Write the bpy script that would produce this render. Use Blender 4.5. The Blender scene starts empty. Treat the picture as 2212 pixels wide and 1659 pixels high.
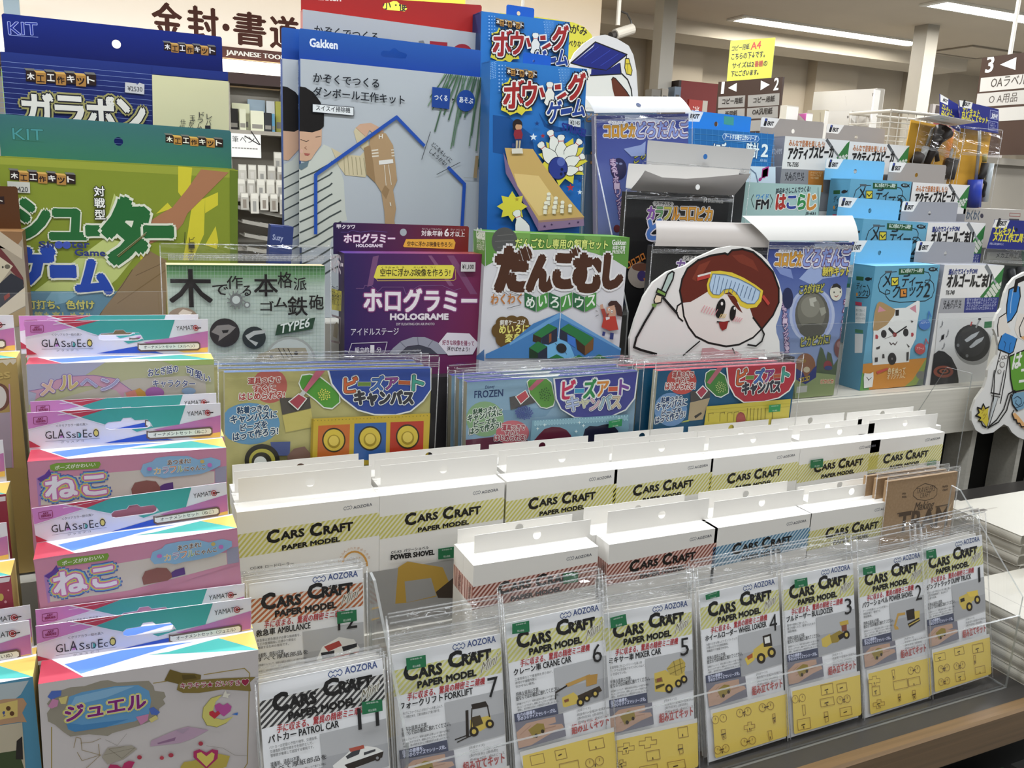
import bpy, math, random
from mathutils import Vector, Matrix, noise
from mathutils.geometry import tessellate_polygon

# ------------------------------------------------------------------ camera
S = bpy.context.scene
COL = S.collection
IMG_W, IMG_H, FOC = 2212.0, 1659.0, 1850.0
CAM_POS = Vector((0, 0, 1.45))
FW = Vector((0.40727323, 0.8841167, -0.22905496))
RT = Vector((0.91150833, -0.40920994, 0.04122851))
DN = Vector((-0.05728075, -0.22557677, -0.97253999))
cd = bpy.data.cameras.new('camera'); cam = bpy.data.objects.new('camera', cd); COL.objects.link(cam)
cd.sensor_fit = 'HORIZONTAL'; cd.sensor_width = 36.0; cd.lens = FOC / IMG_W * 36.0
cd.clip_start = 0.02; cd.clip_end = 60
cam.matrix_world = Matrix(((RT.x, -DN.x, -FW.x, CAM_POS.x), (RT.y, -DN.y, -FW.y, CAM_POS.y), (RT.z, -DN.z, -FW.z, CAM_POS.z), (0, 0, 0, 1)))
S.camera = cam
# ------------------------------------------------------------------ world, exposure
wd = bpy.data.worlds.new('store_air'); S.world = wd; wd.use_nodes = True
wd.node_tree.nodes['Background'].inputs[0].default_value = (0.96, 0.98, 1.0, 1)
wd.node_tree.nodes['Background'].inputs[1].default_value = 0.10
S.view_settings.view_transform = 'Standard'; S.view_settings.look = 'None'
S.view_settings.exposure = 0.0; S.view_settings.gamma = 1.0; S.view_settings.use_curve_mapping = False
S.cycles.use_denoising = True
S.cycles.max_bounces = 7; S.cycles.diffuse_bounces = 3; S.cycles.glossy_bounces = 3
S.cycles.transparent_max_bounces = 40; S.cycles.caustics_reflective = False; S.cycles.caustics_refractive = False
S.cycles.sample_clamp_indirect = 4.0
LAMP_POWER = 40.0      # radiance of the fluorescent ceiling strips

# ------------------------------------------------------------------ helpers: colour and materials
def lin(h):
    h = h.lstrip('#'); o = []
    if len(h) == 3: h = ''.join(c * 2 for c in h)
    for i in (0, 2, 4):
        c = int(h[i:i + 2], 16) / 255.0
        o.append(c / 12.92 if c <= 0.04045 else ((c + 0.055) / 1.055) ** 2.4)
    return o
MATS = {}
GAIN = 1.32
def new_mat(n):
    m = bpy.data.materials.new(n); m.use_nodes = True
    return m, m.node_tree, m.node_tree.nodes['Principled BSDF']
def ink(h, rough=0.42, gain=GAIN):
    k = ('ink', h, rough, gain)
    if k not in MATS:
        m, t, b = new_mat('ink_' + h.strip('#'))
        c = [min(0.9, x * gain) for x in lin(h)]
        b.inputs['Base Color'].default_value = (*c, 1); b.inputs['Roughness'].default_value = rough
        b.inputs['Specular IOR Level'].default_value = 0.35
        MATS[k] = m
    return MATS[k]
def paint(n, h, rough=0.6, var=0.06, scale=6.0, bump=0.0, stretch=(1, 1, 1), metal=0.0, h2=None):
    """a plain surface with a little procedural variation"""
    k = ('paint', n)
    if k in MATS: return MATS[k]
    m, t, b = new_mat(n); N, L = t.nodes, t.links
    tc = N.new('ShaderNodeTexCoord'); mp = N.new('ShaderNodeMapping'); mp.inputs['Scale'].default_value = stretch
    L.new(tc.outputs['Object'], mp.inputs['Vector'])
    nz = N.new('ShaderNodeTexNoise'); nz.inputs['Scale'].default_value = scale; nz.inputs['Detail'].default_value = 5
    L.new(mp.outputs['Vector'], nz.inputs['Vector'])
    rp = N.new('ShaderNodeValToRGB'); c = lin(h); c2 = lin(h2) if h2 else [x * (1 - var * 2) for x in c]
    rp.color_ramp.elements[0].position = 0.3; rp.color_ramp.elements[1].position = 0.7
    rp.color_ramp.elements[0].color = (*c2, 1); rp.color_ramp.elements[1].color = (*c, 1)
    L.new(nz.outputs['Fac'], rp.inputs['Fac']); L.new(rp.outputs['Color'], b.inputs['Base Color'])
    b.inputs['Roughness'].default_value = rough; b.inputs['Metallic'].default_value = metal
    if bump:
        bp = N.new('ShaderNodeBump'); bp.inputs['Strength'].default_value = bump; bp.inputs['Distance'].default_value = 0.002
        L.new(nz.outputs['Fac'], bp.inputs['Height']); L.new(bp.outputs['Normal'], b.inputs['Normal'])
    MATS[k] = m; return m
def ramp_mat(n, stops, axis, lo, hi, noise_amt=0.0, rough=0.35):
    """colour blend along a local axis (0 x, 2 z) of the thing"""
    k = ('ramp', n)
    if k in MATS: return MATS[k]
    m, t, b = new_mat(n); N, L = t.nodes, t.links
    tc = N.new('ShaderNodeTexCoord'); sx = N.new('ShaderNodeSeparateXYZ'); L.new(tc.outputs['Object'], sx.inputs[0])
    mr = N.new('ShaderNodeMapRange'); mr.inputs['From Min'].default_value = lo; mr.inputs['From Max'].default_value = hi
    L.new(sx.outputs[axis], mr.inputs['Value']); src = mr.outputs[0]
    if noise_amt:
        nz = N.new('ShaderNodeTexNoise'); nz.inputs['Scale'].default_value = 14; nz.inputs['Detail'].default_value = 4
        L.new(tc.outputs['Object'], nz.inputs['Vector'])
        ma = N.new('ShaderNodeMath'); ma.operation = 'MULTIPLY_ADD'; ma.inputs[1].default_value = noise_amt; 
        L.new(nz.outputs['Fac'], ma.inputs[0]); L.new(src, ma.inputs[2])
        sb = N.new('ShaderNodeMath'); sb.operation = 'SUBTRACT'; sb.inputs[1].default_value = noise_amt * 0.5
        L.new(ma.outputs[0], sb.inputs[0]); src = sb.outputs[0]
    rp = N.new('ShaderNodeValToRGB'); cr = rp.color_ramp
    while len(cr.elements) < len(stops): cr.elements.new(0.5)
    for e, (p, h) in zip(cr.elements, stops):
        e.position = p; e.color = (*[min(0.9, x * GAIN) for x in lin(h)], 1)
    L.new(src, rp.inputs['Fac']); L.new(rp.outputs['Color'], b.inputs['Base Color'])
    b.inputs['Roughness'].default_value = rough; b.inputs['Specular IOR Level'].default_value = 0.35
    MATS[k] = m; return m
def speckle(n, stops, scale, rough=0.45, detail=3):
    k = ('speckle', n)
    if k in MATS: return MATS[k]
    m, t, b = new_mat(n); N, L = t.nodes, t.links
    tc = N.new('ShaderNodeTexCoord'); nz = N.new('ShaderNodeTexNoise'); nz.inputs['Scale'].default_value = scale; nz.inputs['Detail'].default_value = detail
    L.new(tc.outputs['Object'], nz.inputs['Vector'])
    rp = N.new('ShaderNodeValToRGB'); cr = rp.color_ramp
    while len(cr.elements) < len(stops): cr.elements.new(0.5)
    for e, (p, h) in zip(cr.elements, stops):
        e.position = p; e.color = (*[min(0.9, x * GAIN) for x in lin(h)], 1)
    L.new(nz.outputs['Fac'], rp.inputs['Fac']); L.new(rp.outputs['Color'], b.inputs['Base Color'])
    b.inputs['Roughness'].default_value = rough
    MATS[k] = m; return m
def clear(n, base=0.03, k=0.9, rough=0.06, bump=0.0, scale=60.0, tint=(1, 1, 1), haze=0.0):
    """thin clear plastic: see-through with a fresnel reflection, crinkled by a bump"""
    key = ('clear', n)
    if key in MATS: return MATS[key]
    m = bpy.data.materials.new(n); m.use_nodes = True; t = m.node_tree; N, L = t.nodes, t.links
    N.clear(); out = N.new('ShaderNodeOutputMaterial'); tr = N.new('ShaderNodeBsdfTransparent'); gl = N.new('ShaderNodeBsdfGlossy')
    tr.inputs[0].default_value = (*tint, 1); gl.inputs['Roughness'].default_value = rough
    fr = N.new('ShaderNodeLayerWeight'); pw = N.new('ShaderNodeMath'); pw.operation = 'POWER'; pw.inputs[1].default_value = 4.0
    L.new(fr.outputs['Facing'], pw.inputs[0])
    ma = N.new('ShaderNodeMath'); ma.operation = 'MULTIPLY_ADD'; ma.inputs[1].default_value = k; ma.inputs[2].default_value = base
    L.new(pw.outputs[0], ma.inputs[0]); mx = N.new('ShaderNodeMixShader')
    L.new(ma.outputs[0], mx.inputs[0]); L.new(tr.outputs[0], mx.inputs[1]); L.new(gl.outputs[0], mx.inputs[2])
    if bump:
        tc = N.new('ShaderNodeTexCoord'); nz = N.new('ShaderNodeTexNoise'); nz.inputs['Scale'].default_value = scale; nz.inputs['Detail'].default_value = 3
        nz.inputs['Distortion'].default_value = 1.2
        L.new(tc.outputs['Object'], nz.inputs['Vector']); bp = N.new('ShaderNodeBump'); bp.inputs['Strength'].default_value = bump
        bp.inputs['Distance'].default_value = 0.004; L.new(nz.outputs['Fac'], bp.inputs['Height'])
        L.new(bp.outputs[0], gl.inputs['Normal']); L.new(bp.outputs[0], fr.inputs['Normal'])
    last = mx
    if haze:
        df = N.new('ShaderNodeBsdfDiffuse'); df.inputs[0].default_value = (0.9, 0.9, 0.88, 1); m2 = N.new('ShaderNodeMixShader'); m2.inputs[0].default_value = haze
        L.new(mx.outputs[0], m2.inputs[1]); L.new(df.outputs[0], m2.inputs[2]); last = m2
    L.new(last.outputs[0], out.inputs[0]); MATS[key] = m; return m
def emit(n, h, power):
    k = ('emit', n)
    if k not in MATS:
        m, t, b = new_mat(n); b.inputs['Base Color'].default_value = (0.8, 0.8, 0.8, 1)
        b.inputs['Emission Color'].default_value = (*lin(h), 1); b.inputs['Emission Strength'].default_value = power
        MATS[k] = m
    return MATS[k]
M_FILM = clear('clear_bag_film', 0.028, 0.35, 0.06, 0.10, 45)
M_CRINKLE = clear('crinkled_bag_film', 0.09, 0.9, 0.05, 0.22, 30)
M_SEAL = clear('bag_seal_ridge', 0.10, 1.0, 0.2, 0.4, 120, haze=0.18)
M_ACRYL = clear('clear_acrylic', 0.025, 0.4, 0.03)
M_ACEDGE = clear('acrylic_cut_edge', 0.10, 0.8, 0.25, tint=(0.62, 0.66, 0.64), haze=0.22)

# ------------------------------------------------------------------ helpers: meshes
class MB:
    def __init__(s): s.v = []; s.f = []; s.m = []; s.mats = []
    def mi(s, mat):
        if mat not in s.mats: s.mats.append(mat)
        return s.mats.index(mat)
    def add(s, vs, fs, mat):
        o = len(s.v); i = s.mi(mat); s.v.extend(tuple(v) for v in vs)
        for f in fs: s.f.append([o + k for k in f]); s.m.append(i)
    def box(s, x0, x1, y0, y1, z0, z1, mat):
        vs = [(x, y, z) for z in (z0, z1) for y in (y0, y1) for x in (x0, x1)]
        fs = [(0, 1, 5, 4), (2, 6, 7, 3), (0, 4, 6, 2), (1, 3, 7, 5), (4, 5, 7, 6), (0, 2, 3, 1)]
        if isinstance(mat, (list, tuple)):
            for f, mm in zip(fs, mat): s.add([vs[k] for k in f], [(0, 1, 2, 3)], mm)
        else: s.add(vs, fs, mat)
    def prism(s, outline, d0, d1, fn, mat, side=None, holes=()):
        """extrude a 2D outline (with holes) between depths d0 and d1; fn(a, b, d) gives the 3D point"""
        loops = [outline] + list(holes)
        tri = tessellate_polygon([[Vector((a, b, 0)) for a, b in l] for l in loops])
        flat = [p for l in loops for p in l]
        s.add([fn(a, b, d0) for a, b in flat], [tuple(t) for t in tri], mat)
        s.add([fn(a, b, d1) for a, b in flat], [tuple(reversed(t)) for t in tri], side or mat)
        for l in loops:
            n = len(l)
            s.add([fn(a, b, d) for d in (d0, d1) for a, b in l], [(i, (i + 1) % n, n + (i + 1) % n, n + i) for i in range(n)], side or mat)
    def tube(s, pts, r, mat, n=8):
        pts = [Vector(p) for p in pts]; vs = []; fs = []
        for i, p in enumerate(pts):
            d = (pts[min(i + 1, len(pts) - 1)] - pts[max(i - 1, 0)]).normalized()
            a = d.orthogonal().normalized(); 
            if i and abs(d.dot(pa)) < 0.98: a = (pa - d * pa.dot(d)).normalized()
            pa = a; b = d.cross(a); rr = r[i] if isinstance(r, (list, tuple)) else r
            vs += [p + (a * math.cos(2 * math.pi * k / n) + b * math.sin(2 * math.pi * k / n)) * rr for k in range(n)]
        for i in range(len(pts) - 1):
            fs += [(i * n + k, i * n + (k + 1) % n, (i + 1) * n + (k + 1) % n, (i + 1) * n + k) for k in range(n)]
        fs += [tuple(range(n - 1, -1, -1)), tuple(range((len(pts) - 1) * n, len(pts) * n))]
        s.add(vs, fs, mat)
    def build(s, name, parent=None, smooth=False):
        me = bpy.data.meshes.new(name); me.from_pydata(s.v, [], s.f)
        for m in s.mats: me.materials.append(m)
        me.polygons.foreach_set('material_index', s.m)
        if smooth: me.polygons.foreach_set('use_smooth', [True] * len(s.m))
        me.update(); o = bpy.data.objects.new(name, me); COL.objects.link(o)
        if parent is not None: o.parent = parent
        return o
def tag(o, label=None, cat=None, group=None, kind=None):
    if label: o['label'] = label
    if cat: o['category'] = cat
    if group: o['group'] = group
    if kind: o['kind'] = kind
    return o
def empty(name, label, cat, mat4=None, group=None):
    o = bpy.data.objects.new(name, None); COL.objects.link(o); o.empty_display_size = 0.03
    if mat4 is not None: o.matrix_world = mat4
    return tag(o, label, cat, group)
def copy_thing(root, mat4, label, group=None):
    r = root.copy(); COL.objects.link(r); r.matrix_world = mat4; tag(r, label, None, group)
    for ch in list(root.children):
        c = ch.copy(); COL.objects.link(c); c.parent = r
        for g in list(ch.children):
            d = g.copy(); COL.objects.link(d); d.parent = c
    return r

# ------------------------------------------------------------------ helpers: sight lines of the photograph
ZX = {'0': 0, '1': 550, '2': 1100, '3': 1652}; ZY = {'0': 0, '1': 400, '2': 800, '3': 1239}; ZK = 560 / 2212.0
ZN = {'R': (1350, 740, 390 / 2212), 'F': (960, 740, 440 / 2212), 'K': (1240, 180, 460 / 2212), 'B': (1020, 0, 280 / 1787), 'S': (1900, 180, 312 / 1725)}
def zpx(z, x, y):
    if z == 'f': return x, y
    if z in ZN: o = ZN[z]; return o[0] + x * o[2], o[1] + y * o[2]
    return ZX[z[0]] + x * ZK, ZY[z[1]] + y * ZK
def ray(px, py): return FW * FOC + RT * (px - IMG_W / 2) + DN * (py - IMG_H / 2)
def at(px, py, Y=None, Z=None):
    d = ray(px, py); k = Y / d.y if Y is not None else (Z - CAM_POS.z) / d.z
    return CAM_POS + d * k
def nums(s): 
    a = [float(q) for q in s.split()] if isinstance(s, str) else list(s)
    return [(a[i], a[i + 1]) for i in range(0, len(a), 2)]

class Frame:
    """local axes of an upright pack: x across, y to the back, z up; origin at the top left front corner"""
    def __init__(s, TL, TR, Y, lean=0.0, yaw=0.0, W=None):
        th, ps = math.radians(lean), math.radians(yaw)
        R = Matrix.Rotation(-ps, 3, 'Z')
        n = R @ Vector((0, -math.cos(th), math.sin(th)))          # towards the viewer
        s.O = at(*TL, Y=Y) if Y is not None else None
        s.n = n
        B = s.hit(TR, 0.0, raw=True); u = (B - s.O); s.W = u.length if W is None else W; u.normalize()
        s.u = u; s.b = -n; s.w = u.cross(s.b).normalized()
        if s.w.z < 0: s.w = -s.w
    def hit(s, p, off=0.0, raw=False):
        d = ray(*p); o = s.O - s.n * off
        return CAM_POS + d * ((o - CAM_POS).dot(s.n) / d.dot(s.n))
    def xz(s, p, off=0.0):
        q = s.hit(p, off) - s.O; return q.dot(s.u), q.dot(s.w)
    def top(s, p, z=0.0):
        d = ray(*p); o = s.O + s.w * z; q = CAM_POS + d * ((o - CAM_POS).dot(s.w) / d.dot(s.w)) - s.O
        return q.dot(s.u), q.dot(s.b)
    def side(s, p, x=0.0):
        d = ray(*p); o = s.O + s.u * x; q = CAM_POS + d * ((o - CAM_POS).dot(s.u) / d.dot(s.u)) - s.O
        return q.dot(s.b), q.dot(s.w)
    def mat(s, H=0.0):
        """matrix of the thing's own axes, origin at the bottom left front corner"""
        o = s.O - s.w * H
        return Matrix(((s.u.x, s.b.x, s.w.x, o.x), (s.u.y, s.b.y, s.w.y, o.y), (s.u.z, s.b.z, s.w.z, o.z), (0, 0, 0, 1)))

# ------------------------------------------------------------------ helpers: printing
GL = {}
def glyphs(s, shear=0.0):
    k = (s, shear)
    if k not in GL:
        c = bpy.data.curves.new('t', 'FONT'); c.body = s; c.resolution_u = 2; c.shear = shear; c.fill_mode = 'FRONT'
        o = bpy.data.objects.new('t', c); COL.objects.link(o)
        dg = bpy.context.evaluated_depsgraph_get(); dg.update()
        me = bpy.data.meshes.new_from_object(o.evaluated_get(dg), depsgraph=dg)
        vs = [(v.co.x, v.co.y) for v in me.vertices]; fs = [tuple(p.vertices) for p in me.polygons]
        if vs:
            x0 = min(v[0] for v in vs); x1 = max(v[0] for v in vs); y0 = min(v[1] for v in vs); y1 = max(v[1] for v in vs)
            vs = [((x - x0) / max(1e-6, x1 - x0), (y - y0) / max(1e-6, y1 - y0)) for x, y in vs]
        bpy.data.objects.remove(o); bpy.data.curves.remove(c); bpy.data.meshes.remove(me)
        GL[k] = (vs, fs)
    return GL[k]
def circ(n=24): return [(math.cos(2 * math.pi * i / n), math.sin(2 * math.pi * i / n)) for i in range(n)]
EPS = 0.00003
class Printer:
    """puts flat inks on one face of a pack: fmap maps photo sight lines to the face, place gives local points"""
    def __init__(s, mb, fmap, place, rough=0.42):
        s.mb, s.fmap, s.place, s.rough, s.lay, s.z = mb, fmap, place, rough, 1, 'f'
    def pt(s, x, y): return s.fmap(zpx(s.z, x, y)) if s.z != 'l' else (x, y)
    def mat(s, c): return c if not isinstance(c, str) else ink(c, s.rough)
    def put(s, pts, fs, col, sub=0):
        d = s.lay * EPS + sub * 3e-6
        s.mb.add([s.place(a, b, d) for a, b in pts], fs, s.mat(col))
    def poly(s, pts, col):
        tri = tessellate_polygon([[Vector((a, b, 0)) for a, b in pts]])
        s.put(pts, [tuple(t) for t in tri], col)
    def line(s, pts, w, col):
        for i, ((a, b), (c, d)) in enumerate(zip(pts[:-1], pts[1:])):
            dx, dy = c - a, d - b; l = math.hypot(dx, dy) or 1e-9; nx, ny = -dy / l * w / 2, dx / l * w / 2; ex, ey = dx / l * w * .3, dy / l * w * .3
            s.put([(a + nx - ex, b + ny - ey), (a - nx - ex, b - ny - ey), (c - nx + ex, d - ny + ey), (c + nx + ex, d + ny + ey)], [(0, 1, 2, 3)], col, i % 8)
    def unit(s, x, y):
        a = s.pt(x, y); b = s.pt(x + 4, y); return math.hypot(b[0] - a[0], b[1] - a[1]) / 4
    def text(s, col, st, x0, y0, x1, y1, h, b=0.0, o=(), it=0.0, up=None):
        vs, fs = glyphs(st, it)
        if not vs: return
        A = s.pt(x0, y0); B = s.pt(x1, y1); hh = s.unit((x0 + x1) / 2, (y0 + y1) / 2) * h
        ux, uy = B[0] - A[0], B[1] - A[1]; L = math.hypot(ux, uy)
        vx, vy = (0, hh) if up is None else up
        if up is None and abs(uy) > 0.5 * abs(ux): vx, vy = -uy / L * hh, ux / L * hh
        base = [(A[0] + ux * p + vx * q, A[1] + uy * p + vy * q) for p, q in vs]
        for oc, ow in o:
            r = ow * hh
            for k in range(10):
                dx, dy = r * math.cos(k * .6283), r * math.sin(k * .6283)
                s.put([(a + dx, c + dy) for a, c in base], fs, oc, k)
            s.lay += 1
        if b:
            r = b * hh
            n = 4 if b < .06 else 8
            s.put(base, fs, col, n)
            for k in range(n):
                dx, dy = r * math.cos((k + .5) * 6.2832 / n), r * math.sin((k + .5) * 6.2832 / n)
                s.put([(a + dx, c + dy) for a, c in base], fs, col, k)
        else: s.put(base, fs, col)
    def run(s, ops):
        for op in ops:
            k = op[0]
            if k == 'Z': s.z = op[1]; continue
            col = op[1]
            if k == 'P': s.poly([s.pt(x, y) for x, y in nums(op[2])], col)
            elif k == 'E':
                cx, cy, rx, ry = op[2:6]; rot = math.radians(op[6]) if len(op) > 6 else 0
                s.poly([s.pt(cx + rx * c * math.cos(rot) - ry * q * math.sin(rot), cy + rx * c * math.sin(rot) + ry * q * math.cos(rot)) for c, q in circ()], col)
            elif k == 'L':
                p = nums(op[3]); s.line([s.pt(x, y) for x, y in p], s.unit(*p[0]) * op[2], col)
            elif k == 'T': s.text(col, *op[2:8], **(op[8] if len(op) > 8 else {}))
            elif k == 'V':
                st, x0, y0, x1, y1, sz = op[2:8]; kw = op[8] if len(op) > 8 else {}; n = len(st)
                for i, ch in enumerate(st):
                    f = (i + 0.5) / n; cx, cy = x0 + (x1 - x0) * f, y0 + (y1 - y0) * f
                    s.text(col, ch, cx - sz / 2, cy + sz / 2, cx + sz / 2, cy + sz / 2, sz, **kw)
                    s.lay -= len(kw.get('o', ()))
                s.lay += len(kw.get('o', ()))
            elif k == 'S':       # slanted stripes filling a four-cornered band
                q = [s.pt(x, y) for x, y in nums(op[2])]; n, duty, sl = op[3:6]
                def bl(u, v): 
                    u = min(1, max(0, u)); return tuple((q[0][i] * (1 - u) + q[1][i] * u) * (1 - v) + (q[3][i] * (1 - u) + q[2][i] * u) * v for i in (0, 1))
                for i in range(-int(n * sl) - 1, n + 1):
                    u0 = i / n; u1 = u0 + duty / n          # stripe leans to the right going up
                    pg = []
                    for v in (1.0, 0.75, 0.5, 0.25, 0.0): pg.append((u0 + sl * (1 - v), v))
                    for v in (0.0, 0.25, 0.5, 0.75, 1.0): pg.append((u1 + sl * (1 - v), v))
                    if max(a for a, _ in pg) <= 0 or min(a for a, _ in pg) >= 1: continue
                    pg = clip01(pg)
                    if len(pg) > 2: s.poly([bl(a, c) for a, c in pg], col)
            elif k == 'R':       # rows of small print too fine to read: text lines given as strings in a column
                rows, x0, y0, x1, y1, dx, dy, h = op[2:10]; kw = op[10] if len(op) > 10 else {}
                for i, r in enumerate(rows):
                    fr = len(r) / max(len(q) for q in rows)
                    s.text(col, r, x0 + dx * i, y0 + dy * i, x0 + dx * i + (x1 - x0) * fr, y0 + dy * i + (y1 - y0) * fr, h, **kw)
            s.lay += 1
def clip01(pg):
    for side in (0, 1):
        out = []
        for i in range(len(pg)):
            a, b = pg[i - 1], pg[i]
            ia = a[0] >= 0 if side == 0 else a[0] <= 1; ib = b[0] >= 0 if side == 0 else b[0] <= 1
            if ia != ib:
                t = (side - a[0]) / (b[0] - a[0]); out.append((float(side), a[1] + (b[1] - a[1]) * t))
            if ib: out.append(b)
        pg = out
        if not pg: break
    return pg

# ------------------------------------------------------------------ helpers: the packs
def carton(name, label, cat, F, H, T, body, front=None, art=(), left_art=(), top_art=(), tab=None, sticker=None, group=None, W=None, rough=0.42):
    """a folding carton: body with its printing, optional hang tab and price stickers.
    body = colour (or [front, back, left, right, top, bottom] colours)"""
    root = empty(name, label, cat, F.mat(H), group)
    W = W or F.W; mb = MB(); c = body if isinstance(body, (list, tuple)) else [body] * 6
    cm = [q if not isinstance(q, str) else ink(q, rough) for q in c]
    bv = 0.0009
    mb.box(0, W, 0, T, 0, H, cm)
    # folded edges: a tuck seam on the top and narrow edge flats
    mb.box(0.003, W - 0.003, T - 0.0016, T - 0.0008, H, H + 0.0003, cm[4])
    mb.box(-0.0003, 0.0, 0.004, T - 0.002, H - 0.0015, H - 0.0008, cm[2])
    if art: 
        P = Printer(mb, lambda p: F.xz(p), lambda a, b, d: (a, -d, b + H), rough); P.run(art)
    if left_art:
        P = Printer(mb, lambda p: F.side(p), lambda a, b, d: (-d, a, b + H), rough); P.run(left_art)
    if top_art:
        P = Printer(mb, lambda p: F.top(p), lambda a, b, d: (a, b, H + d), rough); P.run(top_art)
    mb.build('carton', root)
    if tab: hang_tab(root, F, H, T, **tab)
    for st in (sticker or []): price_sticker(root, F, H, **st)
    return root
def hang_tab(root, F, H, T, px, col='#e8e6e0', back=None, art=(), hole=None, slot=None, y=None, rough=0.42):
    """px: top left and top right corners in the photograph (or local x0 x1 h)"""
    mb = MB(); y = T if y is None else y
    if len(px) == 4:
        a = F.xz(px[0:2], y); b = F.xz(px[2:4], y)
    else: a = (px[0], px[2]); b = (px[1], px[2])
    ol = [(a[0], -0.004), (b[0], -0.004), (b[0], b[1] - 0.002), (b[0] - 0.002, b[1]), (a[0] + 0.002, a[1]), (a[0], a[1] - 0.002)]
    holes = []
    if hole:
        c = F.xz(hole[:2], y) if hole[2] > 0.2 else hole[:2]
        r = F.xz((hole[0] + hole[2], hole[1]), y)[0] - c[0] if hole[2] > 0.2 else hole[2]
        holes.append([(c[0] + r * p, c[1] + r * q) for p, q in circ(20)])
    if slot: holes.append([F.xz(zpx(slot[0], x, yy), y) for x, yy in nums(slot[1])])
    pl = lambda p, q, d: (p, y + d, q + H)
    m = col if not isinstance(col, str) else ink(col, rough); bk = ink(back, rough) if back else m
    mb.prism(ol, -0.0006, 0.0, pl, m, bk, holes)
    if art:
        P = Printer(mb, lambda p: F.xz(p, y), lambda a, b, d: (a, y - 0.0006 - d, b + H), rough)
        P.run(art)
    return mb.build('hang_tab', root)
def price_sticker(root, F, H, quad, col='#24623f', z='f', ops=(), label='price sticker', name='price_sticker', y=0.0):
    mb = MB(); q = [F.xz(zpx(z, x, yy), y) for x, yy in nums(quad)]
    mb.prism(q, -0.0030, -0.0027, lambda a, b, d: (a, y + d, b + H), ink(col))
    P = Printer(mb, lambda p: F.xz(p, y), lambda a, b, d: (a, y - 0.0031 - d, b + H)); P.z = z; P.run(ops)
    if not ops:
        P.z = 'l'; w = (q[1][0] - q[0][0]); h = q[0][1] - q[3][1]
        P.text('#b9c4ba', '税込価格', q[3][0] + w * .3, q[3][1] + h * .1, q[3][0] + w * .7, q[3][1] + h * .1 + (q[2][1] - q[3][1]) * .4, 1, up=(0, h * .2))
        P.text('#b9c4ba', '本体価格+税', q[0][0] + w * .2, q[0][1] - h * .24, q[0][0] + w * .8, q[0][1] - h * .24 + (q[1][1] - q[0][1]) * .6, 1, up=(0, h * .14))
    on = next((c for c in root.children if c.name.startswith(('clear_bag', 'carton'))), root)
    o = mb.build(name, on); o['label'] = label; return o
def bag(root, H, x0, x1, z0, z1, y0, seed=0, hz=None, hole=None, depth=0.004, name='clear_bag', crinkle=0.0035, back=True):
    """clear plastic bag over a card; hz = height above which the film is empty header and crinkled"""
    rnd = random.Random(seed); mb = MB(); nx, nb, nh = 26, 12, 26; nz = nb + nh; vs = []; hz = z1 - 0.03 if hz is None else hz; hz = min(hz, z1 - .004)
    off = Vector((rnd.random() * 9, rnd.random() * 9, rnd.random() * 9))
    for j in range(nz + 1):
        for i in range(nx + 1):
            u, v = i / nx, j / nz
            x = x0 + (x1 - x0) * u; z = z0 + (hz - z0) * j / nb if j <= nb else hz + (z1 - hz) * (j - nb) / nh
            t = max(0.0, min(1.0, (z - hz) / 0.012))
            n1 = noise.noise(Vector((x * 55, z * 60, 0)) + off); n2 = noise.noise(Vector((x * 130, z * 150, 3)) + off)
            edge = min(u, 1 - u) * 6; edge = min(1, edge)
            n3 = noise.noise(Vector((x * 16, z * 105 + x * 14, 7)) + off)
            y = y0 - depth * edge * (0.6 - 0.4 * t) + 0.0008 * n1 + t * crinkle * (0.30 * n1 + 0.75 * n3 + 0.18 * n2) 
            if v == 1: z += 0.002 * n1; x += 0.001 * n2
            if u in (0, 1): x += 0.0012 * n2
            vs.append((x, y, z + H))
    f0, f1 = [], []
    for j in range(nz):
        for i in range(nx):
            a = j * (nx + 1) + i; q = (a, a + 1, a + nx + 2, a + nx + 1)
            (f1 if vs[a][2] - H > hz else f0).append(q)
    mb.add(vs, f0, M_FILM); mb.add(vs, f1, M_CRINKLE)
    # sealed flap line and heat-sealed side edges
    k = 40
    for q in range(3):
        z = hz + 0.001 + q * 0.0022
        mb.box(x0 + 0.001, x1 - 0.001, y0 - depth * 0.65, y0 - depth * 0.6, z + H, z + H + 0.0008, M_SEAL)
    for x in (x0, x1 - 0.0012): mb.box(x, x + 0.0012, y0 - 0.0004, y0 + 0.0002, z0 + H, z1 + H - 0.003, M_SEAL)
    mb.box(x0 + 0.002, x1 - 0.002, y0 - 0.0012, y0 - 0.0008, z1 + H - 0.0018, z1 + H - 0.0006, M_SEAL)
    return mb.build(name, root, smooth=True)
def plate(mb, outline, d0, d1, fn, edge=None):
    """clear acrylic sheet with visible cut edges"""
    mb.prism(outline, d0, d1, fn, M_ACRYL, M_ACRYL)
    n = len(outline)
    for i in range(n):
        (a, b), (c, d) = outline[i], outline[(i + 1) % n]
        e = 0.00005
        mb.add([fn(a, b, d0 - e), fn(c, d, d0 - e), fn(c, d, d1 + e), fn(a, b, d1 + e)], [(0, 1, 2, 3)], edge or M_ACEDGE)
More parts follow.
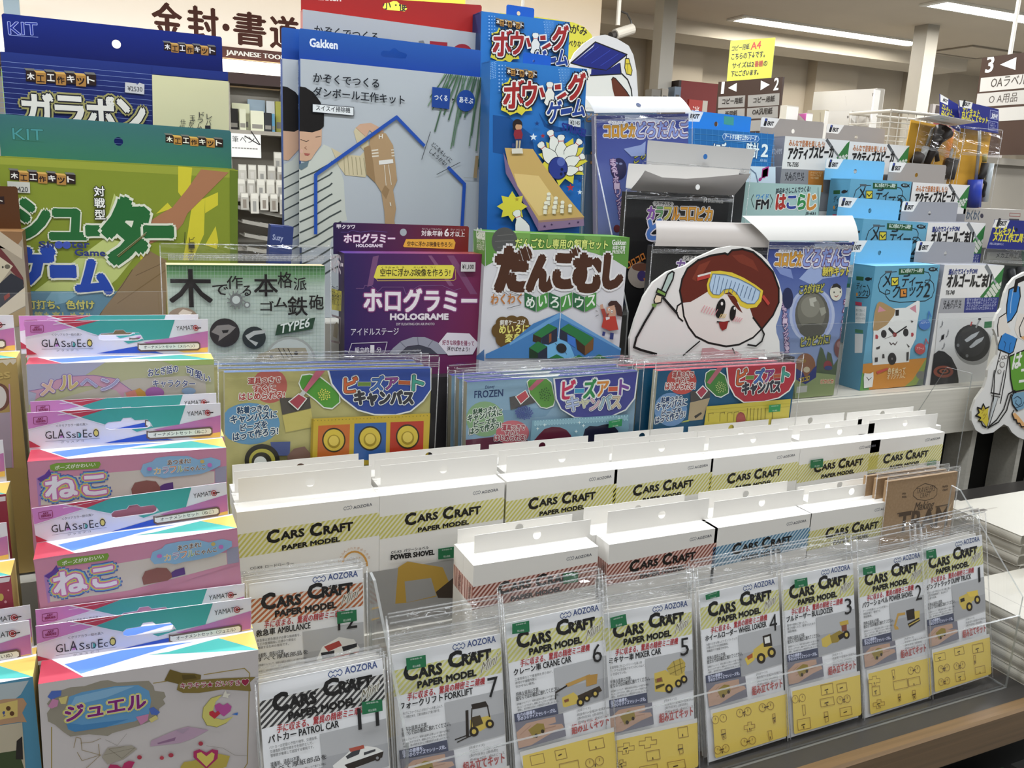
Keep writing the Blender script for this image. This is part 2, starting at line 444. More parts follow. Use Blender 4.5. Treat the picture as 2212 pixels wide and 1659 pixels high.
# ================================================================== THE SETTING
CEIL = 2.7
M_CEIL = paint('ceiling_board', '#d2c6b2', 0.9, 0.03, 2.0)
M_WALL = paint('wall_paper', '#c6bba8', 0.85, 0.03, 3.0)
M_BEAM = paint('beam_paint', '#d6cdbc', 0.8, 0.02, 3.0)
def struct(name, mb): return tag(mb.build(name), kind='structure')
m = MB(); m.box(-4, 10, -3.2, 6.6, -0.06, 0, paint('floor_vinyl', '#8a8b8c', 0.45, 0.05, 3.0)); struct('floor', m)
m = MB(); m.box(-4, 10, -3.2, 6.6, CEIL, CEIL + 0.06, M_CEIL); struct('ceiling', m)
m = MB(); m.box(-4, 10, 6.5, 6.6, 0, CEIL, M_WALL)
for x in (4.1, 5.85, 7.05, 8.2): m.box(x, x + 0.5, 6.38, 6.5, 0, CEIL, M_WALL)
struct('wall_back', m)
m = MB(); m.box(-4, -3.9, -3.2, 6.5, 0, CEIL, M_WALL); struct('wall_left', m)
m = MB(); m.box(9.9, 10, -3.2, 6.5, 0, CEIL, M_WALL); struct('wall_right', m)
m = MB(); m.box(-4, 10, -3.2, -3.1, 0, CEIL, paint('front_wall_paint', '#a9abac', 0.85, 0.03, 3.0)); struct('wall_front', m)
m = MB(); m.box(3.1, 7.08, 5.82, 6.2, 2.6, CEIL, M_BEAM); struct('beam', m)
for x, y, r in ((3.49, 5.32, .055), (5.52, 4.93, .06)):
    m = MB(); m.box(x - r, x + r, y - r, y + r, 0, CEIL, paint('column_enamel', '#b3aea2', 0.4, 0.02, 4.0)); struct('column', m)
# ceiling hatch
t = empty('ceiling_hatch', 'square access hatch outlined in the grey ceiling beyond the thin column', 'hatch', Matrix.Translation((6.75, 5.5, CEIL - 0.012)))
m = MB(); m.box(-.28, .28, -.2, .2, 0.004, 0.011, M_CEIL); m.build('panel', t)
m = MB(); fr = paint('hatch_frame', '#9a9080', 0.6, 0.02)
for a in ((-.3, .3, -.22, -.2), (-.3, .3, .2, .22), (-.3, -.28, -.2, .2), (.28, .3, -.2, .2)): m.box(a[0], a[1], a[2], a[3], 0, .011, fr)
m.build('frame', t)
# recessed fluorescent strips that the photograph shows
def ceiling_light(x0, x1, y, label):
    t = empty('ceiling_light', label, 'ceiling light', Matrix.Translation(((x0 + x1) / 2, y, CEIL)), 'recessed fluorescent ceiling strips')
    w = (x1 - x0) / 2; fm = paint('lamp_frame', '#e9e6dc', 0.5, 0.01)
    m = MB(); 
    for a in ((-w - .05, w + .05, -.1, -.08), (-w - .05, w + .05, .08, .1), (-w - .05, -w, -.08, .08), (w, w + .05, -.08, .08)): m.box(a[0], a[1], a[2], a[3], -.014, -0.001, fm)
    m.build('frame', t)
    m = MB(); m.box(-w, w, -.078, .078, -.008, -.001, emit('lamp_glow', '#fffaf0', LAMP_POWER)); m.build('diffuser', t)
ceiling_light(4.26, 6.05, 5.5, 'long fluorescent ceiling strip left of the thin column')
ceiling_light(4.92, 6.9, 4.34, 'fluorescent ceiling strip at the top right corner of the photo')
# the rows of the same lamps above the aisles nearer by, out of the picture
def lamp_row(x, y, pw):
    l = bpy.data.lights.new('fluorescent_lamp', 'AREA'); l.shape = 'RECTANGLE'; l.size = 1.8; l.size_y = 0.18; l.energy = pw; l.color = (0.93, 0.975, 1.03)
    o = bpy.data.objects.new('fluorescent_lamp', l); COL.objects.link(o); o.location = (x, y, CEIL - 0.03)
for y, pw in ((3.1, 62), (1.9, 27), (0.55, 25), (-0.75, 7), (-2.0, 7)):
    for x in (-2.2, 0.1, 2.4, 4.7, 7.2): lamp_row(x, y, pw)

# ------------------------------------------------------------------ the wall unit on the far left: fascia, canopy, shelves
M_CREAM = emit('backlit_cream_panel', '#f4d9ad', 0.50)
t = empty('fascia_sign', 'backlit cream department sign with brown Japanese lettering above the far left shelves', 'sign', Matrix.Translation((0, 5.5, 2.0)))
m = MB(); m.box(-0.9, 3.086, 0, 0.06, 0.0735, 0.699, M_CREAM); BRN = '#4a2418'
P = Printer(m, None, lambda a, b, d: (a, -d * 4, b)); P.z = 'l'
BR = ink(BRN, 0.6)
for ch, x0, x1, z0, z1 in (('金', .235, .385, .165, .345), ('封', .42, .58, .165, .345), ('書', .67, .845, .165, .345), ('道', .875, 1.035, .165, .345)):
    vs, fs = glyphs(ch)
    for q, (dx, dz) in enumerate(((0, 0), (.006, 0), (0, .004), (-.006, 0), (0, -.004))): P.put([(x0 + dx + (x1 - x0) * a, z0 + dz + (z1 - z0) * b) for a, b in vs], fs, BR, q * 3)
    P.lay += 1
P.poly([(.625 + .02 * a, .25 + .02 * b) for a, b in circ()], BR)
m.build('panel', t)
m = MB(); m.box(0.56, 1.5, -.012, -.0005, 0.077, 0.145, paint('brown_band', '#5a2c1e', 0.5, 0.03))
P = Printer(m, None, lambda a, b, d: (a, -.012 - d * 4, b)); P.z = 'l'
vs, fs = glyphs('JAPANESE TOOL')
for q, dx in enumerate((0, .002, -.002)): P.put([(.62 + dx + .33 * a, .093 + .034 * b) for a, b in vs], fs, '#f3e6d2', q * 3)
P.lay += 1; P.put([(.56, .079), (1.5, .079), (1.5, .083), (.56, .083)], [(0, 1, 2, 3)], '#d9b58a')
m.build('band', t)
m = MB(); m.box(-0.9, 3.086, -.05, 0.06, 0.0, 0.072, emit('fascia_lamp', '#fff2dc', 2.2)); m.build('lamp_strip', t)
m = MB(); m.box(-0.9, 3.086, -.10, 0.06, -.062, -.002, paint('dark_canopy', '#3a1d14', 0.5, 0.05)); m.build('canopy', t)
t = empty('wall_shelf_unit', 'grey wall shelving full of pale stationery under the cream sign', 'shelving', Matrix.Translation((0, 5.3, 0)))
M_GS = paint('grey_shelf_enamel', '#a49d8f', 0.6, 0.03)
m = MB(); m.box(-.9, 3.0, .26, .28, 0, 1.93, M_GS); m.box(-.9, 3.0, 0.0, .26, 0, .1, M_GS); m.build('back_panel', t)
for z in (1.655, 1.28, 1.0): m = MB(); m.box(-.9, 3.0, -.03 if z > 1.5 else -.1, .255, z, z + .022, M_GS); m.build('shelf', t)
for x in (-.9, .597, .925, 1.9): m = MB(); m.box(x, x + .015, .0, .255, .1, 1.93, M_GS); m.build('upright', t)
# goods on the wall shelves
def stock(name, label, cat, x0, x1, y0, y1, z0, z1, col, group, cap=None):
    t = empty(name, label, cat, Matrix.Translation((x0, y0, z0)), group); m = MB(); bx, by, bz = x1 - x0, y1 - y0, z1 - z0
    m.box(0, bx, 0, by, 0, bz, ink(col, .6)); m.box(bx * .1, bx * .9, -.001, 0, bz * .15, bz * .35, ink('#8a867c', .6)); m.build('box', t)
    if cap: m = MB(); m.box(0, bx, -.0012, by, bz, bz + .012, ink(cap, .6)); m.build('lid', t)
g = 'stationery on the far left wall shelf'
stock('stationery_box', 'black packet at the left end of the far upper wall shelf', 'box', .615, .668, 5.42, 5.45, 1.678, 1.80, '#25221f', g)
stock('stationery_box', 'cream envelope pack standing behind the black packet on the far wall shelf', 'envelope pack', .64, .74, 5.47, 5.50, 1.678, 1.835, '#e8d8b6', g)
stock('stationery_box', 'narrow cream envelope beside the black packet on the far wall shelf', 'envelope pack', .672, .708, 5.40, 5.43, 1.678, 1.80, '#efdfbc', g)
stock('stationery_box', 'wide cream envelope pack in the middle of the far wall shelf', 'envelope pack', .735, .81, 5.40, 5.43, 1.678, 1.795, '#f0dfbd', g)
stock('stationery_box', 'pale blue translucent file at the back of the far wall shelf', 'file', .735, .835, 5.51, 5.53, 1.678, 1.865, '#9fb1bd', g)
stock('stationery_box', 'dark file box right of the cream packs on the far wall shelf', 'box', .813, .855, 5.40, 5.45, 1.678, 1.788, '#2b2c2e', g)
stock('stationery_box', 'blue file right of the dark box on the far wall shelf', 'file', .857, .872, 5.40, 5.45, 1.678, 1.785, '#5a94b4', g)
stock('stationery_box', 'white file standing behind the blue one on the far wall shelf', 'file', .838, .885, 5.47, 5.50, 1.678, 1.86, '#d5dadb', g)
stock('stationery_box', 'yellow green file at the right end of the far wall shelf', 'file', .888, .919, 5.45, 5.50, 1.678, 1.86, '#bcb95a', g)
t = empty('brush_pen_sign', 'white card sign with Japanese lettering and two drawn brush pens on the far wall', 'sign', Matrix.Translation((.6, 5.265, 1.526)))
m = MB(); m.box(0, .17, 0, .004, 0, .13, ink('#e6e1d2', .6)); P = Printer(m, None, lambda a, b, d: (a, -d * 4, b)); P.z = 'l'
for ch, x in (('筆', .012), ('ペ', .055), ('ン', .10)):
    vs, fs = glyphs(ch); P.put([(x + .034 * a, .082 + .034 * b) for a, b in vs], fs, '#3a3632')
P.lay += 1
P.line([(.082, .118), (.160, .075)], .006, '#26221f'); P.line([(.118, .145), (.165, .075)], .006, '#26221f')
for i in range(9): P.line([(.012 + i * .016, .05), (.021 + i * .016, .05)], .006, '#77736a')
m.build('card', t)
rnd = random.Random(4); k = 0
words = ['upper left', 'upper middle', 'upper right']
hooks = []
for r in range(4):
    for c in range(6):
        hooks.append((.60 + c * .052 + (r % 2) * .012, 5.06 - r * .03, 1.56 - r * .075))
first = None
for i, (x, y, z) in enumerate(hooks):
    if r < 1 and x < .76: continue
    h = rnd.uniform(.09, .12); col = rnd.choice(['#9b978c', '#a5a196', '#8d897f', '#827e75', '#a9a599'])
    mat4 = Matrix.Translation((x, y, z - h))
    if x < .765 and z > 1.5: continue
    t = empty('hanging_packet', 'small pale pen packet hanging in rows on the far wall hooks', 'packet', mat4, 'pale packets hanging on the far wall')
    m = MB(); m.box(0, .043, 0, .008, 0, h, ink(col, .5)); m.box(.004, .039, -.001, 0, h * .72, h * .95, ink('#b3afa3', .5)); m.box(.012, .03, -.001, 0, h * .1, h * .6, ink(rnd.choice(['#8d8a83', '#77756f', '#a5a198', '#6d6459']), .5)); m.build('packet', t)
for i, (z, dx) in enumerate(((1.245, 0), (1.17, .02), (1.095, .03), (1.02, .04))):
    t = empty('slanted_paper_tray', ['topmost', 'second', 'third', 'lowest'][i] + ' slanted clear tray of pale papers low on the far wall', 'tray', Matrix.Translation((.60 + dx, 5.0, z)) @ Matrix.Rotation(.18, 4, 'Y'), 'slanted trays of paper on the far wall')
    m = MB(); m.box(0, .33, 0, .22, 0, .008, paint('tray_plastic', '#8f8b80', .4, .05)); m.box(0, .33, 0, .006, .008, .02, paint('tray_plastic', '#8f8b80')); m.build('tray', t)
    for q in range(4):
        m = MB(); m.box(.02 + q * .075, .085 + q * .075, .01, .2, .008, .016 + .006 * (q % 2), ink(['#a8a496', '#8d897d', '#9f998b', '#827e73'][q], .6)); m.build('paper_pack', t)
# pale blue packets at the very top left corner, seen past the dark blue kit
stock('stationery_box', 'pale blue packet far behind at the top left corner of the photo', 'packet', -.47, -.40, 5.30, 5.34, 2.06, 2.28, '#a9bcc6', None)
stock('stationery_box', 'green packet far behind at the left edge beside the dark blue kit', 'packet', -.50, -.44, 5.24, 5.28, 1.66, 1.9, '#8fae62', None)

# ------------------------------------------------------------------ the counter and the white shelf
M_LAM = paint('dark_laminate', '#3d3a37', 0.35, 0.04, 30, 0.05)
def wood_mat(n, a, b, rough=0.45):
    k = ('wood', n)
    if k in MATS: return MATS[k]
    m, t, bs = new_mat(n); N, L = t.nodes, t.links
    tc = N.new('ShaderNodeTexCoord'); mp = N.new('ShaderNodeMapping'); mp.inputs['Scale'].default_value = (1.2, 60, 60)
    L.new(tc.outputs['Object'], mp.inputs[0]); nz = N.new('ShaderNodeTexNoise'); nz.inputs['Scale'].default_value = 3; nz.inputs['Detail'].default_value = 6
    L.new(mp.outputs[0], nz.inputs['Vector']); rp = N.new('ShaderNodeValToRGB'); rp.color_ramp.elements[0].position = .3; rp.color_ramp.elements[1].position = .72
    rp.color_ramp.elements[0].color = (*lin(a), 1); rp.color_ramp.elements[1].color = (*lin(b), 1)
    L.new(nz.outputs['Fac'], rp.inputs[0]); L.new(rp.outputs[0], bs.inputs['Base Color']); bs.inputs['Roughness'].default_value = rough
    MATS[k] = m; return m
M_OAK = wood_mat('oak_edge', '#6d5434', '#836744')
M_WHITEBOARD = wood_mat('pale_shelf_board', '#d2cdbf', '#dfdacd', 0.5)
M_BLACK = paint('black_interior', '#16130f', 0.8, 0.1)
t = empty('display_counter', 'low display counter with dark grey laminate top and oak front edge', 'counter', Matrix.Translation((0, .55, 0)))
m = MB(); m.box(-1.4, 2.6, .016, .565, .842, .88, M_LAM); m.build('counter_top', t)
m = MB(); m.prism([(0, .838), (.016, .838), (.016, .8805), (.003, .8805), (0, .878)], -1.4, 2.6, lambda a, b, d: (d, a, b), M_OAK); m.build('front_edge', t)
m = MB(); m.box(-1.4, 2.6, .10, .56, 0.0, .842, M_BLACK); m.build('cabinet', t); m = MB(); m.box(-1.4, 2.6, 0, .10, .40, .42, M_OAK); m.build('under_shelf', t)
# dim packets on the under-shelf just below the oak edge
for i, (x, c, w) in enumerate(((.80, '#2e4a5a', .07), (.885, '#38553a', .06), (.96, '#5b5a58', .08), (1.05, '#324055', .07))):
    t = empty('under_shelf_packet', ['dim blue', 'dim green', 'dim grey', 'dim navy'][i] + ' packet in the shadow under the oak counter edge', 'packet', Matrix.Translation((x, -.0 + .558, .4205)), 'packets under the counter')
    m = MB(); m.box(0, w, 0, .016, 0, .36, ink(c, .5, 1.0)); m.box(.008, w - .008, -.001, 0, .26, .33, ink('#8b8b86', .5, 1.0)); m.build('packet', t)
t = empty('white_shelf', 'long white shelf board with a thick front, behind the counter racks', 'shelf', Matrix.Translation((0, 1.13, 0)))
m = MB(); m.box(-1.2, 2.4, 0, .62, 1.0, 1.09, M_WHITEBOARD); m.build('shelf_board', t)
m = MB(); m.box(-1.2, 2.4, 0.075, .62, 0.0, 1.0, M_BLACK); m.build('inner_back', t)
for i, x in enumerate((1.38, 1.485, 1.585, 1.735, 1.865, 1.995, 2.125)):
    m = MB(); m.box(x - .014, x, .014, .073, 0.0, .999, M_WHITEBOARD); m.build('divider', t)
# stepped white risers standing on the shelf and the counter
def riser(name, label, prof, x0, x1, mat=None):
    t = MB(); t.prism(prof, x0, x1, lambda a, b, d: (d, a, b), mat or paint('riser_white', '#cfcbc0', .5, .02))
    tag(t.build(name), label, 'riser'); 
Sg = 1.0902
riser('stepped_riser', 'white stepped riser under the electronic kit cartons on the white shelf',
      [(1.228, Sg), (1.44, Sg), (1.44, 1.322), (1.369, 1.322), (1.369, 1.246), (1.298, 1.246), (1.298, 1.168), (1.228, 1.168)], .99, 1.83)
riser('stepped_riser', 'white riser under the tall blue cartons on the white shelf', [(1.165, Sg), (1.5, Sg), (1.5, 1.25), (1.165, 1.25)], .21, .715)
riser('stepped_riser', 'white riser behind the green game kit on the white shelf', [(1.29, Sg), (1.4, Sg), (1.4, 1.22), (1.29, 1.22)], -.35, .19)
riser('stepped_riser', 'dark riser carrying the purple carton and green trimmed carton', [(1.065, .8802), (1.125, .8802), (1.125, 1.19), (1.065, 1.19)], -.05, 1.0, paint('riser_dark', '#2b282b', .5, .04))
riser('stepped_riser', 'white riser under the bead craft packs', [(.985, .8802), (1.06, .8802), (1.06, 1.05), (.985, 1.05)], .06, 1.02)
riser('stepped_riser', 'white riser under the back row of white model cartons', [(.884, .8802), (.983, .8802), (.983, .93), (.884, .93)], .09, 1.34)
riser('stepped_riser', 'white stepped riser under the column of pastel glass paint cartons', [(.6995, .8802), (.912, .8802), (.912, 1.078), (.828, 1.078), (.828, 1.013), (.754, 1.013), (.754, .953), (.6995, .953)], -.27, .078)
# ================================================================== FRONT RACK: white model cartons
WHT = '#d0cdc7'
YEL, RED, BLU = '#d3cf62', '#8f5244', '#4f7c98'
CF = Frame((511, 1102.5), (820, 1073), .89, W=.155)
def wave(c, x, y, w, h, lw):          # three-lobed cloud mark of the maker
    pts = []
    for k in range(25):
        a = k / 24; pts.append((x + w * a, h * (.34 - .15 * math.cos(a * 6 * math.pi)) * (1 if 0 < k < 24 else .7)))
    top = [(px, y - .17 * (px - x) - q) for px, q in pts]; bot = [(px, y - .17 * (px - x) + q) for px, q in reversed(pts)]
    return ('L', c, lw, [q for p in top + bot + top[:1] for q in p])
def cars_logo(c='#171412'):
    return [('T', c, 'C', 102, 1465, 200, 1448, 112, dict(b=.07)), ('T', c, 'ARS', 220, 1435, 415, 1405, 70, dict(b=.07)), ('T', c, 'C', 470, 1410, 562, 1396, 106, dict(b=.07)),
            ('T', c, 'RAFT', 585, 1393, 830, 1360, 70, dict(b=.07)), ('T', c, 'PAPER MODEL', 228, 1525, 718, 1455, 42, dict(b=.08))]
def cars_art(stripe):
    bg = {'y': '#c9c6ac', 'r': '#c9aea4', 'b': '#a9b9c2'}[stripe]; sc = {'y': '#b5ae5c', 'r': '#7e4538', 'b': '#44708c'}[stripe]
    q = '-152 1385 1062 1215 1056 1412 -150 1588'
    a = [('Z', '12'), ('P', bg, q), ('S', sc, q, 26, .5, .16), wave('#6f7078', 758, 1178, 70, 30, 4), ('T', '#4f5058', 'AOZORA', 840, 1182, 1000, 1157, 25, dict(b=.03))] + cars_logo()
    return a
# one carton of every stripe colour is printed from the same layout; the local frame is the leftmost front carton's
def cars_carton(tabpx, Y, base, stripe, label, extra=(), sticker=None, hole=True, front=None, side=False):
    """tabpx: hang tab's upper corners in the photograph; Y: depth of the tab plane"""
    T = .0298; H = {'b': .1675, 'f': .165}[base]; zb = {'b': .9304, 'f': .8806}[base]
    a = at(*tabpx[:2], Y=Y); b = at(*tabpx[2:], Y=Y); tw = .1475
    cx = (a.x + b.x) / 2; x0 = cx - .155 / 2
    if front: f0 = at(*front[:2], Y=Y - T); f1 = at(*front[2:], Y=Y - T); x0 = (f0.x + f1.x) / 2 - .155 / 2
    mat4 = Matrix.Translation((x0, Y - T, zb))
    key = (stripe, H)
    t = empty('model_carton', label, 'carton', mat4, 'white paper model cartons')
    if key not in CARS:
        m = MB(); w = ink(WHT); m.box(0, .155, 0, T, 0, H, w)
        m.box(0.003, .152, T - .0016, T - .0008, H, H + .0003, ink('#c4c1ba'))
        m.prism([(-.0002, H + .0004), (.0045, H + .0004), (.0012, H - .0045)], .001, .0014, lambda a, b, d: (a, T * .7 + d, b), w)
        def lm(p): 
            q = CF.xz(p); return q
        P = Printer(m, lm, lambda a, b, d: (a, -d, b + H)); P.run(cars_art(stripe))
        bg = {'y': '#c9c6ac', 'r': '#c9aea4', 'b': '#a9b9c2'}[stripe]; sc = {'y': '#b5ae5c', 'r': '#7e4538', 'b': '#44708c'}[stripe]
        P = Printer(m, None, lambda a, b, d: (-d, a, b + H)); P.z = 'l'
        P.poly([(0, -.024), (T, -.024), (T, -.049), (0, -.049)], bg); P.lay += 1
        for i in range(6): P.poly([(i * .005, -.024), (i * .005 + .0024, -.024), (max(0, i * .005 - .0016), -.049), (max(0, i * .005 - .004), -.049)], sc)
        P.lay += 1; P.text('#171412', 'CARS CRAFT', .013, -.045, .013, -.028, .007)
        CARS[key] = m.build('carton', t)
    else:
        c = CARS[key].copy(); COL.objects.link(c); c.parent = t
    m = MB(); th = (a.z + b.z) / 2 - zb - H; tx0 = cx - x0 - tw / 2
    ol = [(tx0, -.003), (tx0 + tw, -.003), (tx0 + tw, th), (tx0, th)]
    hl = [[(tx0 + tw * .525 + .0052 * p, th * .53 + .0052 * q) for p, q in circ(20)]]
    m.prism(ol, -.0007, 0, lambda p, q, d: (p, T + d, q + H), ink(WHT), None, hl); m.build('hang_tab', t)
    if extra:
        F = Frame(tabpx[:2], tabpx[2:], Y - T, W=.155); F.O = Vector((x0, Y - T, zb + H)); F.u = Vector((1, 0, 0)); F.n = Vector((0, -1, 0)); F.b = -F.n; F.w = Vector((0, 0, 1))
        m = MB(); P = Printer(m, lambda p: F.xz(p), lambda a, b, d: (a, -.0022 - d, b + H)); P.run(extra); m.build('printed_caption', t)
    if sticker:
        F = Frame(tabpx[:2], tabpx[2:], Y - T, W=.155); F.O = Vector((x0, Y - T, zb + H)); F.u = Vector((1, 0, 0)); F.n = Vector((0, -1, 0)); F.b = -F.n; F.w = Vector((0, 0, 1))
        price_sticker(t, F, H, sticker[1], z=sticker[0], label='green price sticker')
    return t
CARS = {}
B0 = .92; D = .0306
cap2 = [('Z', '12'), ('T', '#222', 'CC-K3  パワーショベル', 1160, 1560, 1480, 1515, 25, dict(b=.03)), ('T', '#1c1a18', 'POWER SHOVEL', 1158, 1612, 1528, 1565, 42, dict(b=.07)),
        ('Z', '13'), ('P', '#8b8985', '930 -10 1700 -130 1700 640 960 660'), ('P', '#a3833a', '1220 -60 1300 -110 1600 -60 1650 60 1540 190 1300 240 1195 250'), ('P', '#8a8884', '1275 60 1500 30 1545 180 1290 240'),
        ('P', '#3a3028', '1540 150 1700 20 1700 200 1560 200'), ('P', '#b9963f', '980 290 1060 270 1060 285 985 305'), ('P', '#b9963f', '985 380 1060 365 1060 375 990 395')]
cap1 = [('Z', '12'), ('T', '#3a3733', 'CC-K8  ロードローラー', -40, 1695, 330, 1650, 26, dict(b=.02))] + \
       [('L', '#b8863f', 16, [q for k in range(13) for q in (850 + 105 * math.cos(math.pi * (1 + k / 12)), 1660 + 120 * math.sin(math.pi * (1 + k / 12)))])] + \
       [('T', '#a8743a', ch, 850 + 135 * math.cos(math.pi * (1.02 + k * .069)) - 10, 1660 + 150 * math.sin(math.pi * (1.02 + k * .069)) + 10, 850 + 135 * math.cos(math.pi * (1.02 + k * .069)) + 12, 1660 + 150 * math.sin(math.pi * (1.02 + k * .069)) + 6, 20) for k, ch in enumerate('プレカットされた厚紙で作る')] + \
       [('T', '#8f6228', 'プレカット', 775, 1618, 900, 1600, 22)]
rowb = [ # (column words, front tab, front face, behind tabs..., extra, sticker)
 ('road roller', (506, 1034, 809, 1004.5), (511, 1102.5, 820, 1073), (497.5, 1019, 793, 992), (490, 1002, 784, 982), cap1, None),
 ('power shovel', (818, 1006, 1078, 981), (822, 1073, 1089, 1044), (804, 994, 1061, 970), (789, 981, 1044, 959.5), cap2, ('12', '1560 1515 1705 1495 1705 1590 1560 1605')),
 ('third from the left', (1092, 986, 1320, 963), (1099, 1052, 1330, 1020), (1074, 973, 1299, 953), (1051, 961, 1275, 940.5), (), None),
 ('fourth from the left', (1321.5, 962, 1524, 943), (1331, 1021, 1538, 996), (1300, 950.6, 1502, 932), (1278.5, 939, 1481, 921.5), (), None),
 ('fifth from the left', (1529, 944, 1714, 928), (1540.5, 997, 1724, 980), (1502.5, 931.6, 1687, 916.5), (1483.5, 921.5, 1663, 906), (), None),
 ('sixth from the left', (1726.7, 930, 1891, 914), (1730, 981, 1899, 962), (1700, 921.5, 1864.7, 904), (1663, 906, 1827, 891), (), ('32', '380 762 487 748 483 820 378 830')),
 ('rightmost', (1877, 907.6, 2026, 893.7), (1881, 950.6, 2042, 939), (1853, 899, 2001, 886), (1828, 891, 1975, 878.5), (), ('32', '1375 775 1452 762 1450 800 1370 810'))]
for w, tb, fr, t1, t2, ex, st in rowb:
    nm = {'road roller': 'large yellow striped carton with orange stamp', 'power shovel': 'yellow striped POWER SHOVEL carton with green sticker'}.get(w, 'yellow striped carton, ' + w + ' in the upper row')
    cars_carton(tb, B0, 'b', 'y', 'white ' + nm, ex, st, front=fr)
    ww = {'road roller': 'leftmost', 'power shovel': 'second from the left', 'rightmost': 'seventh, at the right end,'}.get(w, w)
    cars_carton(t1, B0 + D, 'b', 'y', 'white carton in the middle of the upper row stack ' + ww)
    cars_carton(t2, B0 + 2 * D, 'b', 'y', 'white carton at the back of the upper row stack ' + ww)
F0 = .82
cars_carton((1026, 1154.5, 1275, 1123), F0, 'f', 'r', 'red striped white carton, leftmost front one of the lower row', (), ('13', '2625 -10 2750 -20 2750 60 2625 80'), front=(1026, 1218, 1290, 1186))
cars_carton((987, 1142, 1237, 1112), F0 + .0302, 'f', 'r', 'white carton right behind the leftmost red striped carton, shifted left')
cars_carton((1315, 1102.5, 1530, 1078.5), F0, 'f', 'r', 'red striped white carton, second in the lower row, beside the blue striped one', (), None, front=(1327, 1166, 1543, 1131.6))
cars_carton((1264.6, 1095, 1476, 1069.6), F0 + .0302, 'f', 'r', 'white carton right behind the second red striped carton')
cars_carton((1544, 1082, 1735.5, 1058), F0, 'f', 'b', 'blue striped white carton in the lower row', (), None, front=(1553, 1139, 1747, 1111))
cars_carton((1512.6, 1063, 1697.6, 1040), F0 + .0302, 'f', 'b', 'white carton right behind the blue striped carton')
cars_carton((1749.5, 1062, 1919, 1038), F0, 'f', 'y', 'yellow striped white carton at the right end of the lower row, beside the brown packs', (), None, front=(1757, 1114, 1933, 1088.6))
cars_carton((1724, 1052, 1892, 1029), F0 + .0302, 'f', 'y', 'white carton behind the right end carton of the lower row')

